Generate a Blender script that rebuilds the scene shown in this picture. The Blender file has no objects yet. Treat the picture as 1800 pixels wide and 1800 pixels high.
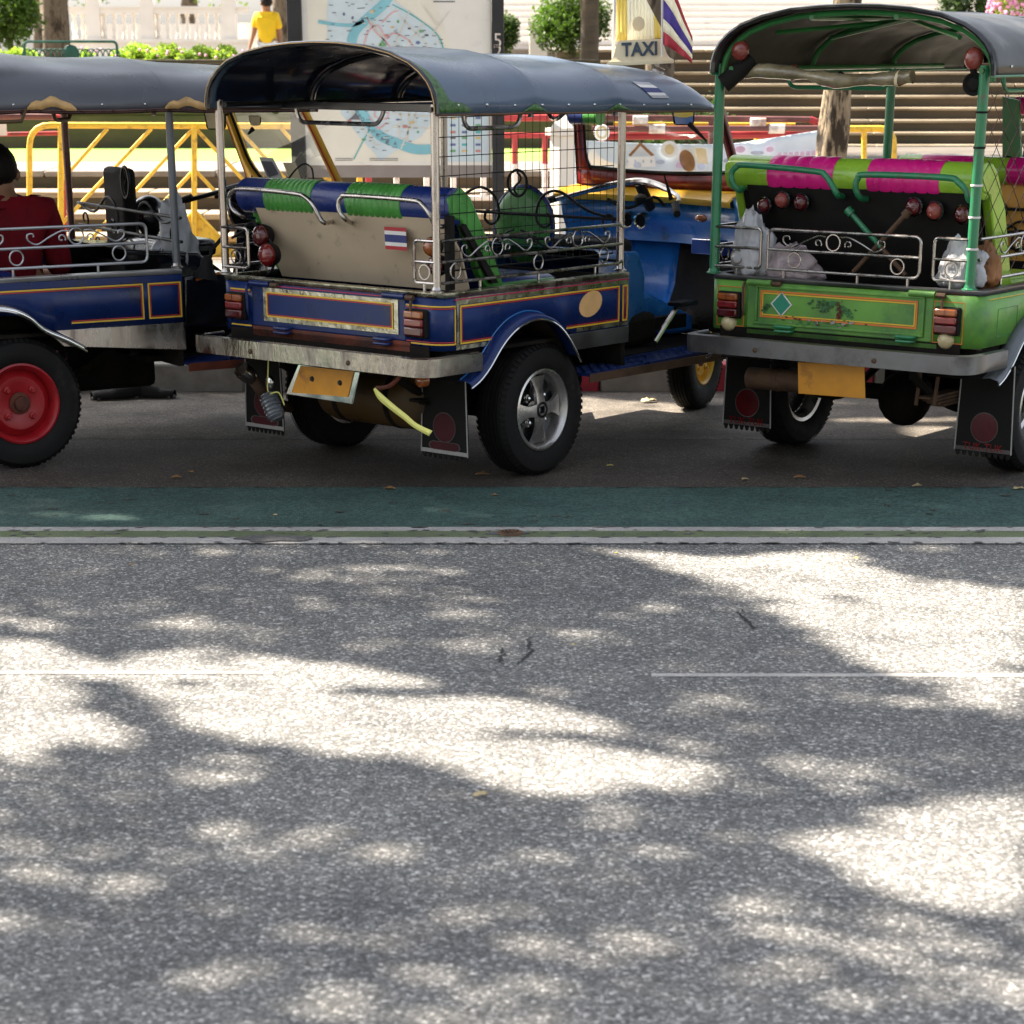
import bpy, math, random
from mathutils import Vector, Matrix, noise
R = math.radians
random.seed(7)
S = bpy.context.scene
COL = S.collection

# ---------------------------------------------------------------- camera
F, CY, T, H = 4000.0, 1620.0, 0.3689, 1.714          # focal length and principal row on an 1800 px frame, pitch, eye height
cam = bpy.data.objects.new('camera', bpy.data.cameras.new('camera')); COL.objects.link(cam)
cam.location = (0, 0, H); cam.rotation_euler = (math.pi / 2 - T, 0, 0)
cam.data.sensor_width = 36; cam.data.lens = 36 * F / 1800; cam.data.shift_y = (CY - 900) / 1800
cam.data.clip_end = 400; cam.data.clip_start = 0.1
cam.data.dof.use_dof = True; cam.data.dof.focus_distance = 9.6; cam.data.dof.aperture_fstop = 6.3
S.camera = cam
# ---------------------------------------------------------------- world, sun, exposure
SUN_EL = R(48); TO_SUN = Vector((-0.862 * math.cos(SUN_EL), 0.507 * math.cos(SUN_EL), math.sin(SUN_EL)))
w = bpy.data.worlds.new('World'); S.world = w; w.use_nodes = True
sky = w.node_tree.nodes.new('ShaderNodeTexSky'); sky.sky_type = 'NISHITA'; sky.sun_disc = False
sky.sun_elevation = SUN_EL; sky.sun_rotation = math.atan2(TO_SUN.x, TO_SUN.y)
sky.air_density = 1.0; sky.dust_density = 2.5; sky.ozone_density = 0.6
bg = w.node_tree.nodes['Background']; bg.inputs[1].default_value = 0.072
hs = w.node_tree.nodes.new('ShaderNodeHueSaturation'); hs.inputs['Saturation'].default_value = .38      # sky desaturated so the shade turns out less blue
w.node_tree.links.new(sky.outputs[0], hs.inputs['Color']); w.node_tree.links.new(hs.outputs[0], bg.inputs[0])
sun = bpy.data.objects.new('sun', bpy.data.lights.new('sun', 'SUN')); COL.objects.link(sun)
sun.data.energy = 4.8; sun.data.angle = R(0.53); sun.data.color = (1.0, 0.90, 0.75)
sun.rotation_euler = TO_SUN.to_track_quat('Z', 'Y').to_euler(); sun.location = (0, 0, 20)
S.view_settings.view_transform = 'Standard'; S.view_settings.look = 'None'
S.view_settings.exposure = 2.2; S.view_settings.gamma = 1.0
S.cycles.max_bounces = 6; S.cycles.transparent_max_bounces = 12
try: S.cycles.use_denoising = True
except Exception: pass

# ---------------------------------------------------------------- measuring helpers: a pixel of the photo to a point on a real plane
POSE = {'C': (-.2971, 9.2691, .8753), 'R': (1.8195, 9.3488, .9207), 'L': (-2.632, 9.594, .552), 'W': (0, 0, 0)}
def ray(px, py):
    a = (px - 900) / F; b = (CY - py) / F
    return Vector((a, math.cos(T) + b * math.sin(T), -math.sin(T) + b * math.cos(T)))
def on(k, ax, val, px, py):                      # local point of vehicle k on the plane ax = val
    x, y, a = POSE[k]; c, s = math.cos(a), math.sin(a)
    D = ray(px, py)
    def loc(v): return Vector((c * v[0] + s * v[1], -s * v[0] + c * v[1], v[2]))
    o = loc((-x, -y, H)); d = loc(D); i = 'uvz'.index(ax)
    return o + d * ((val - o[i]) / d[i])
def G(px, py, z=0.0): return on('W', 'z', z, px, py)
def A(px, py, Y): return on('W', 'v', Y, px, py)

# ---------------------------------------------------------------- materials
M = {}
def mat(name, col, rough=.5, metal=0.0, var=.12, scale=8.0, bump=0.0, bscale=60.0, dirt=0.0, dcol=(.06, .045, .03), coat=0.0, trans=0.0, rvar=.12, stretch=None, dscale=5.0, spec=None, dsharp=0):
    m = bpy.data.materials.new(name); m.use_nodes = True; M[name] = m
    nt = m.node_tree; N = nt.nodes; L = nt.links; b = N['Principled BSDF']
    tc = N.new('ShaderNodeTexCoord'); mp = N.new('ShaderNodeMapping'); L.new(tc.outputs['Object'], mp.inputs[0])
    if stretch: mp.inputs['Scale'].default_value = stretch
    n1 = N.new('ShaderNodeTexNoise'); n1.inputs['Scale'].default_value = scale; n1.inputs['Detail'].default_value = 6; L.new(mp.outputs[0], n1.inputs[0])
    r1 = N.new('ShaderNodeValToRGB'); L.new(n1.outputs[0], r1.inputs[0])
    e = r1.color_ramp.elements; e[0].position = .3; e[1].position = .7
    e[0].color = tuple(c * (1 - var) for c in col) + (1,); e[1].color = tuple(min(1, c * (1 + var)) for c in col) + (1,)
    out = r1.outputs[0]
    if dirt > 0:
        n2 = N.new('ShaderNodeTexNoise'); n2.inputs['Scale'].default_value = dscale; n2.inputs['Detail'].default_value = 9; n2.inputs['Roughness'].default_value = .68; L.new(mp.outputs[0], n2.inputs[0])
        r2 = N.new('ShaderNodeValToRGB'); L.new(n2.outputs[0], r2.inputs[0]); r2.color_ramp.elements[0].position = .62 - dirt * .35; r2.color_ramp.elements[1].position = .72 if not dsharp else .62 - dirt * .35 + dsharp; r2.color_ramp.elements[0].position = .62 - dirt * .35
        mx = N.new('ShaderNodeMix'); mx.data_type = 'RGBA'; L.new(r2.outputs[0], mx.inputs[0]); L.new(out, mx.inputs[6]); mx.inputs[7].default_value = dcol + (1,); out = mx.outputs[2]
        if metal:
            mm = N.new('ShaderNodeMath'); mm.operation = 'MULTIPLY_ADD'; L.new(r2.outputs[0], mm.inputs[0]); mm.inputs[1].default_value = -metal * .8; mm.inputs[2].default_value = metal; L.new(mm.outputs[0], b.inputs['Metallic'])
    L.new(out, b.inputs['Base Color'])
    mr = N.new('ShaderNodeMapRange'); L.new(n1.outputs[0], mr.inputs[0]); mr.inputs[1].default_value = .3; mr.inputs[2].default_value = .7
    mr.inputs[3].default_value = max(.02, rough - rvar); mr.inputs[4].default_value = min(1, rough + rvar); L.new(mr.outputs[0], b.inputs['Roughness'])
    if not (dirt > 0 and metal): b.inputs['Metallic'].default_value = metal
    if coat: b.inputs['Coat Weight'].default_value = coat; b.inputs['Coat Roughness'].default_value = .12
    if spec is not None: b.inputs['Specular IOR Level'].default_value = spec
    if trans: b.inputs['Transmission Weight'].default_value = trans
    if bump:
        n3 = N.new('ShaderNodeTexNoise'); n3.inputs['Scale'].default_value = bscale; n3.inputs['Detail'].default_value = 4; L.new(mp.outputs[0], n3.inputs[0])
        bp = N.new('ShaderNodeBump'); bp.inputs['Strength'].default_value = bump; bp.inputs['Distance'].default_value = .01; L.new(n3.outputs[0], bp.inputs['Height']); L.new(bp.outputs[0], b.inputs['Normal'])
    return m
mat('chrome', (.50, .46, .43), .24, 1, var=.25, scale=20, dirt=.22, dcol=(.10, .055, .035), dscale=16, stretch=(1, 1, .2))
mat('chrome_clean', (.75, .74, .72), .14, 1, var=.05)
mat('hammered', (.48, .46, .36), .3, 1, var=.35, scale=16, bump=.5, bscale=26, dirt=.3, dcol=(.12, .09, .05), dscale=9)
mat('bumper_metal', (.44, .41, .36), .26, 1, var=.35, scale=5, dirt=.38, dcol=(.085, .045, .025), dscale=5, stretch=(1, 2.2, .8), bump=.2, bscale=22)
mat('bumper_dark', (.20, .20, .205), .42, 1, var=.2, scale=6, dirt=.3, dcol=(.06, .045, .04), bump=.1, bscale=20)
mat('blue_paint', (.007, .024, .12), .32, var=.15, spec=.35, coat=.12, dirt=.12, dcol=(.03, .035, .05))
mat('blue_bright', (.02, .16, .46), .3, var=.12, coat=.5, dirt=.1, dcol=(.02, .03, .05))
mat('green_paint', (.13, .33, .05), .48, var=.25, scale=4, coat=.08, dirt=.45, dcol=(.05, .16, .05), dscale=5, bump=.08, bscale=8)
mat('green_post', (.02, .20, .085), .35, var=.18, coat=.3, dirt=.15, dcol=(.12, .1, .08), dscale=12)
mat('green_frame', (.02, .15, .035), .4, var=.2, coat=.2)
mat('yellow', (.78, .42, .02), .4, var=.1, coat=.1)
mat('yellow_line', (.80, .50, .04), .4, var=.06)
mat('red_line', (.50, .03, .03), .4, var=.06)
mat('magenta_line', (.42, .02, .09), .4, var=.06)
mat('orange_line', (.75, .20, .03), .4, var=.06)
mat('fence_yellow', (.80, .50, .04), .5, var=.12, dirt=.3, dcol=(.20, .09, .04), dscale=16)
mat('red_paint', (.17, .010, .012), .35, var=.15, coat=.4)
mat('red_wheel', (.40, .010, .016), .42, var=.2, coat=.15, dirt=.2, dcol=(.12, .01, .01))
mat('fence_red', (.38, .03, .035), .5, var=.15, dirt=.15)
mat('fence_maroon', (.14, .05, .045), .5, var=.2)
mat('fence_white', (.72, .66, .62), .5, var=.1, dirt=.2, dcol=(.3, .15, .1))
mat('rust_red', (.16, .035, .015), .7, var=.4, scale=12, dirt=.4, dcol=(.03, .02, .018), bump=.3)
mat('rust_steel', (.13, .075, .045), .7, .4, var=.35, scale=14, bump=.3)
mat('black_metal', (.008, .008, .009), .5, .0, var=.2, spec=.25)
mat('black_gloss', (.008, .008, .009), .2, var=.1, coat=.6)
mat('black_matt', (.012, .011, .010), .8, var=.3, scale=10, spec=.2)
mat('under', (.014, .011, .009), .8, var=.5, scale=9, bump=.3, spec=.15)
mat('rubber', (.013, .012, .012), .75, spec=.25, var=.25, scale=30, dirt=.15, dcol=(.04, .036, .03), bump=.1)
mat('tan_panel', (.60, .48, .34), .5, var=.10, scale=3, dirt=.12, dcol=(.22, .17, .12), dscale=9, bump=.12, bscale=18)
mat('blue_vinyl', (.012, .03, .17), .3, var=.12, coat=.25, bump=.12, bscale=160)
mat('green_vinyl', (.07, .30, .05), .33, var=.15, coat=.25, bump=.25, bscale=150)
mat('lime_vinyl', (.30, .54, .04), .3, var=.1, coat=.35, bump=.05)
mat('pink_vinyl', (.75, .012, .24), .3, var=.1, coat=.35, bump=.05)
mat('canopy_blue', (.085, .12, .18), .33, var=.12, scale=3, coat=.1, bump=.1, bscale=5, rvar=.1)
mat('canopy_grey', (.095, .10, .12), .33, var=.15, scale=3, bump=.1, bscale=5)
mat('canopy_black', (.028, .028, .028), .4, var=.3, scale=4, bump=.12, bscale=6, dirt=.12, dcol=(.09, .08, .07))
mat('canopy_under', (.010, .014, .028), .22, var=.2, coat=.5, bump=.08, bscale=6)
mat('canopy_under_olive', (.030, .027, .021), .6, var=.2)
mat('green_trim', (.05, .13, .035), .5, var=.6, scale=60, bump=.4, bscale=90)
mat('wood_trim', (.62, .38, .15), .5, var=.25, scale=18)
mat('sticker_white', (.75, .72, .70), .5, var=.05)
mat('sticker_red', (.42, .02, .03), .5, var=.05)
mat('sticker_blue', (.02, .03, .16), .5, var=.05)
mat('plate_orange', (.72, .30, .02), .45, var=.12, scale=12, dirt=.1, dcol=(.3, .1, .02))
mat('cream', (.75, .62, .40), .45, var=.08)
mat('peach', (.80, .47, .20), .45, var=.12, scale=14)
mat('teal_sticker', (.02, .26, .16), .45, var=.08)
mat('lens_red', (.20, .010, .010), .12, var=.2, scale=40, coat=1)
mat('lens_amber', (.30, .075, .01), .12, var=.25, scale=40, coat=1)
mat('lens_dark', (.09, .006, .008), .15, var=.2, coat=1)
mat('lens_cream', (.60, .50, .28), .3, var=.2, scale=18, coat=.5, dirt=.15)
mat('lens_pink', (.22, .04, .03), .25, var=.2, coat=.5)
mat('tank_yellow', (.075, .037, .006), .55, var=.3, scale=5, dirt=.3)
mat('tape_yellow', (.85, .82, .22), .5, var=.08)
mat('maroon_print', (.075, .016, .020), .75, var=.3, spec=.2)
mat('grey_print', (.10, .085, .08), .75, var=.3, spec=.2)
mat('pink_cloth', (.65, .25, .48), .7, var=.2)
mat('red_shirt', (.16, .005, .011), .85, var=.2, bump=1.0, bscale=9, stretch=(1.6, 1.6, .8), spec=.2)
mat('yellow_shirt', (.85, .55, .01), .8, var=.1)
mat('skin', (.32, .16, .09), .55, var=.1)
mat('hair', (.009, .006, .005), .65, var=.5, scale=40, stretch=(1, 1, .25), bump=1.0, bscale=90, spec=.25)
mat('trousers', (.03, .035, .05), .8)
mat('white_cloth', (.75, .74, .72), .8)
mat('bag_plastic', (.44, .44, .46), .28, var=.15, bump=1.0, bscale=26, coat=.3, stretch=(1, 1, .5))
mat('bag_red', (.42, .34, .36), .3, var=.35, scale=14, bump=1.0, bscale=26)
mat('clear_roll', (.30, .25, .15), .18, var=.5, scale=9, bump=.8, bscale=22, coat=.7, trans=.25)
mat('brown_bag', (.28, .12, .04), .5, var=.3, bump=.4, bscale=20)
mat('orange_vinyl', (.75, .36, .07), .4, var=.1)
mat('cornice_stone', (.42, .34, .24), .8, var=.25, scale=2.5, dirt=.3, dcol=(.13, .10, .07), dscale=2)
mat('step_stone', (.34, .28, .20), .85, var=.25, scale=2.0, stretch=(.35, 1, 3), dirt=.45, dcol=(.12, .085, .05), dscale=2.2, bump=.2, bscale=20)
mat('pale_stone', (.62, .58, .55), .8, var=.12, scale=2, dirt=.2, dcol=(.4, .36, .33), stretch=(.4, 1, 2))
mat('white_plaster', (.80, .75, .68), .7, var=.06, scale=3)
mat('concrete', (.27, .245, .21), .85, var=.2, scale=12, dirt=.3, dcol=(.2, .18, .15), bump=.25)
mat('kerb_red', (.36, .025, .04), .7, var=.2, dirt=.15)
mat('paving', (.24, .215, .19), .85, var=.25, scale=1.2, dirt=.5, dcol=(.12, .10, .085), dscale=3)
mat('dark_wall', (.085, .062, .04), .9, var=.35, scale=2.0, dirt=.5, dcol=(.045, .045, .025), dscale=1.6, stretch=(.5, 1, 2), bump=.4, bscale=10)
mat('grass', (.22, .36, .05), .8, var=.25, scale=3, bump=.4, bscale=40)
mat('soil', (.14, .10, .06), .9, var=.3)
mat('bark', (.17, .13, .09), .9, var=.4, scale=7, stretch=(1, 1, .45), dirt=.38, dcol=(.045, .032, .02), dscale=7, dsharp=.1, bump=1.0, bscale=16)
mat('bark_pale', (.24, .185, .12), .9, var=.5, scale=14, stretch=(1, 1, .3), dirt=.42, dcol=(.03, .02, .012), dscale=11, dsharp=.07, bump=1.0, bscale=13)
mat('bark_palm', (.13, .095, .06), .9, var=.35, scale=10, stretch=(.5, .5, 2.5), bump=.8, bscale=14, dirt=.4, dcol=(.08, .06, .04))
mat('bench_green', (.012, .075, .065), .5, var=.3)
mat('post_black', (.022, .023, .026), .45, var=.15)
mat('board_white', (.80, .79, .76), .35, var=.03)
mat('board_cream', (.80, .78, .70), .4, var=.05, scale=3)
mat('map_blue', (.60, .72, .80), .4, var=.05)
mat('map_river', (.24, .55, .66), .4, var=.12, scale=4)
mat('map_pink', (.74, .42, .44), .4)
mat('map_road', (.70, .68, .62), .4)
mat('map_ink', (.16, .16, .19), .5)
mat('map_navy', (.14, .18, .36), .5); mat('map_green', (.16, .40, .20), .5); mat('map_gold', (.68, .52, .25), .5); mat('map_red', (.58, .24, .22), .5); mat('map_teal', (.10, .45, .45), .5)
mat('grey_panel', (.27, .24, .23), .6, var=.1)
mat('banner', (.66, .74, .82), .55, var=.1, scale=2, bump=.3, bscale=3)
mat('banner_ink', (.42, .46, .58), .6, var=.3); mat('banner_pink', (.64, .45, .62), .6, var=.2); mat('banner_brown', (.26, .12, .04), .6, var=.4, scale=14)
mat('banner_sand', (.66, .52, .28), .6, var=.2); mat('banner_white', (.82, .80, .78), .6, var=.05)
mat('flag_purple', (.10, .06, .34), .7); mat('flag_red', (.58, .05, .07), .7)
mat('grey_paint', (.16, .17, .19), .4, .3, var=.15)
mat('silver_paint', (.52, .51, .52), .35, .7, var=.1)
mat('pipe_brown', (.12, .065, .055), .35, .6, var=.3, scale=20)
mat('alloy', (.60, .57, .55), .30, .9, var=.12, dirt=.12, dcol=(.2, .16, .13))
mat('leaf_dry', (.42, .22, .08), .7, var=.35, scale=30); mat('leaf_yellow', (.70, .62, .12), .7, var=.2); mat('leaf_pale', (.60, .47, .25), .7, var=.2)
mat('tar', (.014, .014, .015), .7, var=.3)
mat('rock', (.05, .048, .045), .8, var=.4, scale=20, bump=.6, bscale=40)
mat('grease', (.35, .33, .31), .6)
mat('reflected_blue', (.05, .16, .50), .1, var=.3, coat=1); mat('reflected_yellow', (.7, .5, .05), .15, coat=1)  # what the centre mirror reflects, painted on as flat colour
mat('bottle_plastic', (.30, .32, .36), .12, var=.2, bump=.2, coat=1, trans=.5)
mat('flower_pink', (.80, .35, .55), .6, var=.3, scale=20)

def glass(name, col=(.8, .85, .85), alpha=.18):
    m = bpy.data.materials.new(name); m.use_nodes = True; M[name] = m; nt = m.node_tree; nt.nodes.clear()
    o = nt.nodes.new('ShaderNodeOutputMaterial'); t = nt.nodes.new('ShaderNodeBsdfTransparent'); g = nt.nodes.new('ShaderNodeBsdfGlossy'); mx = nt.nodes.new('ShaderNodeMixShader')
    t.inputs[0].default_value = (.93, .95, .95, 1); g.inputs['Roughness'].default_value = .05; g.inputs[0].default_value = col + (1,)
    mx.inputs[0].default_value = alpha; nt.links.new(t.outputs[0], mx.inputs[1]); nt.links.new(g.outputs[0], mx.inputs[2]); nt.links.new(mx.outputs[0], o.inputs[0])
glass('glass'); glass('thin_plastic', (.9, .9, .9), .45)

def leafmat(name, col, trans=.5, var=.5):
    m = bpy.data.materials.new(name); m.use_nodes = True; M[name] = m; nt = m.node_tree; N = nt.nodes; L = nt.links; N.clear()
    o = N.new('ShaderNodeOutputMaterial'); d = N.new('ShaderNodeBsdfPrincipled'); t = N.new('ShaderNodeBsdfTranslucent'); mx = N.new('ShaderNodeMixShader')
    g = N.new('ShaderNodeNewGeometry'); n = N.new('ShaderNodeTexNoise'); n.inputs['Scale'].default_value = 2.2; n.inputs['Detail'].default_value = 8; L.new(g.outputs['Position'], n.inputs[0])
    r = N.new('ShaderNodeValToRGB'); L.new(n.outputs[0], r.inputs[0]); r.color_ramp.elements[0].position = .35; r.color_ramp.elements[1].position = .65
    r.color_ramp.elements[0].color = tuple(c * (1 - var) for c in col) + (1,); r.color_ramp.elements[1].color = tuple(min(1, c * (1 + var)) for c in col) + (1,)
    L.new(r.outputs[0], d.inputs['Base Color']); d.inputs['Roughness'].default_value = .55
    h = N.new('ShaderNodeHueSaturation'); h.inputs['Value'].default_value = 1.5; h.inputs['Saturation'].default_value = 1.1; L.new(r.outputs[0], h.inputs['Color']); L.new(h.outputs[0], t.inputs[0])
    mx.inputs[0].default_value = trans; L.new(d.outputs[0], mx.inputs[1]); L.new(t.outputs[0], mx.inputs[2]); L.new(mx.outputs[0], o.inputs[0])
leafmat('flag_yellow', (.74, .64, .24), .5, .04); leafmat('flag_white', (.80, .78, .68), .55, .04)
leafmat('leaf_canopy', (.06, .11, .025), .35)
leafmat('leaf_bush', (.07, .13, .02), .35)
leafmat('leaf_dark', (.04, .075, .018), .3)
leafmat('leaf_bright', (.22, .32, .05), .45)
leafmat('leaf_far', (.13, .19, .06), .4)

def ground_mat(name, base_lo, base_hi, grain, gscale=110.0, gamt=.5, big=.6, rough=.85, tint=None, tool=0.0, cracks=0.0, spec=.3):
    """base colour from fine stones (voronoi cells) over a patchy matrix"""
    m = bpy.data.materials.new(name); m.use_nodes = True; M[name] = m; nt = m.node_tree; N = nt.nodes; L = nt.links; b = N['Principled BSDF']
    g = N.new('ShaderNodeNewGeometry')
    def tex(kind, sc, **kw):
        t = N.new(kind); t.inputs['Scale'].default_value = sc; L.new(g.outputs['Position'], t.inputs['Vector'])
        for k, v in kw.items(): t.inputs[k].default_value = v
        return t
    def ramp(src, p0, p1, c0, c1):
        r = N.new('ShaderNodeValToRGB'); L.new(src, r.inputs[0]); r.color_ramp.elements[0].position = p0; r.color_ramp.elements[1].position = p1
        r.color_ramp.elements[0].color = c0 + (1,); r.color_ramp.elements[1].color = c1 + (1,); return r.outputs[0]
    def mix(f, a, c, mode='MIX'):
        x = N.new('ShaderNodeMix'); x.data_type = 'RGBA'; x.blend_type = mode
        if isinstance(f, float): x.inputs[0].default_value = f
        else: L.new(f, x.inputs[0])
        L.new(a, x.inputs[6])
        if isinstance(c, tuple): x.inputs[7].default_value = c + (1,)
        else: L.new(c, x.inputs[7])
        return x.outputs[2]
    n1 = tex('ShaderNodeTexNoise', big, Detail=7.0, Roughness=.6)
    base = ramp(n1.outputs[0], .3, .7, base_lo, base_hi)
    v = tex('ShaderNodeTexVoronoi', gscale); v2 = tex('ShaderNodeTexVoronoi', gscale * 1.9)
    sep = N.new('ShaderNodeSeparateColor'); L.new(v.outputs['Color'], sep.inputs[0]); sep2 = N.new('ShaderNodeSeparateColor'); L.new(v2.outputs['Color'], sep2.inputs[0])
    def stones(src, amt):
        r = N.new('ShaderNodeValToRGB'); L.new(src, r.inputs[0]); el = r.color_ramp.elements; el[0].position = 0; el[1].position = 1
        k = [sum(grain) / 3 / (sum(base_lo) / 3)][0]; el[0].color = (1 - .48 * amt,) * 3 + (1,); el[1].color = tuple(1 + (min(k, 3.2) - 1) * amt * g_ / max(grain) for g_ in grain) + (1,)
        m_ = el.new(.42); m_.color = (1 - .16 * amt,) * 3 + (1,); m_ = el.new(.82); m_.color = (1 + .28 * amt,) * 3 + (1,); return r.outputs[0]
    c = mix(1.0, base, stones(sep.outputs[0], gamt), 'MULTIPLY'); c = mix(1.0, c, stones(sep2.outputs[0], gamt * .6), 'MULTIPLY')
    mpx = N.new('ShaderNodeMapping'); L.new(g.outputs['Position'], mpx.inputs[0]); mpx.inputs['Scale'].default_value = (.22, 1.5, 1); n5 = N.new('ShaderNodeTexNoise'); n5.inputs['Scale'].default_value = 1.3; n5.inputs['Detail'].default_value = 6; L.new(mpx.outputs[0], n5.inputs[0])
    c = mix(.9, c, ramp(n5.outputs[0], .35, .68, (.84, .84, .85), (1.10, 1.095, 1.08)), 'MULTIPLY')
    n4 = tex('ShaderNodeTexNoise', 2.6, Detail=9.0, Roughness=.72); c = mix(.8, c, ramp(n4.outputs[0], .40, .62, (.80, .80, .81), (1.12, 1.11, 1.10)), 'MULTIPLY')
    if tool:
        tn = tex('ShaderNodeTexNoise', 16, Detail=3.0, Distortion=3.5); c = mix(tool, c, ramp(tn.outputs[0], .46, .54, (.72, .76, .76), (1.2, 1.25, 1.25)), 'MULTIPLY')
    L.new(c, b.inputs['Base Color']); b.inputs['Roughness'].default_value = rough; b.inputs['Specular IOR Level'].default_value = spec
    bp = N.new('ShaderNodeBump'); bp.inputs['Strength'].default_value = .55; bp.inputs['Distance'].default_value = .004
    L.new(v.outputs['Distance'], bp.inputs['Height']); bp.invert = True
    bp2 = N.new('ShaderNodeBump'); bp2.inputs['Strength'].default_value = .25; bp2.inputs['Distance'].default_value = .02
    n3 = tex('ShaderNodeTexNoise', 14, Detail=6.0); L.new(n3.outputs[0], bp2.inputs['Height']); L.new(bp.outputs[0], bp2.inputs['Normal']); L.new(bp2.outputs[0], b.inputs['Normal'])
ground_mat('asphalt', (.140, .140, .141), (.185, .182, .178), (.43, .425, .41), gscale=115, gamt=.9, big=.7)
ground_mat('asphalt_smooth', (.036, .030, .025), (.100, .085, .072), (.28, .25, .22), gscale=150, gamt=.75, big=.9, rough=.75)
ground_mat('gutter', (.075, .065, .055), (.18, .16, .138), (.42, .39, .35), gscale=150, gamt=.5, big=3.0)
ground_mat('line_faded', (.26, .25, .24), (.34, .33, .32), (.6, .58, .56), gscale=130, gamt=.8, big=6)
ground_mat('lane_green', (.040, .080, .074), (.062, .110, .101), (.15, .19, .17), gscale=150, gamt=.3, big=1.5, tool=.8)
ground_mat('strip_green', (.13, .17, .085), (.17, .20, .12), (.22, .24, .18), gscale=190, gamt=.3, big=2.5)
ground_mat('line_white', (.40, .39, .38), (.50, .48, .46), (.66, .64, .62), gscale=170, gamt=.35, big=3)
ground_mat('patch_tar', (.12, .12, .125), (.16, .155, .15), (.26, .25, .24), gscale=170, gamt=.4, big=3)

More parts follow.
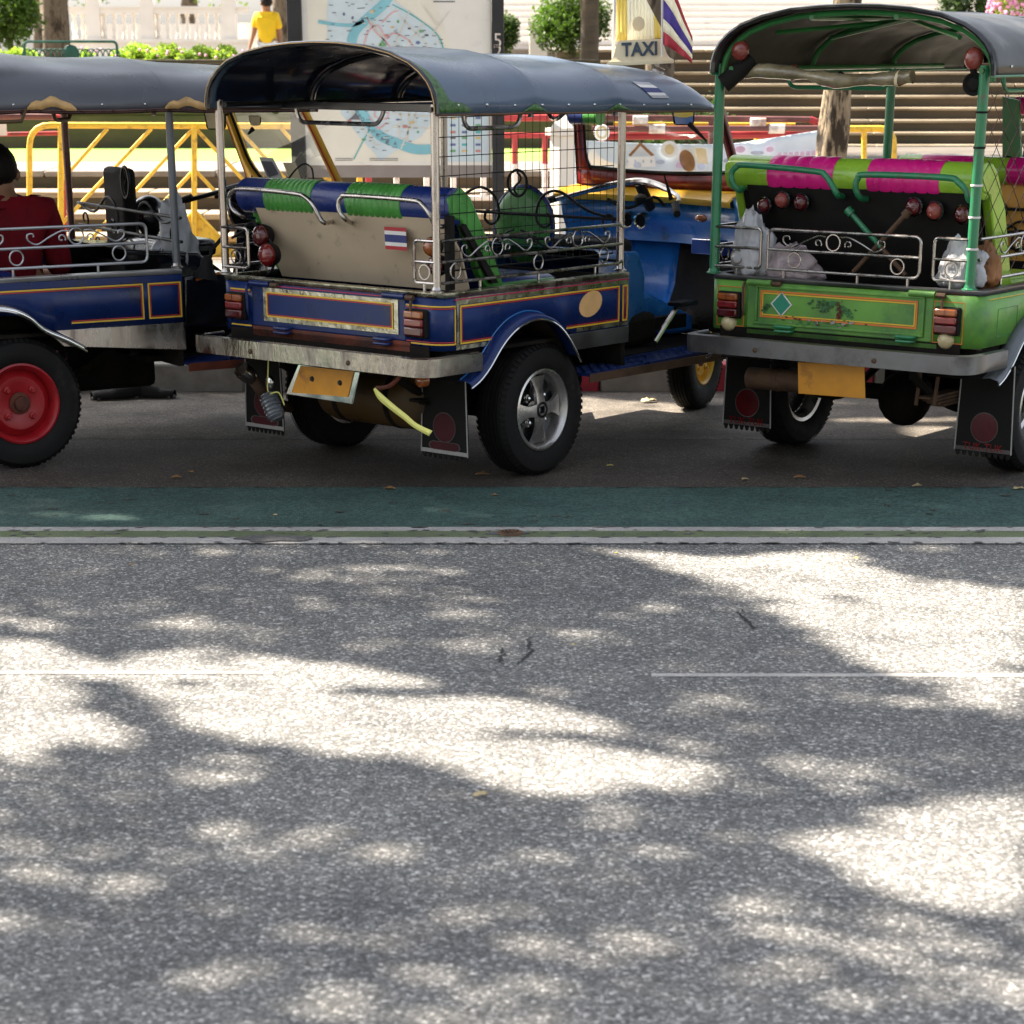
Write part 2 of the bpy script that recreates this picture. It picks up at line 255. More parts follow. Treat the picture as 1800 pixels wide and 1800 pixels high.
# ---------------------------------------------------------------- mesh builder
class MB:
    def __init__(s): s.v = []; s.f = []; s.mi = []; s.cur = 0
    def m(s, i): s.cur = i; return s
    def face(s, idx): s.f.append(tuple(idx)); s.mi.append(s.cur)
    def box(s, x0, x1, y0, y1, z0, z1):
        b = len(s.v); s.v += [(x, y, z) for x in (x0, x1) for y in (y0, y1) for z in (z0, z1)]
        for q in ((0, 1, 3, 2), (4, 6, 7, 5), (0, 4, 5, 1), (2, 3, 7, 6), (0, 2, 6, 4), (1, 5, 7, 3)): s.face([b + i for i in q])
        return s
    def quadbox(s, pts, off):                     # a polygon with thickness
        n = len(pts); b = len(s.v); off = Vector(off)
        s.v += [tuple(Vector(p)) for p in pts] + [tuple(Vector(p) + off) for p in pts]
        s.face(range(b + n - 1, b - 1, -1)); s.face(range(b + n, b + 2 * n))
        for i in range(n): j = (i + 1) % n; s.face((b + i, b + j, b + n + j, b + n + i))
        return s
    def tube(s, pts, r, n=8, closed=False, cap=True):
        pts = [Vector(p) for p in pts]; k = len(pts)
        if k < 2: return s
        rr = r if isinstance(r, (list, tuple)) else [r] * k
        b = len(s.v); prev = None
        for i, p in enumerate(pts):
            if closed: d = pts[(i + 1) % k] - pts[i - 1]
            else: d = pts[min(i + 1, k - 1)] - pts[max(i - 1, 0)]
            if d.length < 1e-9: d = Vector((0, 0, 1))
            d.normalize()
            if prev is None:
                up = Vector((0, 0, 1)) if abs(d.z) < .9 else Vector((1, 0, 0)); x = d.cross(up).normalized()
            else:
                x = prev - d * prev.dot(d); x = x.normalized() if x.length > 1e-6 else prev
            prev = x; y = d.cross(x)
            for a in range(n):
                t = 2 * math.pi * a / n; s.v.append(tuple(p + (x * math.cos(t) + y * math.sin(t)) * rr[i]))
        for i in range(k if closed else k - 1):
            for a in range(n):
                c = (a + 1) % n; i2 = (i + 1) % k; s.face((b + i * n + a, b + i * n + c, b + i2 * n + c, b + i2 * n + a))
        if cap and not closed:
            s.face([b + a for a in range(n - 1, -1, -1)]); s.face([b + (k - 1) * n + a for a in range(n)])
        return s
    def lathe(s, prof, c, axis, n=32):            # prof: (radius, distance along axis)
        c = Vector(c); ax = Vector(axis).normalized(); up = Vector((0, 0, 1)) if abs(ax.z) < .9 else Vector((1, 0, 0))
        x = ax.cross(up).normalized(); y = ax.cross(x); b = len(s.v)
        for r, h in prof:
            for a in range(n): t = 2 * math.pi * a / n; s.v.append(tuple(c + ax * h + (x * math.cos(t) + y * math.sin(t)) * r))
        for i in range(len(prof) - 1):
            for a in range(n): e = (a + 1) % n; s.face((b + i * n + a, b + i * n + e, b + (i + 1) * n + e, b + (i + 1) * n + a))
        return s
    def ball(s, c, r, n=14, sq=(1, 1, 1)):
        b = len(s.v); k = n // 2
        for i in range(k + 1):
            p = math.pi * i / k
            for a in range(n): t = 2 * math.pi * a / n; s.v.append((c[0] + r * sq[0] * math.sin(p) * math.cos(t), c[1] + r * sq[1] * math.sin(p) * math.sin(t), c[2] + r * sq[2] * math.cos(p)))
        for i in range(k):
            for a in range(n): e = (a + 1) % n; s.face((b + i * n + a, b + i * n + e, b + (i + 1) * n + e, b + (i + 1) * n + a))
        return s
    def grid(s, rows):                            # rows of points
        b = len(s.v); n = len(rows[0])
        for r in rows: s.v += [tuple(p) for p in r]
        for i in range(len(rows) - 1):
            for j in range(n - 1): s.face((b + i * n + j, b + i * n + j + 1, b + (i + 1) * n + j + 1, b + (i + 1) * n + j))
        return s
    OFF = Vector((0, 0, 0))
    def build(s, name, mats, parent=None, angle=40, bevel=0, solid=0, sub=0, label=None, kind=None, sm=True):
        me = bpy.data.meshes.new(name); me.from_pydata([(a[0] + MB.OFF.x, a[1], a[2]) for a in s.v] if MB.OFF.x else s.v, [], s.f)
        if not isinstance(mats, (list, tuple)): mats = [mats]
        for x in mats: me.materials.append(M[x])
        if len(mats) > 1: me.polygons.foreach_set('material_index', s.mi)
        if sm: me.polygons.foreach_set('use_smooth', [True] * len(me.polygons))
        me.update()
        if sm:
            try: me.set_sharp_from_angle(angle=R(angle))
            except Exception: pass
        o = bpy.data.objects.new(name, me); COL.objects.link(o)
        if parent is not None: o.parent = parent
        if solid: d = o.modifiers.new('solid', 'SOLIDIFY'); d.thickness = solid; d.offset = 0
        if bevel: d = o.modifiers.new('bevel', 'BEVEL'); d.width = bevel; d.segments = 2; d.limit_method = 'ANGLE'
        if sub: d = o.modifiers.new('sub', 'SUBSURF'); d.levels = sub; d.render_levels = sub
        if label: o['label'] = label
        if kind: o['kind'] = kind
        return o
def root(name, label, cat, loc, rz=0, group=None):
    o = bpy.data.objects.new(name, None); COL.objects.link(o); o.location = loc; o.rotation_euler = (0, 0, rz); o['label'] = label; o['category'] = cat
    o.empty_display_size = .2
    if group: o['group'] = group
    return o
def tag(o, label, cat, group=None):
    o['label'] = label; o['category'] = cat
    if group: o['group'] = group
    return o
def struct(o): o['kind'] = 'structure'; return o
def smooth_path(pts, n=6):
    pts = [Vector(p) for p in pts]; out = []
    for i in range(len(pts) - 1):
        p0 = pts[max(i - 1, 0)]; p1 = pts[i]; p2 = pts[i + 1]; p3 = pts[min(i + 2, len(pts) - 1)]
        for j in range(n):
            t = j / n; out.append(.5 * ((2 * p1) + (p2 - p0) * t + (2 * p0 - 5 * p1 + 4 * p2 - p3) * t * t + (3 * p1 - p0 - 3 * p2 + p3) * t ** 3))
    out.append(pts[-1]); return out
def round_path(pts, r=.03, n=5):                  # polyline with rounded corners
    pts = [Vector(p) for p in pts]; out = [pts[0]]
    for i in range(1, len(pts) - 1):
        a, b, c = pts[i - 1], pts[i], pts[i + 1]; d1 = (a - b); d2 = (c - b); q = min(r, d1.length * .45, d2.length * .45)
        s = b + d1.normalized() * q; e = b + d2.normalized() * q
        for j in range(n + 1): t = j / n; out.append((s * (1 - t) + b * t) * (1 - t) + (b * (1 - t) + e * t) * t)
    out.append(pts[-1]); return out
def circle(c, r, e1, e2, n=20): return [Vector(c) + Vector(e1) * r * math.cos(2 * math.pi * i / n) + Vector(e2) * r * math.sin(2 * math.pi * i / n) for i in range(n)]
def spiral(c, r0, r1, a0, a1, e1, e2, n=12):
    return [Vector(c) + (Vector(e1) * math.cos(a0 + (a1 - a0) * i / n) + Vector(e2) * math.sin(a0 + (a1 - a0) * i / n)) * (r0 + (r1 - r0) * i / n) for i in range(n + 1)]
def text_mesh(name, body, size, m, parent, mtx, depth=.004, label=None, bold=0.0):
    cu = bpy.data.curves.new(name, 'FONT'); cu.body = body; cu.size = size; cu.extrude = depth / 2; cu.align_x = 'CENTER'; cu.align_y = 'CENTER'; cu.offset = bold; cu.resolution_u = 3
    t = bpy.data.objects.new(name, cu); COL.objects.link(t); bpy.context.view_layer.update()
    me = bpy.data.meshes.new_from_object(t); bpy.data.objects.remove(t); me.transform(mtx); me.materials.clear(); me.materials.append(M[m])
    o = bpy.data.objects.new(name, me); COL.objects.link(o); o.parent = parent
    if label: o['label'] = label
    return o
def copy_tree(o, parent=None):
    c = o.copy(); COL.objects.link(c)
    if parent is not None: c.parent = parent
    for ch in list(o.children): copy_tree(ch, c)
    return c

# ---------------------------------------------------------------- ground
def sheet(name, x0, x1, y0, y1, z, m, n=1, kind='structure'):
    mb = MB(); mb.grid([[(x0 + (x1 - x0) * i / n, y, z) for i in range(n + 1)] for y in (y0, y1)]); o = mb.build(name, m, sm=False); o['kind'] = kind; return o
YL = [G(900, y)[1] for y in (957, 946, 935, 928, 858)]
struct(sheet('ground', -150, 150, -80, 200, -.012, 'paving'))
sheet('road', -60, 60, -30, YL[4], 0, 'asphalt')
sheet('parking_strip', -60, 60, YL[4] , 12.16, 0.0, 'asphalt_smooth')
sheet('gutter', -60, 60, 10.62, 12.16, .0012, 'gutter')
sheet('bicycle_lane', -60, 60, YL[3], YL[4], .004, 'lane_green')
sheet('lane_edge_strip', -60, 60, YL[1], YL[2], .004, 'strip_green')
sheet('lane_line', -60, 60, YL[2], YL[3], .004, 'line_white')
sheet('lane_line', -60, 60, YL[0], YL[1], .004, 'line_white')
ya, yb = G(900, 1190)[1], G(900, 1184.5)[1]
sheet('road_line', G(1145, 1187)[0], 60, ya, yb, .0015, 'line_white'); sheet('road_line', -60, G(480, 1182)[0], ya + .03, yb + .028, .0015, 'line_faded')
# irregular tar patch and iron cap on the lane line, cracks
def blob(name, c, rx, ry, m, z, seed, n=26, amp=.3, parent=None):
    rnd = random.Random(seed); mb = MB(); pts = []
    for i in range(n):
        a = 2 * math.pi * i / n; k = 1 + amp * noise.noise(Vector((math.cos(a) * 1.6, math.sin(a) * 1.6, seed * 3.1)))* 2
        pts.append((c[0] + rx * k * math.cos(a), c[1] + ry * k * math.sin(a), z))
    mb.quadbox(pts, (0, 0, .003)); return mb.build(name, m, parent, sm=False)
struct(blob('road_patch', G(478, 950), .12, .06, 'patch_tar', .0055, 3))
c = G(897, 940); mb = MB(); mb.lathe([(.05, 0), (.046, .008), (.032, .010), (.03, .004), (0, .004)], (c[0], c[1], .004), (0, 0, 1), 20)
for i in range(4): mb.box(c[0] - .026 + i * .015, c[0] - .02 + i * .015, c[1] - .02, c[1] + .02, .008, .016)
tag(mb.build('drain_cap', 'rust_steel'), 'small rusty iron cap set in the green strip between white lines', 'drain cap')
struct(blob('road_patch', c, .085, .03, 'patch_tar', .0045, 9))
def wear(name, rows, m, seed):
    rnd = random.Random(seed); mb = MB()
    for y0, sy, n, smin, smax in rows:
        for _ in range(n):
            cx, cy_ = rnd.uniform(-2.6, 2.6), rnd.gauss(y0, sy); s_ = rnd.uniform(smin, smax) * rnd.random() ** .6 + smin; k = rnd.randint(5, 9); el_ = rnd.uniform(1.0, 3.2)
            mb.v += [(cx + s_ * el_ * rnd.uniform(.5, 1.1) * math.cos(2 * math.pi * i / k), cy_ + s_ * rnd.uniform(.5, 1.1) * math.sin(2 * math.pi * i / k), .0062 + .00001 * (_ % 90)) for i in range(k)]; b = len(mb.v) - k; mb.face(range(b, b + k))
    return struct(mb.build(name, m, sm=False))
wear('worn_paint', [(YL[0] + .004, .006, 90, .003, .010), (YL[1] - .004, .006, 70, .003, .009), (YL[2] + .003, .006, 70, .003, .009), (YL[3] - .004, .006, 80, .003, .010), ((YL[1] + YL[2]) / 2, .02, 60, .003, .012)], 'patch_tar', 5)
wear('worn_paint', [(YL[4] - .004, .008, 150, .004, .016), (YL[3] + .3, .26, 60, .003, .014)], 'asphalt_smooth', 6)
def crack(pts, wd=.006, seed=1):
    rnd = random.Random(seed); mb = MB(); P = [G(*p) for p in pts]; Q = []
    for a, b in zip(P[:-1], P[1:]):
        for k in range(5): t = k / 5; q = a * (1 - t) + b * t; Q.append(q + Vector((rnd.uniform(-.008, .008), rnd.uniform(-.008, .008), 0)))
    Q.append(P[-1]); up = []; dn = []
    for i, q in enumerate(Q):
        wv = wd * (.4 + .9 * rnd.random()) * math.sin(math.pi * (i + .5) / (len(Q))) ** .5; up.append((q.x - wv, q.y, .003)); dn.append((q.x + wv, q.y, .003))
    mb.grid([up, dn]); o = mb.build('road_crack', 'tar', sm=False); struct(o)
crack([(880, 1138), (885, 1150), (878, 1160), (884, 1168)], .006, 1); crack([(930, 1122), (928, 1140), (935, 1148), (922, 1158), (908, 1168)], .006, 2)
crack([(1308, 1072), (1296, 1080), (1308, 1088), (1318, 1098), (1326, 1108)], .006, 3); crack([(420, 940), (440, 945), (470, 942), (500, 948), (540, 952)], .006, 4)

# kerb: painted stones
kb = root('kerb', 'low kerb of red and bare concrete blocks behind the parked tuk tuks', 'kerb', (0, 12.16, 0))
kx = [-9.0]
edges = [-3.2, -1.6, -.4, .36 - .75, .46, 1.12, 2.0, 2.9, 3.8, 4.8]
edges = sorted(set([-6.4, -5.4, -4.4, -3.4, -2.4, -1.4, -.35, .46, 1.06, 1.9, 2.8, 3.7, 4.6, 5.6]))
for i in range(len(edges) - 1):
    mb = MB(); mb.box(edges[i] + .004, edges[i + 1] - .004, 0, .16, -.01, .14)
    redm = edges[i] in (-.35, 1.06, 2.8)
    mb.build('kerb_stone', 'kerb_red' if redm else 'concrete', kb, bevel=.012)
# sidewalk and its paving slabs (joints recessed)
mb = MB(); mb.box(-30, 30, 12.323, 60, -.1, .125); struct(mb.build('pavement', 'soil', sm=False))
sw = struct(bpy.data.objects['pavement']); rnd = random.Random(4)
sl = MB(); sl.box(-.297, .297, -.297, .297, -.01, .014); slo = sl.build('paving_slab', 'paving', sw, bevel=.004)
first = True
for j in range(10):
    for i in range(-9, 13):
        x = i * .6; y = 12.63 + j * .6
        if first: o = slo; first = False
        else: o = slo.copy(); COL.objects.link(o)
        o.location = (x, y, .125 + rnd.uniform(-.002, .002))

# ---------------------------------------------------------------- terraces, steps, lawns on the left; stairs on the right
st = root('stone_steps', 'long low stone steps climbing to the lawn behind the yellow barrier', 'steps', (-4, 18.8, .14))
for k, (y0, z) in enumerate(((18.8, .28), (19.25, .42), (19.72, .56), (20.2, .70))):
    zz = z - .14
    for i in range(-6, 4):
        mb = MB(); x0 = i * 1.45 + (k % 2) * .5 + 1; mb.box(x0 + .004, x0 + 1.446, y0 - 18.8 - .02, (21.8 if k == 3 else y0 + .60) - 18.8, zz - .05, zz)
        o = mb.build('tread_stone', 'step_stone' if k < 3 else 'paving', st, bevel=.012)
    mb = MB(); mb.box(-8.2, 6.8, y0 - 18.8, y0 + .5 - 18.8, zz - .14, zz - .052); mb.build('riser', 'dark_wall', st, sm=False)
sheet('lawn', -14, .9, 21.8, 24.6, .70, 'grass')
mb = MB(); mb.box(-14, .9, 24.6, 25.1, .4, 1.02); mb.box(-14, .92, 24.58, 25.1, 1.023, 1.08); mb.box(-14, .9, 25.6, 27.0, .9, 1.50); mb.box(-14, .93, 25.55, 25.75, 1.503, 1.54)
tag(mb.build('retaining_wall', 'dark_wall', sm=False, bevel=.01), 'dark weathered terrace wall behind the sunlit lawn on the left', 'wall')
sheet('flower_bed', -14, .9, 25.1, 25.6, 1.0, 'soil'); 
# right: plaza and wide stairs
mat('plaza_stone', (.115, .098, .082), .85, var=.3, scale=2, dirt=.5, dcol=(.05, .04, .03), dscale=3, stretch=(.4, 1, 1))
sheet('plaza', -.2, 14, 22, 30.3, .48, 'plaza_stone')
mb = MB(); mb.box(-.2, 14, 20.3, 22, .125, .30); mb.box(-.2, 14, 21.2, 22, .303, .476); struct(mb.build('plaza_edge', 'step_stone', sm=False))
ws = root('wide_stairs', 'broad weathered brown stone stairs rising behind the green tuk tuk', 'stairs', (.6, 30.3, .36))
for k in range(9):
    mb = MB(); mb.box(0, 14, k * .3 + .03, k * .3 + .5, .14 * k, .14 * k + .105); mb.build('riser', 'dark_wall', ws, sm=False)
    for i in range(7):
        mb = MB(); mb.box(i * 2 + .004, i * 2 + 1.996, k * .3, k * .3 + .36, .14 * k + .107, .14 * k + .14); mb.build('tread_stone', 'step_stone', ws, bevel=.008)
sheet('landing', .6, 30, 33.2, 62, 1.61, 'paving')
fs = root('far_stairs', 'pale sunlit stairs in the far distance above the brown stairs', 'stairs', (-2, 58, 1.55))
for k in range(22):
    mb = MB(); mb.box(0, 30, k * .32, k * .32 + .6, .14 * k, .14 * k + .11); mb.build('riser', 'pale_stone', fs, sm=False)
    mb = MB(); mb.box(0, 30, k * .32 - .03, k * .32 + .6, .14 * k + .112, .14 * k + .14); mb.build('tread', 'white_plaster', fs, sm=False)

# ---------------------------------------------------------------- foliage, trees
def leaves(name, blobs, n, size, m, parent=None, seed=1, shell=.55, kind='stuff'):
    rnd = random.Random(seed); mb = MB(); tot = sum(b[1][0] * b[1][2] for b in blobs)
    for c, r in blobs:
        k = int(n * r[0] * r[2] / tot)
        for _ in range(k):
            while True:
                d = Vector((rnd.gauss(0, 1), rnd.gauss(0, 1), rnd.gauss(0, 1)))
                if d.length > .1: break
            d.normalize(); q = (shell + (1 - shell) * rnd.random()) * (1 + .22 * noise.noise(d * 2.3 + Vector(c)) )
            if noise.noise(d * 4.1 + Vector(c) * 1.7) < -.28: continue
            p = Vector((c[0] + d.x * r[0] * q, c[1] + d.y * r[1] * q, c[2] + d.z * r[2] * q))
            leaf(mb, p, size * (.6 + .8 * rnd.random()), rnd)
    o = mb.build(name, m, parent, sm=False); 
    if kind: o['kind'] = kind
    return o
def leaf(mb, p, s, rnd, flat=.0):
    a = Vector((rnd.gauss(0, 1), rnd.gauss(0, 1), rnd.gauss(0, .7))).normalized(); nrm = Vector((rnd.gauss(0, 1), rnd.gauss(0, 1), rnd.gauss(0, 1) + flat)); bq = a.cross(nrm)
    if bq.length < 1e-3: return
    bq.normalize(); b = len(mb.v); a = a * s; bq = bq * s * .45
    mb.v += [tuple(p - a * .5), tuple(p + bq * .5), tuple(p + a * .5), tuple(p - bq * .5)]; mb.face((b, b + 1, b + 2, b + 3))
def trunk(name, pts, radii, m, parent, n=18, amp=.15, seed=0):
    P = smooth_path(pts, 8); k = len(P); mb = MB(); rows = []
    for i, p in enumerate(P):
        t = i / (k - 1) * (len(radii) - 1); a = int(min(t, len(radii) - 2)); r = radii[a] + (radii[a + 1] - radii[a]) * (t - a); row = []
        for j in range(n + 1):
            an = 2 * math.pi * (j % n) / n; q = r * (1 + amp * noise.noise(Vector((math.cos(an) * 2, math.sin(an) * 2, p.z * 2.5 + seed))) * 2)
            row.append(p + Vector((math.cos(an), math.sin(an), 0)) * q)
        rows.append(row)
    mb.grid(rows); return mb.build(name, m, parent, angle=70)

# lit patches of the ground (everything else under the street trees is in their shade)
def PX(*pts): return [G(*p)[:2] for p in pts]
LIT = [PX((1030, 958), (1150, 966), (1290, 978), (1400, 964), (1510, 972), (1570, 990), (1560, 1004), (1640, 1022), (1830, 1036), (1830, 1275), (1740, 1245), (1640, 1200), (1540, 1180), (1470, 1135), (1400, 1098), (1320, 1062), (1230, 1022), (1120, 992)),
       PX((-40, 1118), (80, 1128), (140, 1152), (190, 1162), (250, 1148), (330, 1143), (460, 1148), (600, 1163), (700, 1185), (780, 1212), (900, 1228), (1000, 1240), (1110, 1268), (1090, 1288), (980, 1300), (1150, 1322), (1260, 1355), (1200, 1390), (1040, 1405), (940, 1408), (850, 1375), (740, 1348), (640, 1328), (520, 1322), (400, 1305), (330, 1275), (270, 1235), (215, 1200), (130, 1192), (160, 1240), (250, 1290), (230, 1310), (120, 1300), (60, 1335), (-40, 1352)),
       PX((1370, 1482), (1450, 1462), (1560, 1412), (1640, 1390), (1830, 1400), (1830, 1625), (1700, 1606), (1560, 1566), (1440, 1522)),
       PX((1005, 696), (1170, 708), (1260, 722), (1300, 735), (1200, 742), (1080, 742), (1000, 752)),
       PX((1575, 748), (1700, 750), (1700, 776), (1600, 774)), PX((1455, 737), (1700, 734), (1700, 741), (1480, 743)),
       PX((1300, 722), (1330, 722), (1340, 760), (1290, 762)), [(1.16, 9.52), (1.42, 9.34), (1.97, 9.93), (1.70, 10.24)]]
DARK = [PX((520, 1203), (640, 1206), (810, 1217), (800, 1226), (620, 1222)), PX((1300, 1040), (1400, 1048), (1390, 1062), (1330, 1064)), PX((1580, 985), (1830, 975), (1830, 1032), (1650, 1018)),
        PX((860, 1285), (1010, 1290), (980, 1300), (870, 1296))]
SPOT = [(1060, 1655, 150, 34), (1440, 1712, 130, 38), (80, 1100, 70, 9), (30, 1092, 40, 9), (200, 968, 70, 6), (380, 965, 60, 5), (500, 972, 40, 4), (590, 1010, 70, 8), (700, 1015, 55, 9), (780, 1077, 60, 9), (640, 996, 90, 6), (560, 1057, 45, 7),
        (330, 1098, 90, 10), (500, 1466, 150, 16), (640, 1512, 120, 12), (380, 1355, 75, 22), (180, 1295, 60, 22), (50, 1362, 70, 22), (300, 1505, 110, 14), (1240, 1350, 120, 16), (1270, 1238, 110, 16), (720, 1500, 80, 14), (1600, 1745, 150, 26),
        (100, 905, 60, 6), (180, 912, 50, 5), (0, 885, 20, 5), (120, 1060, 40, 6), (800, 1005, 60, 7), (440, 1500, 120, 12), (1090, 1500, 90, 12), (900, 1600, 110, 14), (640, 1640, 110, 14), (90, 1440, 120, 14), (1500, 1350, 130, 14), (1640, 1235, 80, 10), (1090, 1440, 100, 10), (120, 1010, 50, 5), (1640, 965, 60, 4), (250, 1350, 60, 12),
        (900, 1208, 70, 8), (1740, 1340, 90, 14), (460, 1080, 40, 5), (890, 1140, 40, 5), (1170, 1075, 60, 6), (120, 1400, 140, 10), (1340, 1280, 70, 10), (1520, 1680, 120, 18), (1750, 1690, 90, 16), (1430, 812, 40, 4), (1370, 808, 30, 4)]
SPOTW = [(G(x, y)[:2], abs(G(x + a, y)[0] - G(x, y)[0]), abs(G(x, y - b)[1] - G(x, y)[1])) for x, y, a, b in SPOT]
# gaps that let the sun reach roof fronts and the dash: (shadow-plane x, y, rx, ry)
SPOTW += [((1.02, 10.95), .14, .12), ((1.5, 10.75), .10, .08), ((2.7, 8.95), .35, .35), ((1.20, 10.05), .15, .12), ((3.2, 9.1), .85, .25), ((-1.15, 9.75), .16, .10), ((-.35, 10.4), .35, .07)]
def inside(p, poly):
    x, y = p; c = False; j = len(poly) - 1
    for i in range(len(poly)):
        a, b = poly[i], poly[j]
        if (a[1] > y) != (b[1] > y) and x < (b[0] - a[0]) * (y - a[1]) / (b[1] - a[1]) + a[0]: c = not c
        j = i
    return c
def nz(x, y, s): return noise.noise(Vector((x, y, s)))
def light(x, y):
    """share of sun let through above this ground point (0 shade .. 1 open)"""
    wob = .07 * nz(x * 2.6, y * 2.6, 1) + .045 * nz(x * 8, y * 8, 4); wo2 = .06 * nz(x * 2.6, y * 2.6, 7) + .04 * nz(x * 8, y * 8, 9)
    p = (x + wob, y + wo2)
    for q in LIT:
        if inside(p, q):
            for d in DARK:
                if inside(p, d): return .12
            return 1 - .55 * max(0, nz(x * 5, y * 8, 21) - .25) / .5
    T_ = 0
    for n_, (c, a, b) in enumerate(SPOTW):
        r2 = ((p[0] - c[0]) / (a * 1.4)) ** 2 + ((p[1] - c[1]) / (b * 1.4)) ** 2
        if r2 < 1: T_ = max(T_, (.9 if n_ >= len(SPOT) else .40 if n_ % 3 == 0 else .30 if n_ % 3 == 1 else .20) * min(1, 1.5 * (1 - r2)))
    if y < 8.15:
        k = .5 + .5 * min(1, max(0, (6.6 - y) / 1.2)); n1 = nz(x * 1.5, y * 2.4, 11) + .6 * nz(x * 4.5, y * 7, 13)
        T_ = max(T_, k * .36 * min(1, max(0, (n1 - .02) / .55)))
    return T_
rnd = random.Random(11); mb = MB(); cnt = 0
mbs = [MB(), MB(), MB()]
def cleaf(mb, p, s):
    a = Vector((rnd.gauss(0, 1), rnd.gauss(0, 1), rnd.gauss(0, .7))).normalized(); bq = a.cross(Vector((rnd.gauss(0, 1), rnd.gauss(0, 1), rnd.gauss(0, 1) + .8)))
    if bq.length < 1e-3: return
    bq.normalize(); b = len(mb.v); a = a * s * .5; bq = bq * s * .31
    mb.v += [tuple(p - a), tuple(p + bq), tuple(p + a), tuple(p - bq)]; mb.face((b, b + 1, b + 2, b + 3))
for _ in range(165000):
    gx = rnd.uniform(-3.6, 4.6); gy = rnd.uniform(2.2, 12.8)
    if gy > 11.6 and rnd.random() < (gy - 11.6) * .8: continue
    T_ = light(gx, gy)
    if T_ >= .99 or rnd.random() > -math.log(max(T_, .006)) / 5.0: continue
    hh = rnd.uniform(7.2, 9.6); p = Vector((gx, gy, 0)) + TO_SUN * (hh / TO_SUN.z)
    cleaf(mbs[0 if p.y < 10.5 else (1 if p.x < -4.2 else 2)], p, rnd.uniform(.085, .15))
spec = [((-9.5, 10.5), 'tall street tree with spreading crown shading the road from the left'), ((-6.6, 13.6), 'tall street tree behind the left tuk tuk whose crown shades the parked taxis'), ((-1.2, 24.2), 'tall street tree behind the map sign with a crown reaching over the tuk tuks')]
for i, ((tx, ty), lab) in enumerate(spec):
    if i == 2: tx, ty = (-7.5, 17.0); lab = 'second street tree left of the yellow barrier with a crown over the parking strip'
    r0 = root('street_tree', lab, 'tree', (tx, ty, 0), group='street trees outside the frame on the left')
    trunk('trunk', [(0, 0, 0), (.1, .05, 2.6), (.05, .1, 5.2), (.3, -.1, 8.2)], [.26, .2, .16, .08], 'bark', r0, seed=i)
    for k, (dx, dy) in enumerate(((1.8, -1.0), (-1.2, 1.0), (2.2, 2.4), (.6, -2.0))):
        trunk('limb', [(.05, .1, 5.0 + .2 * k), (dx * .2, dy * .2, 6.6), (dx * .4, dy * .4, 7.6), (dx * .55, dy * .55, 8.3)], [.10, .07, .04, .015], 'bark', r0, n=8, seed=k)
    o = mbs[i].build('crown', 'leaf_canopy', r0, sm=False); o.matrix_parent_inverse = Matrix.Translation((-tx, -ty, 0)); o['kind'] = 'stuff'

def topiary(px, py, Y, rx, rz, label, m='leaf_bush', base=.7, seed=1, n=5000, size=.05):
    c = A(px, py, Y); t = root('round_bush', label, 'bush', (c.x, Y, base))
    z = c.z - base
    trunk('trunk', [(0, 0, 0), (.02, 0, max(.1, z * .5)), (0, 0, max(.2, z))], [.05, .04, .03], 'bark', t, n=8)
    b = [((0, 0, z), (rx, rx, rz)), ((rx * .35, -rx * .2, z + rz * .1), (rx * .62, rx * .6, rz * .7)), ((-rx * .4, 0, z - rz * .15), (rx * .6, rx * .6, rz * .7))]
    leaves('foliage', b, n, size, m, t, seed, shell=.35); return t
topiary(12, 22, 28.5, .42, .40, 'big round leafy bush at the far left beside the patchy trunk', base=.85, seed=3, n=9000, size=.06)
topiary(886, 58, 29.5, .20, .25, 'small round green bush just right of the map sign', base=.7, seed=4, n=3500)
topiary(1004, 38, 29.6, .50, .40, 'large dense round bush behind the palm trunk', base=.5, seed=5, n=12000)
def hedge(px0, px1, py0, py1, Y, label, m, seed, n, base, size=.045):
    a = A(px0, py0, Y); b = A(px1, py1, Y); cx = (a.x + b.x) / 2; wd = (b.x - a.x) / 2; hh = (a.z - base)
    t = root('hedge', label, 'hedge', (cx, Y, base)); k = max(2, int(wd * 2 / .35)); bl = []
    for i in range(k):
        x = -wd + wd * 2 * (i + .5) / k; bl.append(((x, 0, hh * .42), (wd / k * 1.15, .3, hh * .6)))
    leaves('foliage', bl, n, size, m, t, seed, shell=.3); 
    st_ = MB(); [st_.tube([(bb[0][0], 0, 0), (bb[0][0] + .02, 0, hh * .4)], .02, 6) for bb in bl]; st_.build('stems', 'bark', t, kind='stuff')
    return t
hedge(214, 322, 76, 100, 28.2, 'low bright clipped hedge below the left part of the white balustrade', 'leaf_bright', 6, 5000, 1.5)
hedge(334, 416, 79, 100, 28.2, 'low bright clipped hedge below the right end of the white balustrade', 'leaf_bright', 7, 4000, 1.5)
hedge(1110, 1300, 172, 215, 21.0, 'leafy green shrubs at the foot of the brown stairs beside the centre roof', 'leaf_dark', 8, 7000, .14, .05)
hedge(1655, 1762, -60, 30, 36, 'dark clipped hedge above the roof of the green tuk tuk', 'leaf_dark', 9, 7000, 1.61, .07)
hedge(-60, 70, 84, 110, 26.6, 'low shrubs under the big bush at the far left', 'leaf_bright', 10, 4000, 1.5)
mb = MB(); mb.box(-14, .9, 27.0, 29.0, .8, 1.497); struct(mb.build('raised_bed', 'soil', sm=False))
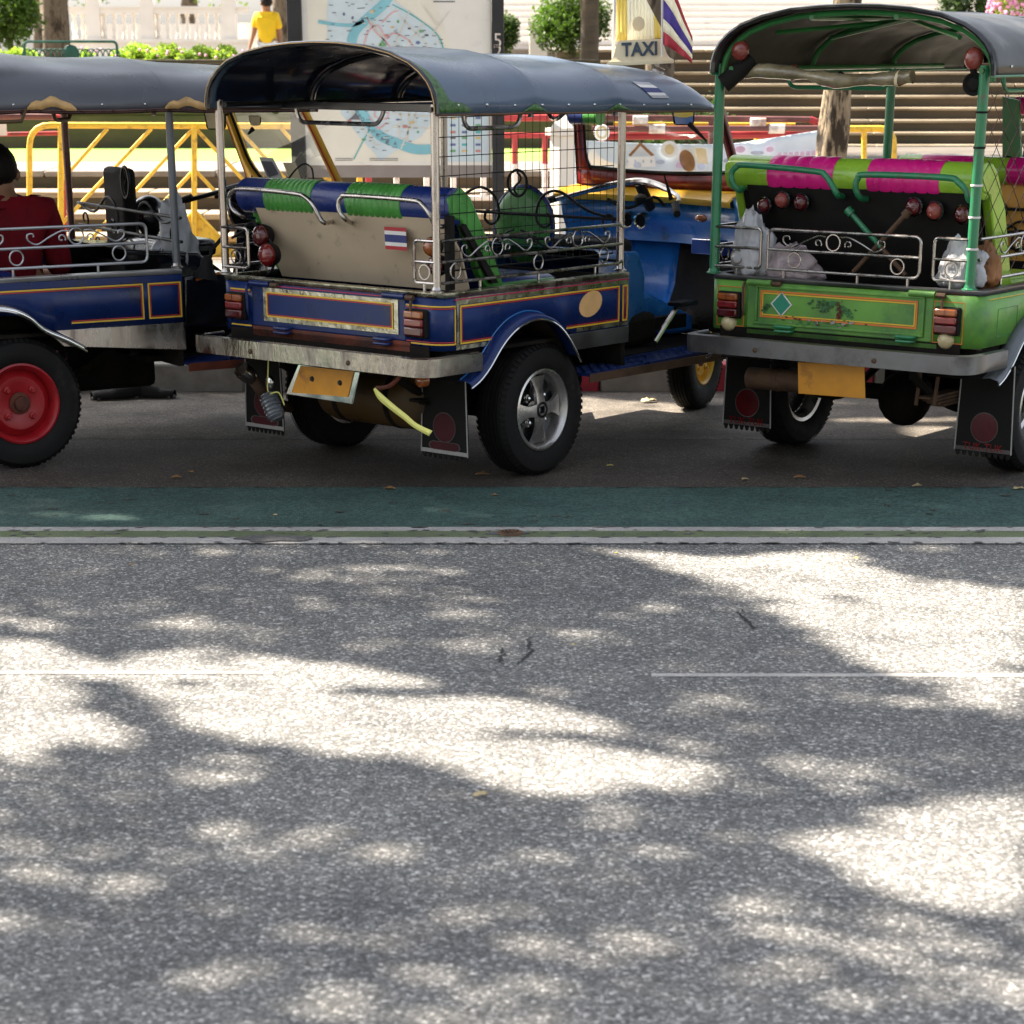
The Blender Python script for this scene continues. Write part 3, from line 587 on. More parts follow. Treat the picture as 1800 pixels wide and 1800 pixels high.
# flowers on the wall
t = root('flowering_plants', 'pink flowering plants and leaves along the terrace wall behind the left roof', 'flowers', (-3.6, 25.7, 1.54))
leaves('foliage', [((x * .36 - .9, 0, .03), (.12, .08, .08)) for x in range(7)], 1500, .05, 'leaf_bright', t, 12, .2)
mb = MB(); rr = random.Random(5)
for i in range(46): mb.ball((rr.uniform(-1, 1.4), rr.uniform(-.08, .05), rr.uniform(.02, .12)), .016, 6)
mb.build('flowers', 'flower_pink', t, kind='stuff')
c = A(1778, 20, 34); t = root('flowering_bush', 'pink blossoming bush at the top right corner', 'bush', (c.x, 34, 1.61))
leaves('foliage', [((0, 0, .55), (.32, .3, .42))], 1500, .06, 'leaf_bright', t, 14, .3); mb = MB()
for i in range(520):
    d = Vector((rr.gauss(0, 1), rr.gauss(0, 1), rr.gauss(0, 1))).normalized() * rr.uniform(.8, 1.1); mb.ball((d.x * .33, d.y * .3, .55 + d.z * .42), .026, 6)
mb.build('flowers', 'flower_pink', t, kind='stuff')
# trunks
def bgtree(px, Y, wpx, base, label, m, bend=(0, 0), pts=None, h=6, crown=True, seed=1):
    x = A(px, 60, Y).x; r = wpx * Y / 4288 / 2; t = root('tree', label, 'tree', (x, Y, base))
    trunk('trunk', pts or [(0, 0, 0), (bend[0] * .3, 0, h * .3), (bend[0], 0, h * .65), (bend[0] * 1.3, 0, h)], [r * 1.12, r, r * .95, r * .7], m, t, seed=seed)
    if crown: leaves('crown', [((0, 0, h + .6), (1.9, 1.9, 1.1)), ((1.2, .5, h), (1.2, 1.2, .8)), ((-1.2, -.4, h + .3), (1.2, 1.2, .8))], 2600, .28, 'leaf_far', t, seed, .3)
    return t
t = bgtree(98, 30.5, 46, .85, 'thick tree trunk with patchy bark at the upper left', 'bark', seed=3)
trunk('limb', [(.05, 0, 1.25), (.26, 0, 1.48), (.55, 0, 1.66), (1.0, 0, 1.85)], [.05, .05, .045, .03], 'bark', t, n=8)
bgtree(498, 37, 34, .85, 'brown tree trunk just left of the map sign behind the person in yellow', 'bark', seed=4)
bgtree(1036, 27.5, 31, .48, 'slender palm trunk in front of the large round bush', 'bark_palm', seed=5)
bgtree(1160, 28.5, 48, .48, 'tree trunk behind the taxi sign and its flags', 'bark', seed=6)
c = A(1468, 330, 16); P = [A(x, y, 16) - Vector((c.x, 16, .14)) for x, y in ((1468, 372), (1466, 330), (1474, 280), (1480, 225), (1486, 150), (1497, 50), (1505, -60), (1515, -220), (1530, -500), (1540, -900))]
P[0].z = 0
bgtree(1468, 16, 52, .14, 'pale rough tree trunk seen through the green tuk tuk', 'bark_pale', pts=P, h=5.2, crown=False, seed=7)
x = -1.15; t = root('tree', 'spreading tree standing behind the map sign, its crown above the view', 'tree', (x, 28.2, .7))
trunk('trunk', [(0, 0, 0), (.1, 0, 2), (0, .1, 4), (-.1, 0, 5.5)], [.2, .17, .14, .1], 'bark', t, seed=9)
leaves('crown', [((-.4, 0, 5.9), (2.6, 2.4, 1.2)), ((1.8, -1.2, 5.6), (1.8, 1.8, .9)), ((-2.2, 1.0, 5.7), (1.8, 1.6, .9)), ((.5, 1.8, 6.2), (2, 1.6, .9))], 15000, .17, 'leaf_canopy', t, 19, .1)
# far green masses and white building pieces
def farmass(x0, x1, Y, z0, z1, label, m, seed, n):
    t = root('tree', label, 'tree', ((x0 + x1) / 2, Y, z0)); wd = (x1 - x0) / 2; hh = z1 - z0
    trunk('trunk', [(0, 0, 0), (.1, 0, hh * .4), (0, 0, hh * .7)], [.25, .2, .12], 'bark', t, n=8)
    leaves('crown', [((-wd * .5, 0, hh * .62), (wd * .6, wd * .6, hh * .38)), ((wd * .4, 0, hh * .55), (wd * .6, wd * .6, hh * .42)), ((0, .5, hh * .8), (wd * .5, wd * .5, hh * .25))], n, .22, m, t, seed, .2)
farmass(-17, -10, 70, 1.5, 8, 'broad green tree in the far left background', 'leaf_far', 21, 7000)
farmass(-11, -6.5, 66, 1.5, 7, 'sunlit green tree behind the white balustrade', 'leaf_bright', 22, 3500)
farmass(15, 26, 60, 1.6, 9, 'dense green tree in the far right background', 'leaf_dark', 23, 7000)
mb = MB(); mb.box(9.6, 30, 70, 72, 1.6, 9); mb.box(9.4, 30, 69.9, 72, 1.6, 2.1); tag(mb.build('white_building', 'white_plaster', sm=False), 'bright white building wall in the far right background', 'building')
# white balustrade
b = root('balustrade', 'white stone balustrade with piers and openings beyond the hedges', 'balustrade', (0, 50, 1.70)); Yb = 50
def bx(px): return (px - 900) * Yb / 4288
mb = MB(); mb.box(bx(120), bx(440), -.2, .2, -.85, 0); mb.box(bx(118), bx(442), -.25, .22, 0, .07); mb.build('plinth', 'white_plaster', b, sm=False)
mb = MB(); mb.box(bx(120), bx(440), -.14, .14, .55, .65); mb.box(bx(120), bx(440), -.18, .18, .652, .69); mb.build('rail', 'white_plaster', b, sm=False)
for px in (168, 262, 405):
    mb = MB(); x = bx(px); mb.box(x - .14, x + .14, -.17, .17, .07, .86); mb.box(x - .17, x + .17, -.2, .2, .862, .93); mb.lathe([(.10, .93), (.13, 1.0), (.07, 1.12), (.11, 1.2), (0, 1.25)], (x, 0, 0), (0, 0, 1), 12); mb.build('pier', 'white_plaster', b, sm=False)
bal = None
for px in list(range(186, 252, 17)) + list(range(280, 396, 17)) + [133, 148]:
    if bal is None:
        mb = MB(); mb.lathe([(.05, .07), (.05, .12), (.03, .16), (.06, .27), (.035, .4), (.03, .47), (.05, .5), (.05, .55)], (0, 0, 0), (0, 0, 1), 10); bal = mb.build('baluster', 'white_plaster', b); o = bal
    else: o = bal.copy(); COL.objects.link(o)
    o.location = (bx(px), 0, 0)
mb = MB(); mb.box(bx(60), bx(1000), 9, 10, -1, .42); mb.box(bx(415), bx(470), .5, 1.2, -.85, .38); tag(mb.build('garden_wall', 'white_plaster', sm=False), 'low white garden wall beyond the balustrade near the person in yellow', 'wall'); bpy.data.objects['garden_wall'].location = (0, 50, 1.70)
sheet('terrace', -30, .6, 29, 62, .85, 'paving')
# pale plinth by the bush
c0 = A(931, 45, 31); c1 = A(962, 110, 31); mb = MB(); mb.box(c0.x, c1.x, 31, 31.4, .5, c0.z); mb.box(c0.x - .03, c1.x + .03, 30.97, 31.43, c0.z + .002, c0.z + .05); tag(mb.build('stone_pedestal', 'white_plaster', sm=False), 'pale stone pedestal between the two round bushes', 'pedestal')
# iron bench
c0 = A(42, 73, 25.36); c1 = A(205, 73, 25.36); bn = root('iron_bench', 'dark green ornamental iron bench back behind the left roof', 'bench', (c0.x, 25.36, 1.0)); L_ = c1.x - c0.x; top = c0.z - 1.0
mb = MB(); mb.tube(round_path([(0, 0, .35), (0, 0, top), (L_, 0, top), (L_, 0, .35)], .05), .015, 6); mb.tube([(0, 0, .46), (L_, 0, .46)], .012, 6); mb.build('back_frame', 'bench_green', bn)
mb = MB()
for i in range(16): x = L_ * (i + .5) / 16; mb.tube(circle((x, 0, .59), .055, (1, 0, 0), (0, 0, 1), 12), .007, 5, closed=True)
mb.ball((L_ / 2, 0, .6), .09, 10, (1, .2, 1)); mb.build('scroll_panel', 'bench_green', bn)
mb = MB(); mb.box(0, L_, -.45, 0, .36, .39); mb.build('seat', 'bench_green', bn)
for x in (0.03, L_ - .03):
    for y in (-.42, -.02): mb = MB(); mb.tube([(x, y, 0), (x, y, .36)], .015, 6); mb.build('leg', 'bench_green', bn)

# ---------------------------------------------------------------- barriers
def barrier(Y, label, group=None, name='barrier', cat='barrier'):
    return root(name, label, cat, (0, Y, 0), group=group)
def ln(b, Y, name, m, pts, r=.02, rr_=0, dy=0):
    P = [A(x, y, Y) - Vector((0, Y - dy, 0)) for x, y in pts]
    if rr_: P = round_path(P, rr_)
    mb = MB(); mb.tube(P, r, 8); return mb.build(name, m, b)
Y = 18.5; b = barrier(Y, 'yellow steel crowd barrier with diagonal bars seen through the left tuk tuk', 'street barriers behind the tuk tuks')
ln(b, Y, 'outer_frame', 'fence_yellow', [(52, 455), (52, 220), (632, 222), (632, 455)], .023, .16)
ln(b, Y, 'upright', 'fence_yellow', [(108, 222), (108, 455)], .024, dy=-.02); ln(b, Y, 'upright', 'fence_yellow', [(342, 222), (342, 452)], .022, dy=-.02); ln(b, Y, 'upright', 'fence_yellow', [(580, 222), (580, 455)], .024, dy=-.02)
for p in (((189, 226), (110, 315)), ((266, 226), (110, 392)), ((340, 226), (130, 452)), ((342, 298), (200, 450)), ((342, 370), (266, 450))):
    ln(b, Y, 'diagonal_bar', 'fence_yellow', p, .0145); ln(b, Y, 'diagonal_bar', 'fence_yellow', [(684 - x, y) for x, y in p], .0145)
mb = MB(); P = [A(x, y, Y) - Vector((0, Y + .004, 0)) for x, y in ((342, 374), (268, 448), (416, 448))]; mb.quadbox(P, (0, .008, 0)); mb.build('gusset_plate', 'fence_yellow', b, sm=False)
ln(b, Y, 'lower_rail', 'fence_yellow', [(52, 448), (632, 448)], .02, dy=.012)
for px in (56, 345, 628):
    x = A(px, 450, Y).x; mb = MB(); mb.tube(round_path([(x, -.28, .17), (x, -.26, .22), (x, .26, .22), (x, .28, .17)], .05), .02, 6); mb.build('foot', 'fence_yellow', b)
Y = 18.8; b = barrier(Y, 'red and dark pipe barrier end behind the man in the red shirt', 'street barriers behind the tuk tuks')
ln(b, Y, 'frame', 'fence_maroon', [(-80, 205), (92, 205)], .024); ln(b, Y, 'frame_end', 'fence_red', [(92, 205), (109, 207), (111, 240), (113, 468)], .024, .06); ln(b, Y, 'rail', 'fence_red', [(-80, 238), (108, 234)], .016); ln(b, Y, 'foot', 'fence_maroon', [(-60, 205), (-60, 468)], .024)
mb = MB(); p0 = A(-60, 215, Y); p1 = A(14, 238, Y); mb.box(p0.x, p1.x, -.032, -.026, p1.z, p0.z); mb.build('sign_plate', 'fence_white', b, sm=False)
Y = 18.3; b = barrier(Y, 'red and white painted barrier between map sign and windscreen of the centre tuk tuk', 'street barriers behind the tuk tuks')
ln(b, Y, 'top_rail', 'fence_red', [(648, 462), (648, 207), (1000, 207), (1000, 462)], .026, .1); ln(b, Y, 'middle_rail', 'fence_red', [(648, 238), (1000, 238)], .02); ln(b, Y, 'lower_rail', 'fence_white', [(648, 348), (1000, 348)], .02)
for px in (697, 750, 797, 850, 905, 958): ln(b, Y, 'upright', 'fence_red', [(px, 238), (px, 288)], .022, dy=-.002); ln(b, Y, 'upright', 'fence_white', [(px, 288), (px, 350)], .0225, dy=-.002)
Y = 18.9; b = barrier(Y, 'dark maroon double pipe barrier with white patches above the banner', 'street barriers behind the tuk tuks')
ln(b, Y, 'pipe', 'fence_maroon', [(1040, 206), (1424, 210)], .022); ln(b, Y, 'pipe', 'fence_maroon', [(1040, 226), (1445, 225)], .022, dy=-.06); ln(b, Y, 'pipe_end', 'fence_red', [(1424, 210), (1436, 214), (1442, 240)], .026, .03)
for x0, x1, y in ((1112, 1138, 211), (1140, 1168, 226), (1318, 1345, 215), (1350, 1378, 226)): ln(b, Y, 'painted_sleeve', 'fence_white', [(x0, y), (x1, y)], .036, dy=-.05)
ln(b, Y, 'red_rail', 'fence_red', [(1060, 240), (1440, 236)], .03, dy=.05); ln(b, Y, 'yellow_rail', 'fence_yellow', [(1080, 218), (1400, 220)], .014, dy=.08)
for px in (1060, 1250, 1440): ln(b, Y, 'upright', 'fence_maroon', [(px, 208), (px, 450)], .022, dy=.0)
Y = 19.2; b = barrier(Y, 'rusty yellow barrier end seen through the green tuk tuk right of the trunk', 'street barriers behind the tuk tuks')
ln(b, Y, 'frame', 'fence_yellow', [(1330, 440), (1330, 228), (1571, 226), (1571, 440)], .026, .12); ln(b, Y, 'upright', 'fence_yellow', [(1519, 228), (1519, 440)], .022)
# banner
Y = 18.0; t = root('banner', 'long pale blue printed banner tied along the barrier beside the trunk', 'banner', (0, Y, 0)); rows = []
for j in range(9):
    row = []
    for i in range(41):
        px = 1008 + 450 * i / 40; top = 246 + 8 * math.sin(i / 40 * math.pi) - 20 * max(0, (i / 40 - .6)) / .4; py = top + (332 - top) * j / 8
        p = A(px, py, Y); row.append((p.x, .03 * noise.noise(Vector((i * .25, j * .3, 2))), p.z))
    rows.append(row)
mb = MB(); mb.grid(rows); mb.build('cloth', 'banner', t, solid=.004, angle=180)
def bprint(name, pts, m, yo=-.05):
    P = [A(x, y, Y) for x, y in pts]; mb = MB(); mb.quadbox([(p.x, yo, p.z) for p in P], (0, .003, 0)); mb.build(name, m, t, sm=False)
def ell(px, py, a, b_, rot=0, n=18): return [(px + a * math.cos(2 * math.pi * i / n) * math.cos(rot) - b_ * math.sin(2 * math.pi * i / n) * math.sin(rot), py + a * math.cos(2 * math.pi * i / n) * math.sin(rot) + b_ * math.sin(2 * math.pi * i / n) * math.cos(rot)) for i in range(n)]
bprint('printed_roof', [(1104, 272), (1125, 249), (1150, 272), (1144, 274), (1125, 256), (1108, 275)], 'banner_brown'); bprint('printed_house', [(1102, 276), (1150, 274), (1152, 292), (1104, 294)], 'banner_white', -.047)
bprint('printed_disc', ell(1176, 262, 16, 15), 'banner_white'); bprint('printed_statue', ell(1176, 262, 8, 9), 'banner_sand', -.054); bprint('printed_oval', ell(1207, 282, 13, 20, -.35), 'banner_brown', -.056); bprint('printed_card', [(1221, 259), (1240, 261), (1244, 288), (1226, 286)], 'banner_sand')
for k, (x, y, a) in enumerate(((1160, 284, 8), (1194, 290, 7), (1232, 292, 6), (1260, 270, 8), (1280, 282, 10), (1300, 262, 9), (1330, 268, 12), (1352, 262, 7), (1120, 290, 7))): bprint('faded_mark', ell(x, y, a, 4 + k % 3), ('banner_ink', 'banner_pink')[k % 2])
for k in range(9): bprint('faded_letter', [(1366 + k * 10, 268 - k * .6), (1372 + k * 10, 267.6 - k * .6), (1373 + k * 10, 276 - k * .6), (1365 + k * 10, 276.4 - k * .6)], 'banner_pink')
for k in range(4): bprint('faded_mark', ell(1102 + k * 14, 283, 1.6, 3), 'banner_ink', -.058)
# square white post
c = A(988, 300, 16.9); t = root('concrete_post', 'square cream concrete post with a sloped cap right of the map sign', 'post', (c.x, 16.9, .14), R(40))
mb = MB(); mb.box(-.062, .062, -.062, .062, 0, .96); mb.build('shaft', 'white_plaster', t, bevel=.006); mb = MB(); mb.quadbox([(-.085, -.085, .962), (.085, -.085, .962), (.085, .085, .962), (-.085, .085, .962)], (0, 0, .05)); mb.lathe([(.11, 1.012), (.03, 1.10), (0, 1.10)], (0, 0, 0), (0, 0, 1), 4); mb.build('cap', 'white_plaster', t, sm=False)
# small round sign and board by the banner
c = A(1058, 233, 18.2); t = root('round_sign', 'small round pale sign on a red and white post behind the red windscreen pillar', 'sign', (c.x, 18.2, .14)); mb = MB(); mb.lathe([(0, -.02), (.056, -.02), (.06, 0), (.056, .02), (0, .02)], (0, 0, c.z - .14), (0, 1, 0), 24); mb.build('disc', 'banner_white', t); mb = MB(); mb.lathe([(.030, -.024), (.045, -.024), (.045, -.021)], (0, 0, c.z - .14), (0, 1, 0), 24); mb.build('ring', 'banner_sand', t); mb = MB(); mb.tube([(0, .02, 0), (0, .02, c.z - .16)], .02, 8); mb.build('pole', 'fence_red', t)

# ---------------------------------------------------------------- map sign
Y = 17.0; t = root('map_sign', 'large white city map board between two black posts, post marked 52', 'map sign', (0, Y, .14))
def sx(px): return A(px, 200, Y).x
def sz(py): return A(700, py, Y).z - .14
for a, b_ in ((511, 536), (865, 886)): mb = MB(); mb.box(sx(a), sx(b_), -.06, .06, 0, 2.6); mb.build('post', 'post_black', t, bevel=.004)
mb = MB(); mb.box(sx(536) + .002, sx(865) - .002, -.02, .03, sz(290), 2.5); board = mb.build('board', 'board_white', t, sm=False)
mb = MB(); mb.box(sx(536) + .002, sx(865) - .002, -.012, .03, sz(312), sz(290) - .003); mb.build('grey_panel', 'grey_panel', t, sm=False)
mb = MB(); mb.box(sx(536) + .002, sx(865) - .002, -.02, .03, 2.503, 2.6); mb.build('top_frame', 'post_black', t, sm=False)
def mp(name, pts, m, lv): P = [A(x, y, Y) for x, y in pts]; mb = MB(); mb.quadbox([(p.x, -.0215 - lv * .0012, p.z - .14) for p in P], (0, .001, 0)); mb.build(name, m, board, sm=False)
def ribbon(pts, wd):
    up = []; dn = []
    P = smooth_path([(x, y, 0) for x, y in pts], 5)
    for i, p in enumerate(P):
        d = (P[min(i + 1, len(P) - 1)] - P[max(i - 1, 0)]).normalized(); n_ = Vector((-d.y, d.x, 0)) * wd / 2; up.append((p.x + n_.x, p.y + n_.y)); dn.append((p.x - n_.x, p.y - n_.y))
    return up, dn
def mrib(name, pts, wd, m, lv):
    up, dn = ribbon(pts, wd); mb = MB()
    def cv(q): p = A(q[0], q[1], Y); return (p.x, -.0225 - lv * .0012, p.z - .14)
    mb.grid([[cv(q) for q in up], [cv(q) for q in dn]]); mb.build(name, m, board, sm=False)
mp('map_field', [(540, -20), (850, -20), (852, 284), (545, 284)], 'board_cream', 0)
mp('map_field', [(760, -20), (862, -20), (862, 284), (852, 284), (800, 110)], 'board_white', 1)
mp('map_district', [(578, -20), (690, 0), (720, 20), (765, 55), (782, 95), (776, 190), (740, 240), (700, 262), (670, 282), (632, 240), (600, 200), (590, 160), (577, 90), (575, 30)], 'map_blue', 2)
mp('map_legend', [(784, 200), (858, 200), (858, 284), (784, 284)], 'map_blue', 2)
mrib('map_river', [(690, -15), (672, 10), (640, 38), (622, 60), (618, 90), (622, 140), (630, 185), (645, 210), (668, 238), (700, 252), (730, 262), (760, 262)], 17, 'map_river', 3)
mrib('map_canal', [(560, 38), (590, 43), (622, 44), (640, 36)], 6, 'map_river', 3); mrib('map_canal', [(690, 8), (730, 30), (768, 60), (780, 90), (776, 110)], 2, 'map_teal', 3)
mrib('map_canal', [(650, 228), (640, 245), (622, 280)], 2, 'map_teal', 3)
for P_ in ([(645, 30), (660, 55), (680, 75), (690, 90)], [(672, 40), (690, 22), (700, 20)], [(640, 80), (648, 55), (665, 45), (680, 68), (692, 58), (720, 72), (728, 90)], [(660, 190), (660, 205), (680, 208), (684, 190)], [(650, 205), (665, 225), (680, 215)]): mrib('map_route', P_, 2.4, 'map_pink', 4)
for P_ in ([(643, 28), (660, 48), (680, 78)], [(700, 25), (760, 88)], [(720, 18), (690, 90)], [(745, 40), (700, 100)], [(690, 200), (770, 205)], [(705, 190), (700, 240)], [(720, 190), (716, 250)], [(735, 190), (705, 262)], [(690, 222), (755, 225)], [(600, 170), (660, 255)], [(540, 235), (590, 215)], [(760, 60), (790, 20)], [(745, 10), (770, 45)]): mrib('map_road', P_, 2.2, 'map_road', 4)
rr = random.Random(8)
for i in range(150):
    while True:
        x = rr.uniform(560, 790); y = rr.choice((rr.uniform(-10, 90), rr.uniform(185, 268)))
        if inside((x, y), [(578, -20), (690, 0), (765, 55), (790, 95), (776, 190), (740, 240), (670, 282), (600, 200), (565, 90), (575, 30)]): break
    wq = rr.uniform(3, 9); mp('map_mark', [(x, y), (x + wq, y), (x + wq, y + 1.2), (x, y + 1.2)], rr.choice(('map_ink', 'map_ink', 'map_road')), 5)
for i, (x, y) in enumerate([(620, 32), (655, 20), (680, 62), (700, 38), (720, 50), (735, 75), (668, 78), (615, 212), (640, 245), (680, 250), (700, 210), (725, 215), (660, 190), (740, 55), (750, 62), (605, 25), (690, 48), (712, 222), (735, 232)]):
    mp('map_symbol', ell(x, y, 2.2 + i % 3, 2.0 + i % 2, 0, 8), ('map_navy', 'map_gold', 'map_red', 'map_green', 'map_ink')[i % 5], 6)
mp('map_symbol', [(668, 78), (672, 70), (680, 82), (666, 82)], 'map_green', 6); mp('map_symbol', [(614, 210), (626, 198), (634, 210)], 'map_ink', 6)
for c_, x in enumerate((792, 812, 836)):
    for r_, y in enumerate((205, 218, 230, 240, 252, 263)): mp('legend_mark', [(x, y), (x + 9, y), (x + 9, y + 4), (x, y + 4)], ('map_gold', 'map_navy', 'map_red', 'map_ink', 'map_navy', 'map_green', 'map_teal')[(c_ * 2 + r_) % 7], 5)
for y in (278, 281): mp('map_mark', [(590, y), (620, y), (620, y + 1), (590, y + 1)], 'map_ink', 5); mp('map_mark', [(650, y), (700, y), (700, y + 1), (650, y + 1)], 'map_ink', 5)
mp('map_mark', [(762, 2), (800, 2), (800, 4), (762, 4)], 'map_ink', 5)
for i, ch in enumerate('CHAO PHRAYA'):
    pts_ = smooth_path([(625, 192, 0), (636, 208, 0), (652, 226, 0), (672, 244, 0), (700, 254, 0)], 8); q = pts_[int(i / 10.5 * (len(pts_) - 1))]; p = A(q.x, q.y, Y)
    if ch != ' ': text_mesh('river_letter', ch, .035, 'map_ink', board, Matrix.Translation((p.x, -.031, p.z - .14)) @ Matrix.Rotation(math.pi / 2, 4, 'X'), .001)
for ch, py in (('5', 72), ('2', 92)):
    p = A(875, py, Y); text_mesh('number', ch, .13, 'fence_white', t, Matrix.Translation((p.x, -.0625, p.z - .14)) @ Matrix.Rotation(math.pi / 2, 4, 'X'), .003)

# ---------------------------------------------------------------- tuk tuks
WV = (-.07, 1.20)                                 # outer faces of the body
def sheet_pts(mb, A_, B_): mb.grid([A_, B_])
def flat_frame(mb, P, wd, off):                   # P: function (s,t)->point ; rectangle s0,s1,t0,t1 as four strips
    pass
def frame2(name, mp_, s0, s1, t0, t1, wd, m, parent, th=.0015):
    mb = MB()
    def q(a, b, c, d): 
        A_, B_, C_, D_ = mp_(a, c, 0), mp_(b, c, 0), mp_(b, d, 0), mp_(a, d, 0); E_, F_, G_, H_ = mp_(a, c, th), mp_(b, c, th), mp_(b, d, th), mp_(a, d, th)
        i = len(mb.v); mb.v += [tuple(x) for x in (A_, B_, C_, D_, E_, F_, G_, H_)]
        for f in ((0, 1, 2, 3), (7, 6, 5, 4), (0, 4, 5, 1), (1, 5, 6, 2), (2, 6, 7, 3), (3, 7, 4, 0)): mb.face([i + k for k in f])
    q(s0, s1, t0, t0 + wd); q(s0, s1, t1 - wd, t1); q(s0, s0 + wd, t0 + wd, t1 - wd); q(s1 - wd, s1, t0 + wd, t1 - wd)
    return mb.build(name, m, parent, sm=False)
def plate2(name, mp_, s0, s1, t0, t1, m, parent, th=.0015, o0=0):
    mb = MB(); P = [mp_(s0, t0, o0), mp_(s1, t0, o0), mp_(s1, t1, o0), mp_(s0, t1, o0)]; n_ = mp_(s0, t0, o0 + th) - mp_(s0, t0, o0)
    mb.quadbox(P, n_); return mb.build(name, m, parent, sm=False)
def sideR(s, t, o): return Vector((s, WV[0] - .0035 - o, t))        # right side: s = u
def rear(s, t, o): return Vector((-.0435 - o, s, t))                # rear: s = v
def flag_sticker(parent, P0, ex, ey, nrm, w_, h_, name='flag_sticker'):
    """red white blue white red sticker"""
    P0 = Vector(P0); ex = Vector(ex); ey = Vector(ey); nrm = Vector(nrm); mb = MB(); y = 0
    for k, (hh, mi) in enumerate(((1, 0), (1, 1), (2, 2), (1, 1), (1, 0))):
        a = P0 + ey * (h_ * y / 6); y += hh; b_ = P0 + ey * (h_ * y / 6); mb.m(mi).quadbox([a, a + ex * w_, b_ + ex * w_, b_], nrm * .0012)
    return mb.build(name, ['sticker_red', 'sticker_white', 'sticker_blue'], parent, sm=False)
def wheel(parent, c, face, rt, wd, rimr, style, col, rz=0, steer=0):
    """face: +1 outer face looks to -v"""
    w_ = bpy.data.objects.new('wheel', None); COL.objects.link(w_); w_.parent = parent; w_.location = c; w_.rotation_euler = (0, 0, rz)
    h = wd / 2; y = -1 if face > 0 else 1
    mb = MB(); pr = [(rimr * .98, -h * .72), (rimr + .012, -h * .93), (rt * .80, -h * 1.04), (rt * .93, -h * .93), (rt * .985, -h * .70)]
    for g in (-.42, -.16, .12, .38): pr += [(rt, h * (g - .10)), (rt, h * (g + .08)), (rt - .007, h * (g + .10)), (rt - .007, h * (g + .15)), (rt, h * (g + .17))]
    pr += [(rt * .985, h * .70), (rt * .93, h * .93), (rt * .80, h * 1.04), (rimr + .012, h * .93), (rimr * .98, h * .72)]
    mb.lathe([(r, d * y) for r, d in pr], (0, 0, 0), (0, 1, 0), 56)
    n = 64                                          # shoulder blocks
    for i in range(n):
        a = 2 * math.pi * i / n; b_ = a + 2 * math.pi / n * .55
        for s in (-1, 1):
            P = [(math.cos(q) * rr_, s * yy, math.sin(q) * rr_) for q, rr_, yy in ((a, rt * .945, h * .93), (b_, rt * .945, h * .93), (b_, rt * 1.0, h * .70), (a, rt * 1.0, h * .70))]
            mb.quadbox(P, (0, s * .004, 0))
    mb.build('tyre', 'rubber', w_, angle=35)
    O = -h * y * -1                                  # outer face coordinate sign
    ys = -1 if face > 0 else 1                       # outward direction in v
    mb = MB()
    mb.lathe([(rimr * 1.0, ys * h * .72), (rimr * 1.01, ys * h * .86), (rimr * .96, ys * h * .90), (rimr * .90, ys * h * .80), (rimr * .86, ys * h * .55), (rimr * .84, ys * h * .1), (rimr * .8, ys * h * -.3), (rimr * .9, -ys * h * .7), (rimr, -ys * h * .75)], (0, 0, 0), (0, 1, 0), 48)
    if style == 'alloy':
        rim = mb.build('rim', 'alloy', w_)
        mb = MB(); mb.lathe([(rimr * .85, ys * h * .12), (.03, ys * h * .14)], (0, 0, 0), (0, 1, 0), 32); mb.build('brake_drum', 'black_gloss', w_)
        for k in range(4):                            # paired, waisted spokes
            a0 = math.pi / 4 * 0 + k * math.pi / 2 + .05; mb = MB(); L_ = []; R_ = []
            for t in range(9):
                q = t / 8; r = .028 + (rimr * .87 - .028) * q; hw = .022 * (1 - q) + .008 + .046 * max(0, q - .35) ** 1.3 * 1.6
                da = hw / max(r, .03); L_.append((r * math.cos(a0 - da), ys * h * (.78 - .25 * q), r * math.sin(a0 - da))); R_.append((r * math.cos(a0 + da), ys * h * (.78 - .25 * q), r * math.sin(a0 + da)))
            M_ = [((a[0] + b_[0]) / 2, a[1] + ys * .005, (a[2] + b_[2]) / 2) for a, b_ in zip(L_, R_)]
            Lb = [(a[0], a[1] - ys * .016, a[2]) for a in L_]; Rb = [(a[0], a[1] - ys * .016, a[2]) for a in R_]
            mb.grid([Lb, L_, M_, R_, Rb]); mb.build('spoke', 'alloy', rim, angle=60)
            a1 = a0 + math.pi / 4; mb = MB(); mb.ball((.072 * math.cos(a1), ys * h * .42, .072 * math.sin(a1)), .011, 8); mb.lathe([(.022, ys * h * .1), (.018, ys * h * .35), (.0, ys * h * .36)], (.072 * math.cos(a1), 0, .072 * math.sin(a1)), (0, 1, 0), 10); mb.build('wheel_nut', 'chrome_clean', rim)
        mb = MB(); mb.lathe([(.034, ys * h * .5), (.034, ys * h * .84), (.024, ys * h * .86), (.022, ys * h * .7), (0, ys * h * .7)], (0, 0, 0), (0, 1, 0), 20); mb.build('hub_cap', 'black_gloss', rim)
    elif style == 'steel':
        mb.lathe([(rimr * .84, ys * h * .20), (rimr * .74, ys * h * .36), (rimr * .66, ys * h * .52), (rimr * .30, ys * h * .50), (.045, ys * h * .46)], (0, 0, 0), (0, 1, 0), 48)
        rim = mb.build('rim', col, w_)
        mb = MB(); mb.lathe([(.046, ys * h * .3), (.046, ys * h * .58), (.03, ys * h * .62), (.028, ys * h * .82), (.0, ys * h * .84)], (0, 0, 0), (0, 1, 0), 20); mb.build('hub_cap', 'rust_red', rim)
        for k in range(4):
            a1 = k * math.pi / 2 + .75; mb = MB(); mb.lathe([(.017, ys * h * .4), (.016, ys * h * .62), (.009, ys * h * .66), (.009, ys * h * .8), (0, ys * h * .8)], (.078 * math.cos(a1), 0, .078 * math.sin(a1)), (0, 1, 0), 6); mb.build('wheel_nut', col, rim)
    else:                                             # open silver three-oval wheel
        rim = mb.build('rim', 'alloy', w_)
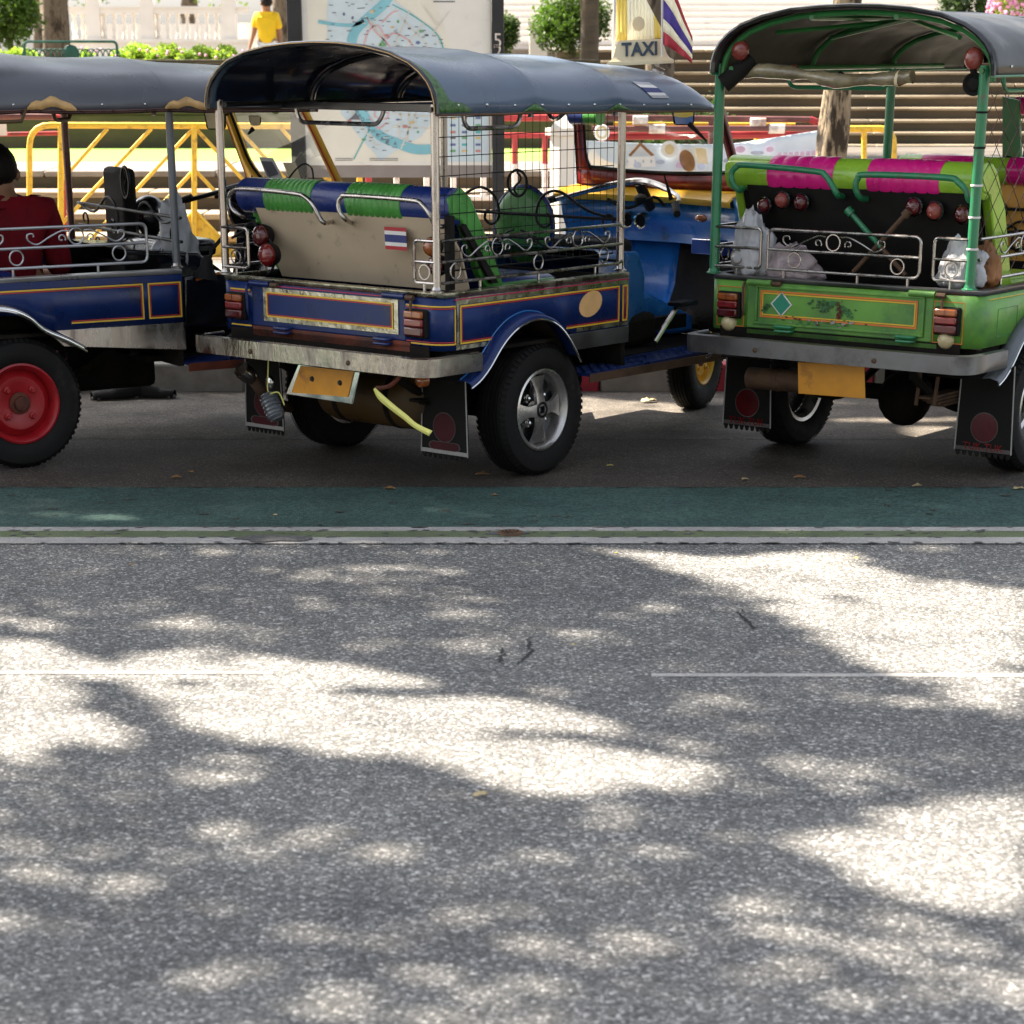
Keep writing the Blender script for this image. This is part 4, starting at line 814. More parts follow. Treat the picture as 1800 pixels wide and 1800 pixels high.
        mb = MB(); mb.lathe([(rimr * .84, ys * h * .1), (.03, ys * h * .12)], (0, 0, 0), (0, 1, 0), 32); mb.build('brake_drum', 'black_gloss', w_)
        for k in range(5):
            a0 = k * math.pi * .4; mb = MB(); mb.tube([(0.02 * math.cos(a0), ys * h * .6, .02 * math.sin(a0)), (rimr * .86 * math.cos(a0), ys * h * .55, rimr * .86 * math.sin(a0))], .016, 6); mb.build('spoke', 'alloy', rim)
        mb = MB(); mb.lathe([(.05, ys * h * .4), (.05, ys * h * .75), (0, ys * h * .78)], (0, 0, 0), (0, 1, 0), 20); mb.build('hub_cap', 'alloy', rim)
    return w_

PROF = [(-.634, 0), (-.632, .03), (-.628, .055), (-.618, .085), (-.595, .118), (-.555, .152), (-.50, .183), (-.40, .215), (-.27, .238), (-.13, .249), (0, .252)]
PROF = PROF + [(-a, b_) for a, b_ in PROF[-2::-1]]
mat('green_dark', (.035, .10, .035), .6, var=.3)
CAN = {}
def tuk(k, label, o):
    x, y, a = POSE[k]; t = root('tuk_tuk', label, 'tuk tuk', (x, y, 0), a, group='tuk tuks parked in a row')
    L_ = o['L']; zr = .79; zs = .57; paint = o['paint']; uw = .60
    # --- body wall: right side, rounded rear corner, rear, corner, left side
    path = []; uf = L_ - .04
    n = 26
    for i in range(n + 1): path.append((uf + (.03 - uf) * i / n, WV[0]))
    for i in range(1, 7): q = math.pi / 2 * i / 6; path.append((.03 - .07 * math.sin(q), WV[0] + .07 - .07 * math.cos(q)))
    path.append((-.04, .55))
    for i in range(0, 7): q = math.pi / 2 * i / 6; path.append((.03 - .07 * math.cos(q), WV[1] - .07 + .07 * math.sin(q)))
    for i in range(1, n + 1): path.append((.03 + (uf - .03) * i / n, WV[1]))
    def arch(u):
        d = (u - .50) / .235
        return zs + .075 * math.sqrt(max(0, 1 - d * d)) if abs(d) < 1 else zs
    mb = MB(); mb.grid([[(p[0], p[1], (arch(p[0]) if abs(p[1] - .565) > .6 else zs)) for p in path], [(p[0], p[1], zr) for p in path]]); mb.build('body', paint, t, solid=.006, angle=50)
    mb = MB()                                       # floor and inner box
    mb.box(.0, uf - .02, WV[0] + .02, WV[1] - .02, .545, .56); mb.box(-.02, .02, .02, 1.11, .565, .60); mb.box(uf - .03, uf - .004, WV[0] + .01, WV[1] - .01, .38, .78)
    mb.build('floor_pan', 'under', t, sm=False)
    # rim cap
    cp = []
    for (pu, pv) in path: cp.append((pu, pv))
    inn = []
    for (pu, pv) in cp: inn.append((pu + (.03 if pu < 0.02 else 0), pv + (.034 if pv < .5 else -.034)))
    outp = [(pu - (.004 if pu < .02 else 0), pv + (-.004 if pv < .5 else .004)) for pu, pv in cp]
    mb = MB(); mb.grid([[(p[0], p[1], zr - .016) for p in outp], [(p[0], p[1], zr + .002) for p in outp], [(p[0], p[1], zr + .004) for p in inn], [(p[0], p[1], zr - .02) for p in inn]]); mb.build('rim_cap', o['rimcap'], t, solid=.002, angle=30)
    # sill trim below panel
    if o.get('sill', True):
        for s in (0, 1):
            v0, v1 = ((WV[0] - .004, WV[0] + .01), (WV[1] - .01, WV[1] + .004))[s]
            mb = MB(); P = [(.74, v0, zs - .012), (.80, v0, .50 if k != 'L' else .50), (uf + .004, v0, .50 if k != 'L' else .45), (uf + .004, v0, zs - .002), (.74, v0, zs - .002)]; mb.quadbox(P, (0, v1 - v0, 0)); mb.build('sill_plate', o['sillm'], t, bevel=.002)
    # pin-striped panels on the right side
    if k != 'R':
        ue = uf - .066; lo = .592
        plate2('metal_band', sideR, -.0 + .03, uf - .002, .745, .772, 'hammered' if k == 'C' else paint, t, .001)
        if k == 'C': plate2('red_stripe', sideR, .02, uf - .002, .763, .768, 'magenta_line', t, .003); plate2('metal_band', sideR, .03, .30, .572, .588, 'hammered', t, .001); plate2('metal_band', sideR, .80, uf - .002, .574, .59, 'hammered', t, .001)
        yl, rl = ('yellow_line', 'red_line')
        def open_frame(name, s0, s1, t0, t1, wd, m, gap=None, th=.0015):
            mb = MB()
            def q(a_, b_, c_, d_):
                P = [sideR(a_, c_, 0), sideR(b_, c_, 0), sideR(b_, d_, 0), sideR(a_, d_, 0)]; mb.quadbox(P, (0, -th, 0))
            q(s0, s1, t1 - wd, t1); q(s0, s0 + wd, t0, t1 - wd); q(s1 - wd, s1, t0, t1 - wd)
            if gap: q(s0 + wd, gap[0], t0, t0 + wd); q(gap[1], s1 - wd, t0, t0 + wd)
            else: q(s0 + wd, s1 - wd, t0, t0 + wd)
            return mb.build(name, m, t, sm=False)
        gap = (.27, .73) if k == 'C' else (.27, .84)
        s1 = ue if k == 'C' else 1.175
        open_frame('yellow_pinstripe', .055, s1, lo, .742, .0065, yl, gap); open_frame('red_pinstripe', .0635, s1 - .0085, lo + .0085, .7335, .004, rl, gap)
        s2 = s1 + .022
        open_frame('yellow_pinstripe', s2, uf - .008, lo, .742, .0065, yl); open_frame('red_pinstripe', s2 + .0085, uf - .0165, lo + .0085, .7335, .004, rl)
    # --- fenders
    for s in (0, 1):
        sg = -1 if s == 0 else 1; vb = WV[s]; vo = vb + sg * .062
        arc = [(.055, .435), (.11, .46), (.17, .505), (.24, .575), (.30, .62), (.37, .652), (.46, .668), (.55, .655), (.62, .622), (.68, .57), (.73, .51), (.76, .47)]
        if k == 'L': arc = [(.02, .46)] + [(a_ * 1.0 + .02, b_ + .012) for a_, b_ in arc[1:-2]] + [(.80, .535), (.88, .49)]
        P = smooth_path([(a_, 0, b_) for a_, b_ in arc], 4)
        rows = [[(p.x, vb - sg * .012, p.z + .012) for p in P], [(p.x, vb + sg * .02, p.z + .016) for p in P], [(p.x, vo - sg * .006, p.z + .006) for p in P], [(p.x, vo, p.z - .008) for p in P]]
        mb = MB(); mb.grid(rows); f = mb.build('fender', o['fender'], t, solid=.003, angle=60)
        mb = MB(); mb.tube([(p.x, vo, p.z - .010) for p in P], .0045, 6); mb.build('fender_lip', 'chrome_clean', f)
        if k == 'C': mb = MB(); mb.tube([(p.x, vb + sg * .002, p.z + .020) for p in P], .0035, 6); mb.build('fender_bead', 'blue_bright', f)
        mb = MB(); P2 = [p for p in P]; mb.grid([[(p.x, vb - sg * .014, p.z + .004) for p in P2], [(p.x, vb - sg * .26, p.z + .004) for p in P2]]); mb.build('wheel_arch', 'under', t, solid=.004)
    # --- bumper
    bpath = [(.13, WV[0] - .055), (-.12, WV[0] - .05)] + [(-.12 - .08 * math.sin(q), WV[0] + .03 - .08 * math.cos(q)) for q in (.3, .7, 1.1, 1.4)] + [(-.2, .4), (-.2, .8), (-.2, WV[1] - .03)] + [(-.15 - .05 * math.cos(q), WV[1] - .03 + .05 * math.sin(q)) for q in (.4, .9, 1.3)] + [(-.02, WV[1] + .03)]
    z0, z1 = (.485, .558)
    def inset(p, d):
        cx, cy = .3, .565; 
        return (p[0] + (d if p[0] < -.1 else 0), p[1] + (d if p[1] < .0 else (-d if p[1] > 1.14 else 0)))
    mb = MB(); mb.grid([[(*inset(p, .03), z1 - .012) for p in bpath], [(*inset(p, .022), z1) for p in bpath], [(p[0], p[1], z1 - .003) for p in bpath], [(p[0], p[1], z0 + .003) for p in bpath], [(*inset(p, .022), z0) for p in bpath]]); bm = mb.build('bumper', o['bumper'], t, solid=.004, angle=30)
    mb = MB(); mb.box(-.175, -.05, .0, 1.10, .528, .536); mb.box(-.05, -.045, .0, 1.13, .50, .585); mb.build('bumper_shelf', 'under', t, sm=False)
    for vv in (.30, .86): mb = MB(); mb.ball((-.204, vv, .515), .011, 8, (.5, 1, 1)); mb.build('bolt', 'rust_steel', bm)
    # --- rear gate
    g = bpy.data.objects.new('tailgate', None); COL.objects.link(g); g.parent = t
    if k == 'C':
        mb = MB(); mb.box(-.044, -.036, .13, 1.0, .60, .775); bpy.data.objects.remove(g); g = mb.build('tailgate', paint, t, bevel=.003)
        def rg(s, t_, o_): return rear(s, t_, o_ + .003)
        plate2('metal_plate', rg, .165, .93, .622, .757, 'hammered', g, .0015)
        plate2('blue_panel', rg, .19, .91, .640, .742, paint, g, .0015, .0018); frame2('yellow_pinstripe', lambda s, t_, o_: rg(s, t_, o_ + .0035), .19, .91, .640, .742, .006, 'yellow_line', g); frame2('red_pinstripe', lambda s, t_, o_: rg(s, t_, o_ + .0035), .1975, .9025, .6475, .7345, .004, 'red_line', g)
        plate2('red_stripe', rg, .14, .99, .764, .768, 'magenta_line', g, .0015, .0005)
        mb = MB(); mb.box(-.05, -.03, .10, 1.0, .555, .598); mb.build('lower_board', 'rust_red', t, bevel=.004)
    else:
        bpy.data.objects.remove(g); mb = MB(); mb.box(-.046, -.036, .13, 1.0, .585, .765); g = mb.build('tailgate', paint, t, bevel=.003)
        def rg(s, t_, o_): return rear(s, t_, o_ + .005)
        mb = MB()
        for (a_, b_, c_, d_) in ((.165, .96, .752, .764), (.165, .96, .602, .614), (.165, .177, .614, .752), (.948, .96, .614, .752)): mb.quadbox([rg(a_, c_, 0), rg(b_, c_, 0), rg(b_, d_, 0), rg(a_, d_, 0)], (-.007, 0, 0))
        mb.build('raised_frame', paint, g, bevel=.003)
        if k == 'R':
            frame2('red_pinstripe', rg, .198, .935, .632, .742, .007, 'orange_line', g); frame2('yellow_pinstripe', rg, .207, .926, .641, .733, .005, 'yellow_line', g)
            mb = MB(); c_ = (.832, .690); mb.quadbox([rg(c_[0] + dx, c_[1] + dz, 0) for dx, dz in ((-.052, 0), (0, .052), (.052, 0), (0, -.052))], (-.0015, 0, 0)); s_ = mb.build('diamond_sticker', 'sticker_white', g, sm=False)
            mb = MB(); mb.quadbox([rg(c_[0] + dx, c_[1] + dz, .002) for dx, dz in ((-.044, 0), (0, .044), (.044, 0), (0, -.044))], (-.0012, 0, 0)); mb.build('green_face', 'teal_sticker', s_, sm=False)
            rr = random.Random(3)
            def chip(cv, cz, rx, rz, m, lv=1):
                mb = MB(); n_ = 11; pts = [rg(cv + rx * (.6 + .6 * rr.random()) * math.cos(2 * math.pi * i / n_), cz + rz * (.6 + .6 * rr.random()) * math.sin(2 * math.pi * i / n_), .0015 + lv * .0006) for i in range(n_)]; mb.quadbox(pts, (-.0005, 0, 0)); mb.build('worn_patch', m, g, sm=False)
            for i in range(70): c_v, c_z, s_v, s_z = rr.choice(((.665, .70, .045, .012), (.63, .68, .03, .012), (.545, .69, .03, .014), (.52, .67, .02, .01), (.905, .672, .012, .008), (.60, .705, .03, .008))); chip(rr.gauss(c_v, s_v * .6), rr.gauss(c_z, s_z * .8), rr.uniform(.004, .013), rr.uniform(.003, .009), rr.choice(('green_frame', 'green_frame', 'green_dark')), 1 + i % 3)
            for i in range(14): chip(rr.gauss(.557, .006), .652 + i * .005, .010 - i * .0006, .006, 'rust_red', 4)
            for i in range(40): chip(rr.uniform(.40, .82), rr.gauss(.628, .010), rr.uniform(.003, .013), rr.uniform(.002, .006), ('grease', 'green_frame', 'rust_steel')[i % 3], 5 + i % 4)
            mb = MB(); mb.box(-.05, -.03, .10, 1.0, .558, .583); mb.build('lower_board', 'green_paint', t, bevel=.004)
    if k != 'L':
        # hinges, rods and handles
        for vv in (.12, .88):
            mb = MB(); mb.tube([(-.056, vv, .772), (-.056, vv + .115, .772)], .0125, 10); mb.build('hinge_barrel', paint, g); mb = MB(); mb.tube([(-.056, vv - .045, .77), (-.056, vv - .006, .77)], .011, 8); mb.build('hinge_pin', 'rust_steel', g)
        for vv in (.085, 1.015):
            mb = MB(); mb.tube(round_path([(-.05, vv, .77), (-.062, vv, .75), (-.062, vv - .003, .66), (-.05, vv, .635)], .02), .006, 6); mb.build('latch_chain', 'rust_steel' if k == 'R' else 'blue_paint' if vv > 1 else 'rust_steel', t)
        for vv in (.20, .77):
            mb = MB(); mb.tube(round_path([(-.045, vv, .60), (-.075, vv, .60), (-.075, vv + .08, .60), (-.045, vv + .085, .60)], .02), .007, 8); mb.tube(round_path([(-.045, vv, .585), (-.075, vv, .583), (-.075, vv + .075, .583)], .02), .006, 8); mb.build('step_handle', o['handle'], g)
        # tail lamps
        for c_ in (.062, 1.085):
            mb = MB(); mb.box(-.066, -.038, c_ - .058, c_ + .055, .618, .728); lamp = mb.build('tail_lamp', 'black_matt', t, bevel=.008)
            for i, (a_, b_, m) in enumerate(((.694, .722, 'lens_amber'), (.662, .6915, 'lens_red'), (.626, .6595, 'lens_dark'))): mb = MB(); mb.box(-.082, -.064, c_ - .050, c_ + .047, a_, b_); mb.build('lamp_lens', m, lamp, bevel=.006)
            mb = MB(); mb.box(-.0833, -.080, c_ - .001, c_ + .001, .694, .72); mb.build('lamp_rib', 'lens_dark', lamp, sm=False)
            if k == 'C' : 
                fr = lambda s, t_, o_: rear(s, t_, o_)
                mb = MB()
                if c_ < .5: plate2('yellow_pinstripe', rear, -.01, .125, .738, .744, 'yellow_line', t); plate2('yellow_pinstripe', rear, -.01, .125, .592, .598, 'yellow_line', t); plate2('red_pinstripe', rear, -.01, .125, .731, .735, 'red_line', t); plate2('red_pinstripe', rear, -.01, .125, .601, .605, 'red_line', t)
                else: plate2('yellow_pinstripe', rear, 1.01, 1.13, .738, .744, 'yellow_line', t); plate2('yellow_pinstripe', rear, 1.01, 1.13, .592, .598, 'yellow_line', t); plate2('red_pinstripe', rear, 1.01, 1.13, .731, .735, 'red_line', t)
            if k == 'R':
                frame2('red_pinstripe', rear, c_ - .068, c_ + .066, .585, .748, .003, 'orange_line', t)
                mb = MB(); mb.lathe([(.036, 0), (.036, -.008), (.030, -.020), (.018, -.030), (0, -.033)], (-.041, c_ + .003, .598), (1, 0, 0), 24); mb.build('round_reflector', 'lens_cream', t)
    if k == 'C':                                     # wrap stripes on the rounded corner and its corner strip
        for z_a, z_b, m in ((.738, .744, 'yellow_line'), (.731, .735, 'red_line'), (.592, .598, 'yellow_line'), (.601, .605, 'red_line')):
            cpth = [(.03 - .0752 * math.cos(q), .0 - .0752 * math.sin(q)) for q in [i * math.pi / 2 / 7 for i in range(8)]]; cpth = [(a_, b_) for a_, b_ in cpth]
            mb = MB(); mb.grid([[(a_, b_, z_a) for a_, b_ in cpth], [(a_, b_, z_b) for a_, b_ in cpth]]); mb.build('corner_pinstripe', m, t, solid=.0012)
        plate2('corner_strip', sideR, .034, .048, .575, .772, 'hammered', t, .002); plate2('yellow_pinstripe', sideR, .022, .028, .598, .738, 'yellow_line', t)
        mb = MB(); P = [sideR(.893 + .078 * math.cos(i * math.pi / 10), .682 + .052 * math.sin(i * math.pi / 10), .0) for i in range(20)]; P = [p + Vector((0, 0, .14 * (p.x - .893))) for p in P]; mb.quadbox(P, (0, -.002, 0)); mb.build('oval_sticker', 'peach', t, sm=False)
    if k == 'R':
        mb = MB(); P = [(.14, .61), (.31, .61), (.31, .70), (.14, .70)]; frame2('fuel_flap', sideR, .12, .30, .605, .715, .0025, 'green_post', t, .001)
        plate2('yellow_pinstripe', sideR, .03, .6, .755, .758, 'yellow_line', t)
    # --- posts
    pm = o['post']; pr = .017 if k != 'R' else .021
    for nm, (pu, pv) in (('post', (0, 0)), ('post', (0, 1.2)), ('post', (o['Lp'], 0)), ('post', (o['LpL'], 1.2))):
        lean = .0
        mb = MB(); mb.tube([(pu, pv, zr - (.0 if k != 'R' or pv < 1 else .0)), (pu + lean, pv + (-.0), o['zt'] + .03)], pr, 12)
        ob = mb.build(nm, pm if not (k == 'L' and pu > .5) else ('grey_paint' if pv < .5 else 'pipe_brown'), t)
        mb = MB(); mb.lathe([(pr + .012, 0), (pr + .012, .004), (pr + .004, .008), (pr, .02)], (pu, pv, zr + .003), (0, 0, 1), 16); mb.build('post_foot', 'chrome' if k != 'R' else 'green_post', ob)
        # --- canopy
    ed, uf0, uf1 = o['edge'], -.07, o['uroof']
    nu = 44; rows = []
    seams = o['seams']
    def can(i, j, ins=0.0):
        u = uf0 + (uf1 - uf0) * i / nu; dv, z = PROF[j]
        fr = (u - (uf1 - .24)) / .24; g_ = 1.02 - o.get('ct', .16) * max(0, u)
        if fr > 0: g_ *= 1 - .60 * fr ** 2.6
        dz = min([abs(u - s) for s in seams] + [1]); sag = -.012 * min(1, dz / .2) * (z > .03) + .004 * max(0, 1 - dz / .02) * (z > .05)
        wn = .004 * noise.noise(Vector((u * 3, dv * 4, ord(k)))) + (.004 * noise.noise(Vector((u * 9, dv * 3, ord(k) + 3))) if z < .06 else 0)
        zz = ed + (z * g_ + sag + wn) * (1 if z > 0 else 0) + o.get('slope', 0) * u - (.006 * min(1, dz / .15) if z < .02 else 0)
        wf = 1 - (.02 * max(0, fr) ** 2)
        vv = .565 + dv * (1.0 - ins) * wf * 1.0
        uu = u + (.05 * (1 - abs(dv) / .65) if i == nu else 0)
        return (uu, vv, zz - ins * .02)
    mb = MB()
    for i in range(nu + 1): rows.append([can(i, j) for j in range(len(PROF))])
    mb.grid(rows); cn = mb.build('canopy', o['canopy'], t, angle=80, solid=.004)
    mb = MB(); mb.grid([[Vector(can(i, j)) + Vector((0, (.565 - can(i, j)[1]) * .014, -.009)) for j in range(1, len(PROF) - 1)] for i in range(1, nu)]); mb.build('canopy_lining', o['lining'], cn, angle=80)
    ap = [Vector(can(nu, j)) for j in range(len(PROF))]; lowz = ed + .02 + o.get('slope', 0) * uf1
    mb = MB(); mb.grid([ap, [Vector((p.x - .02, .565 + (p.y - .565) * .97, min(p.z, lowz))) for p in ap]]); mb.build('front_apron', o['canopy'], cn, solid=.004)
    CAN[k] = (can, nu, uf0, uf1)
    # rear hoop (rolled edge), front edge, lower edge beads
    mb = MB(); mb.tube([Vector(can(0, j)) + Vector((.004, 0, 0)) for j in range(len(PROF))], .011, 8); mb.build('rear_edge_roll', o['roll'], cn)
    if k == 'C': mb = MB(); mb.tube([Vector(can(0, j)) + Vector((-.009, 0, .004)) for j in range(len(PROF))], .0018, 6); mb.build('edge_piping', 'wood_trim', cn)
    for j in (0, len(PROF) - 1): mb = MB(); mb.tube([Vector(can(i, j)) + Vector((0, 0, -.003)) for i in range(nu + 1)], .005 if k != 'L' else .008, 6); mb.build('edge_bead', o['bead'], cn)
    for s_ in seams: 
        i = min(range(nu + 1), key=lambda q: abs(uf0 + (uf1 - uf0) * q / nu - s_)); mb = MB(); mb.tube([Vector(can(i, j)) + Vector((0, 0, .0005)) for j in range(2, len(PROF) - 2)], .0022, 5); mb.build('seam', o['canopy'], cn)
    # snaps
    for i in range(3, nu, 4):
        mb = MB(); p = Vector(can(i, 1)); mb.ball((p.x, p.y - .004, p.z - .005), .006, 8); mb.build('snap_button', 'chrome_clean', cn)
    # bows under the canopy
    hm = o['hoop']
    for uu in o['hoops']:
        i = int((uu - uf0) / (uf1 - uf0) * nu); mb = MB(); mb.tube([Vector(can(i, j)) + Vector((0, (.565 - can(i, j)[1]) * .035, -.022)) for j in range(0, len(PROF))], .012, 8); mb.build('roof_bow', hm, t)
    for vv in (0, 1.13) if k != 'R' else (0.0, .38, .76, 1.13):
        zz = ed + .01 if vv in (0, 1.13) else ed + .205
        mb = MB(); mb.tube([(-.03, vv + .0, zz), (uf1 - .35, vv + .0, zz)], .011, 8); mb.build('roof_rail', hm, t)
    if k == 'R': mb = MB(); mb.tube([(-.03, .1, ed + .13), (.3, .5, ed + .20), (.55, 1.0, ed + .13)], .010, 6); mb.build('roof_brace', hm, t); mb = MB(); mb.tube([(1.1, .1, ed + .13), (.6, .5, ed + .21), (.1, 1.0, ed + .15)], .010, 6); mb.build('roof_brace', hm, t)
    if k != 'R': mb = MB(); mb.box(.32, .345, -.0, 1.16, ed - .012, ed + .02); mb.build('cross_beam', hm, t, bevel=.003)
    # --- wheels
    st_ = o['wheel']
    wheel(t, (uw, .015, .272), 1, .272, .165, .168, st_[0], st_[1]); wheel(t, (uw, 1.135, .272), -1, .272, .165, .168, st_[0], st_[1])
    wheel(t, (2.56, .56, .252), 1, .252, .125, .135, 'steel', o.get('fwheel', 'yellow'), rz=o.get('steer', 0))
    # --- underside
    mb = MB(); mb.tube([(uw, .1, .27), (uw, 1.05, .27)], .035, 10); mb.lathe([(.0, -.11), (.07, -.09), (.115, 0), (.07, .09), (0, .11)], (uw, .56, .265), (0, 1, 0), 16)
    for vv in (.24, .90):
        mb.tube(smooth_path([(.02, vv, .44), (.25, vv, .32), (uw, vv, .235), (.95, vv, .33), (1.15, vv, .44)], 5), .018, 6); mb.tube([(.05, vv, .52), (.02, vv, .42)], .015, 6); mb.box(-.14, 2.0, vv - .02, vv + .02, .47, .53)
    mb.build('rear_axle', 'under', t)
    for vv in (.22,):
        mb = MB(); [mb.box(.10 + .04 * i, 1.0 - .04 * i, vv - .03, vv + .03, .345 - i * .014 - .012, .345 - i * .014) for i in range(4)]; mb.build('leaf_spring', 'rust_steel' if k == 'R' else 'under', t, bevel=.003)
    mb = MB(); mb.box(.90, 1.40, .35, .85, .24, .50); mb.box(1.3, 1.75, .2, .95, .42, .56); mb.build('engine_block', 'under', t, bevel=.03)
    # mud flaps
    for (v0, v1, zz, z2) in ((-.02, .235, .105, .47), (1.045, 1.28, .105, .46)) if k != 'R' else ((-.16, .095, .115, .49), (.985, 1.23, .115, .47)):
        mb = MB(); n_ = 9; P = [(.16, v0 + .012, z2), (.16, v1 - .012, z2), (.16, v1, zz + .05)]
        for i in range(n_):
            a_ = v1 - (v1 - v0) * i / n_; b_ = v1 - (v1 - v0) * (i + 1) / n_; P += [(.16, a_ - (a_ - b_) * .05, zz + .022), (.16, a_ - (a_ - b_) * .35, zz), (.16, a_ - (a_ - b_) * .65, zz), (.16, a_ - (a_ - b_) * .95, zz + .022)]
        P += [(.16, v0, zz + .05)]
        fl = MB(); fl.quadbox(P, (.006, 0, 0)); fl = fl.build('mud_flap', 'black_matt', t, sm=False)
        for a_, b_ in (((v0 + .012, z2), (v0, zz + .02)), ((v1 - .012, z2), (v1, zz + .02))): mb = MB(); mb.tube([(.157, a_[0], a_[1]), (.157, b_[0], b_[1])], .003, 5); mb.build('flap_edge', 'grease', fl)
        mb = MB(); mb.quadbox([(.1585, v0 + .004, zz + .022), (.1585, v1 - .004, zz + .022), (.1585, v1 - .004, zz + .038), (.1585, v0 + .004, zz + .038)], (-.002, 0, 0)); mb.build('flap_strip', 'grease' if k == 'C' else 'grey_print', fl, sm=False)
        cc = (v0 + v1) / 2; mb = MB(); mb.lathe([(.058, 0), (.058, -.003), (0, -.003)], (.159, cc, .235), (1, 0, 0), 28); ds = mb.build('red_disc', 'maroon_print' if k == 'C' else 'lens_dark', fl)
        mb = MB(); mb.lathe([(.062, 0), (.062, -.002), (.058, -.002)], (.159, cc, .235), (1, 0, 0), 28); mb.build('disc_ring', 'grey_print', fl)
        if k == 'C':
            for rx, mm, oo in ((.084, 'grey_print', 0), (.080, 'maroon_print', .001)):
                P = [(.1585 - oo, cc + sg * (rx - .02) + (rx - 0.06) * math.cos(q) * 1.0, .158 + .6 * (rx - .053) * math.sin(q)) for sg, qs in ((1, (-1.57, -.8, 0, .8, 1.57)), (-1, (1.57, 2.3, 3.14, 3.9, 4.71))) for q in qs]; mb = MB(); mb.quadbox(P, (-.001, 0, 0)); mb.build('red_bar', mm, fl, sm=False)
        else:
            mt = Matrix.Translation((.156, cc, .155)) @ Matrix.Rotation(-math.pi / 2, 4, 'Z') @ Matrix.Rotation(math.pi / 2, 4, 'X')
            text_mesh('flap_lettering', 'TUK-TUK', .042, 'lens_red', fl, mt, .002)
    # --- front cab
    MB.OFF = Vector((o.get('cx', 0), 0, 0))
    ck = o['cowl']; pil = o['pillar']
    cowl = smooth_path([(2.14, 1.09, 0), (2.22, 1.06, 0), (2.34, .97, 0), (2.43, .78, 0), (2.43, .56, 0), (2.40, .32, 0), (2.25, .10, 0), (2.10, .02, 0)], 5)
    rows = []
    for z, off in ((.42, -.08), (.55, -.03), (.75, .02), (.90, .03), (1.0, .0), (1.05, -.03)): rows.append([(p.x + off * (1 if p.x > 2 else .3), p.y + (.5 - p.y) * .02, z) for p in cowl])
    mb = MB(); mb.grid(rows); mb.build('front_cowl', ck, t, solid=.008, angle=60)
    # dash facing the passengers: concave panel with a lip, shelf above
    dp = [(2.12, 1.06, 0), (2.20, .97, 0), (2.25, .75, 0), (2.26, .56, 0), (2.24, .36, 0), (2.17, .14, 0), (2.12, .03, 0)]
    dps = smooth_path(dp, 4)
    mb = MB(); mb.grid([[(p.x - .02, p.y, 1.00) for p in dps], [(p.x + .0, p.y, .92) for p in dps], [(p.x + .03, p.y, .86) for p in dps], [(p.x + .02, p.y, .82) for p in dps], [(p.x + .09, p.y, .81) for p in dps]]); dash = mb.build('dash_panel', ck if k != 'L' else 'black_gloss', t, solid=.006, angle=40)
    mb = MB(); mb.grid([[(p.x - .07, p.y * 1.0, 1.005) for p in dps], [(p.x - .075, p.y, 1.03) for p in dps], [(p.x - .03, p.y, 1.055) for p in dps], [(p.x + .13, p.y, 1.065) for p in dps]]); mb.build('dash_shelf', o['shelf'], t, solid=.008, angle=50)
    for nm, sl, m_ in (('leg_shield', dps[:14], ck if k != 'L' else 'black_gloss'), ('foot_well', dps[13:], 'under')):
        mb = MB(); mb.grid([[(p.x + .085, p.y, .815) for p in sl], [(p.x + .05, p.y, .62) for p in sl], [(p.x - .05, p.y, .44) for p in sl]]); mb.build(nm, m_, dash, solid=.006)
    if k == 'C':
        for px, py in ((1104, 386), (1128, 387)):
            p = on('C', 'u', 2.20, px, py); mb = MB(); mb.lathe([(0, .0), (.026, 0), (.032, -.014), (.036, -.018), (.036, .02)], p, (1, 0, .2), 24); gg = mb.build('gauge', 'chrome_clean', dash); mb = MB(); mb.lathe([(0, -.010), (.028, -.010)], p, (1, 0, .2), 20); mb.build('gauge_face', 'black_gloss', gg)
        p = on('C', 'u', 2.10, 1232, 384); mb = MB(); mb.ball(p, .03, 12, (.6, 1.2, .6)); mb.build('indicator_lamp', 'lens_amber', dash)
        p = on('C', 'u', 2.03, 1205, 423); 
        mb = MB(); mb.box(2.19, 2.20, .06, .34, .78, .85); mb.build('dash_cover', 'blue_paint', dash, bevel=.006)
    # windscreen frame: raked, filleted opening
    wb = o.get('wb', .11)
    def wsc(v, s): return Vector((2.30 - .20 * s - .10 * abs(v - .56) ** 1.5, .10 + (v - .10) * (1 - .13 * s), 1.05 + .38 * s))
    def pillar_poly(side, name):
        v_o = .10 if side < 0 else 1.07; sg = 1 if side < 0 else -1; mb = MB()
        outer = []; inner = []
        for i in range(13):
            s = i / 12; wdt = .045 + .13 * max(0, 1 - s / .45) ** 2.2 if side > 0 else .035 + .03 * max(0, 1 - s / .4) ** 2
            outer.append(wsc(v_o, s)); inner.append(wsc(v_o + sg * wdt, s))
        mb.grid([outer, inner]); pl = mb.build(name, pil, t, solid=.03, angle=50)
        mb = MB(); mb.tube(inner, .008, 6); mb.build('rubber_seal', 'black_matt', pl); mb = MB(); mb.tube([p + Vector((-.016, 0, 0)) for p in outer], .004, 5); mb.build('pillar_trim', 'red_line' if k == 'L' else 'black_matt', pl)
    pillar_poly(-1, 'windscreen_pillar'); pillar_poly(1, 'windscreen_pillar')
    mb = MB(); mb.grid([[wsc(.10 + .97 * i / 14, -.02) for i in range(15)], [wsc(.10 + .97 * i / 14, wb - .05 * math.sin(math.pi * i / 14)) for i in range(15)]]); lp = mb.build('windscreen_base', pil, t, solid=.03, angle=60)
    mb = MB(); mb.tube([wsc(.12 + .93 * i / 14, wb + .02 - .05 * math.sin(math.pi * i / 14)) for i in range(15)], .009, 6); mb.build('rubber_seal', 'black_matt', lp)
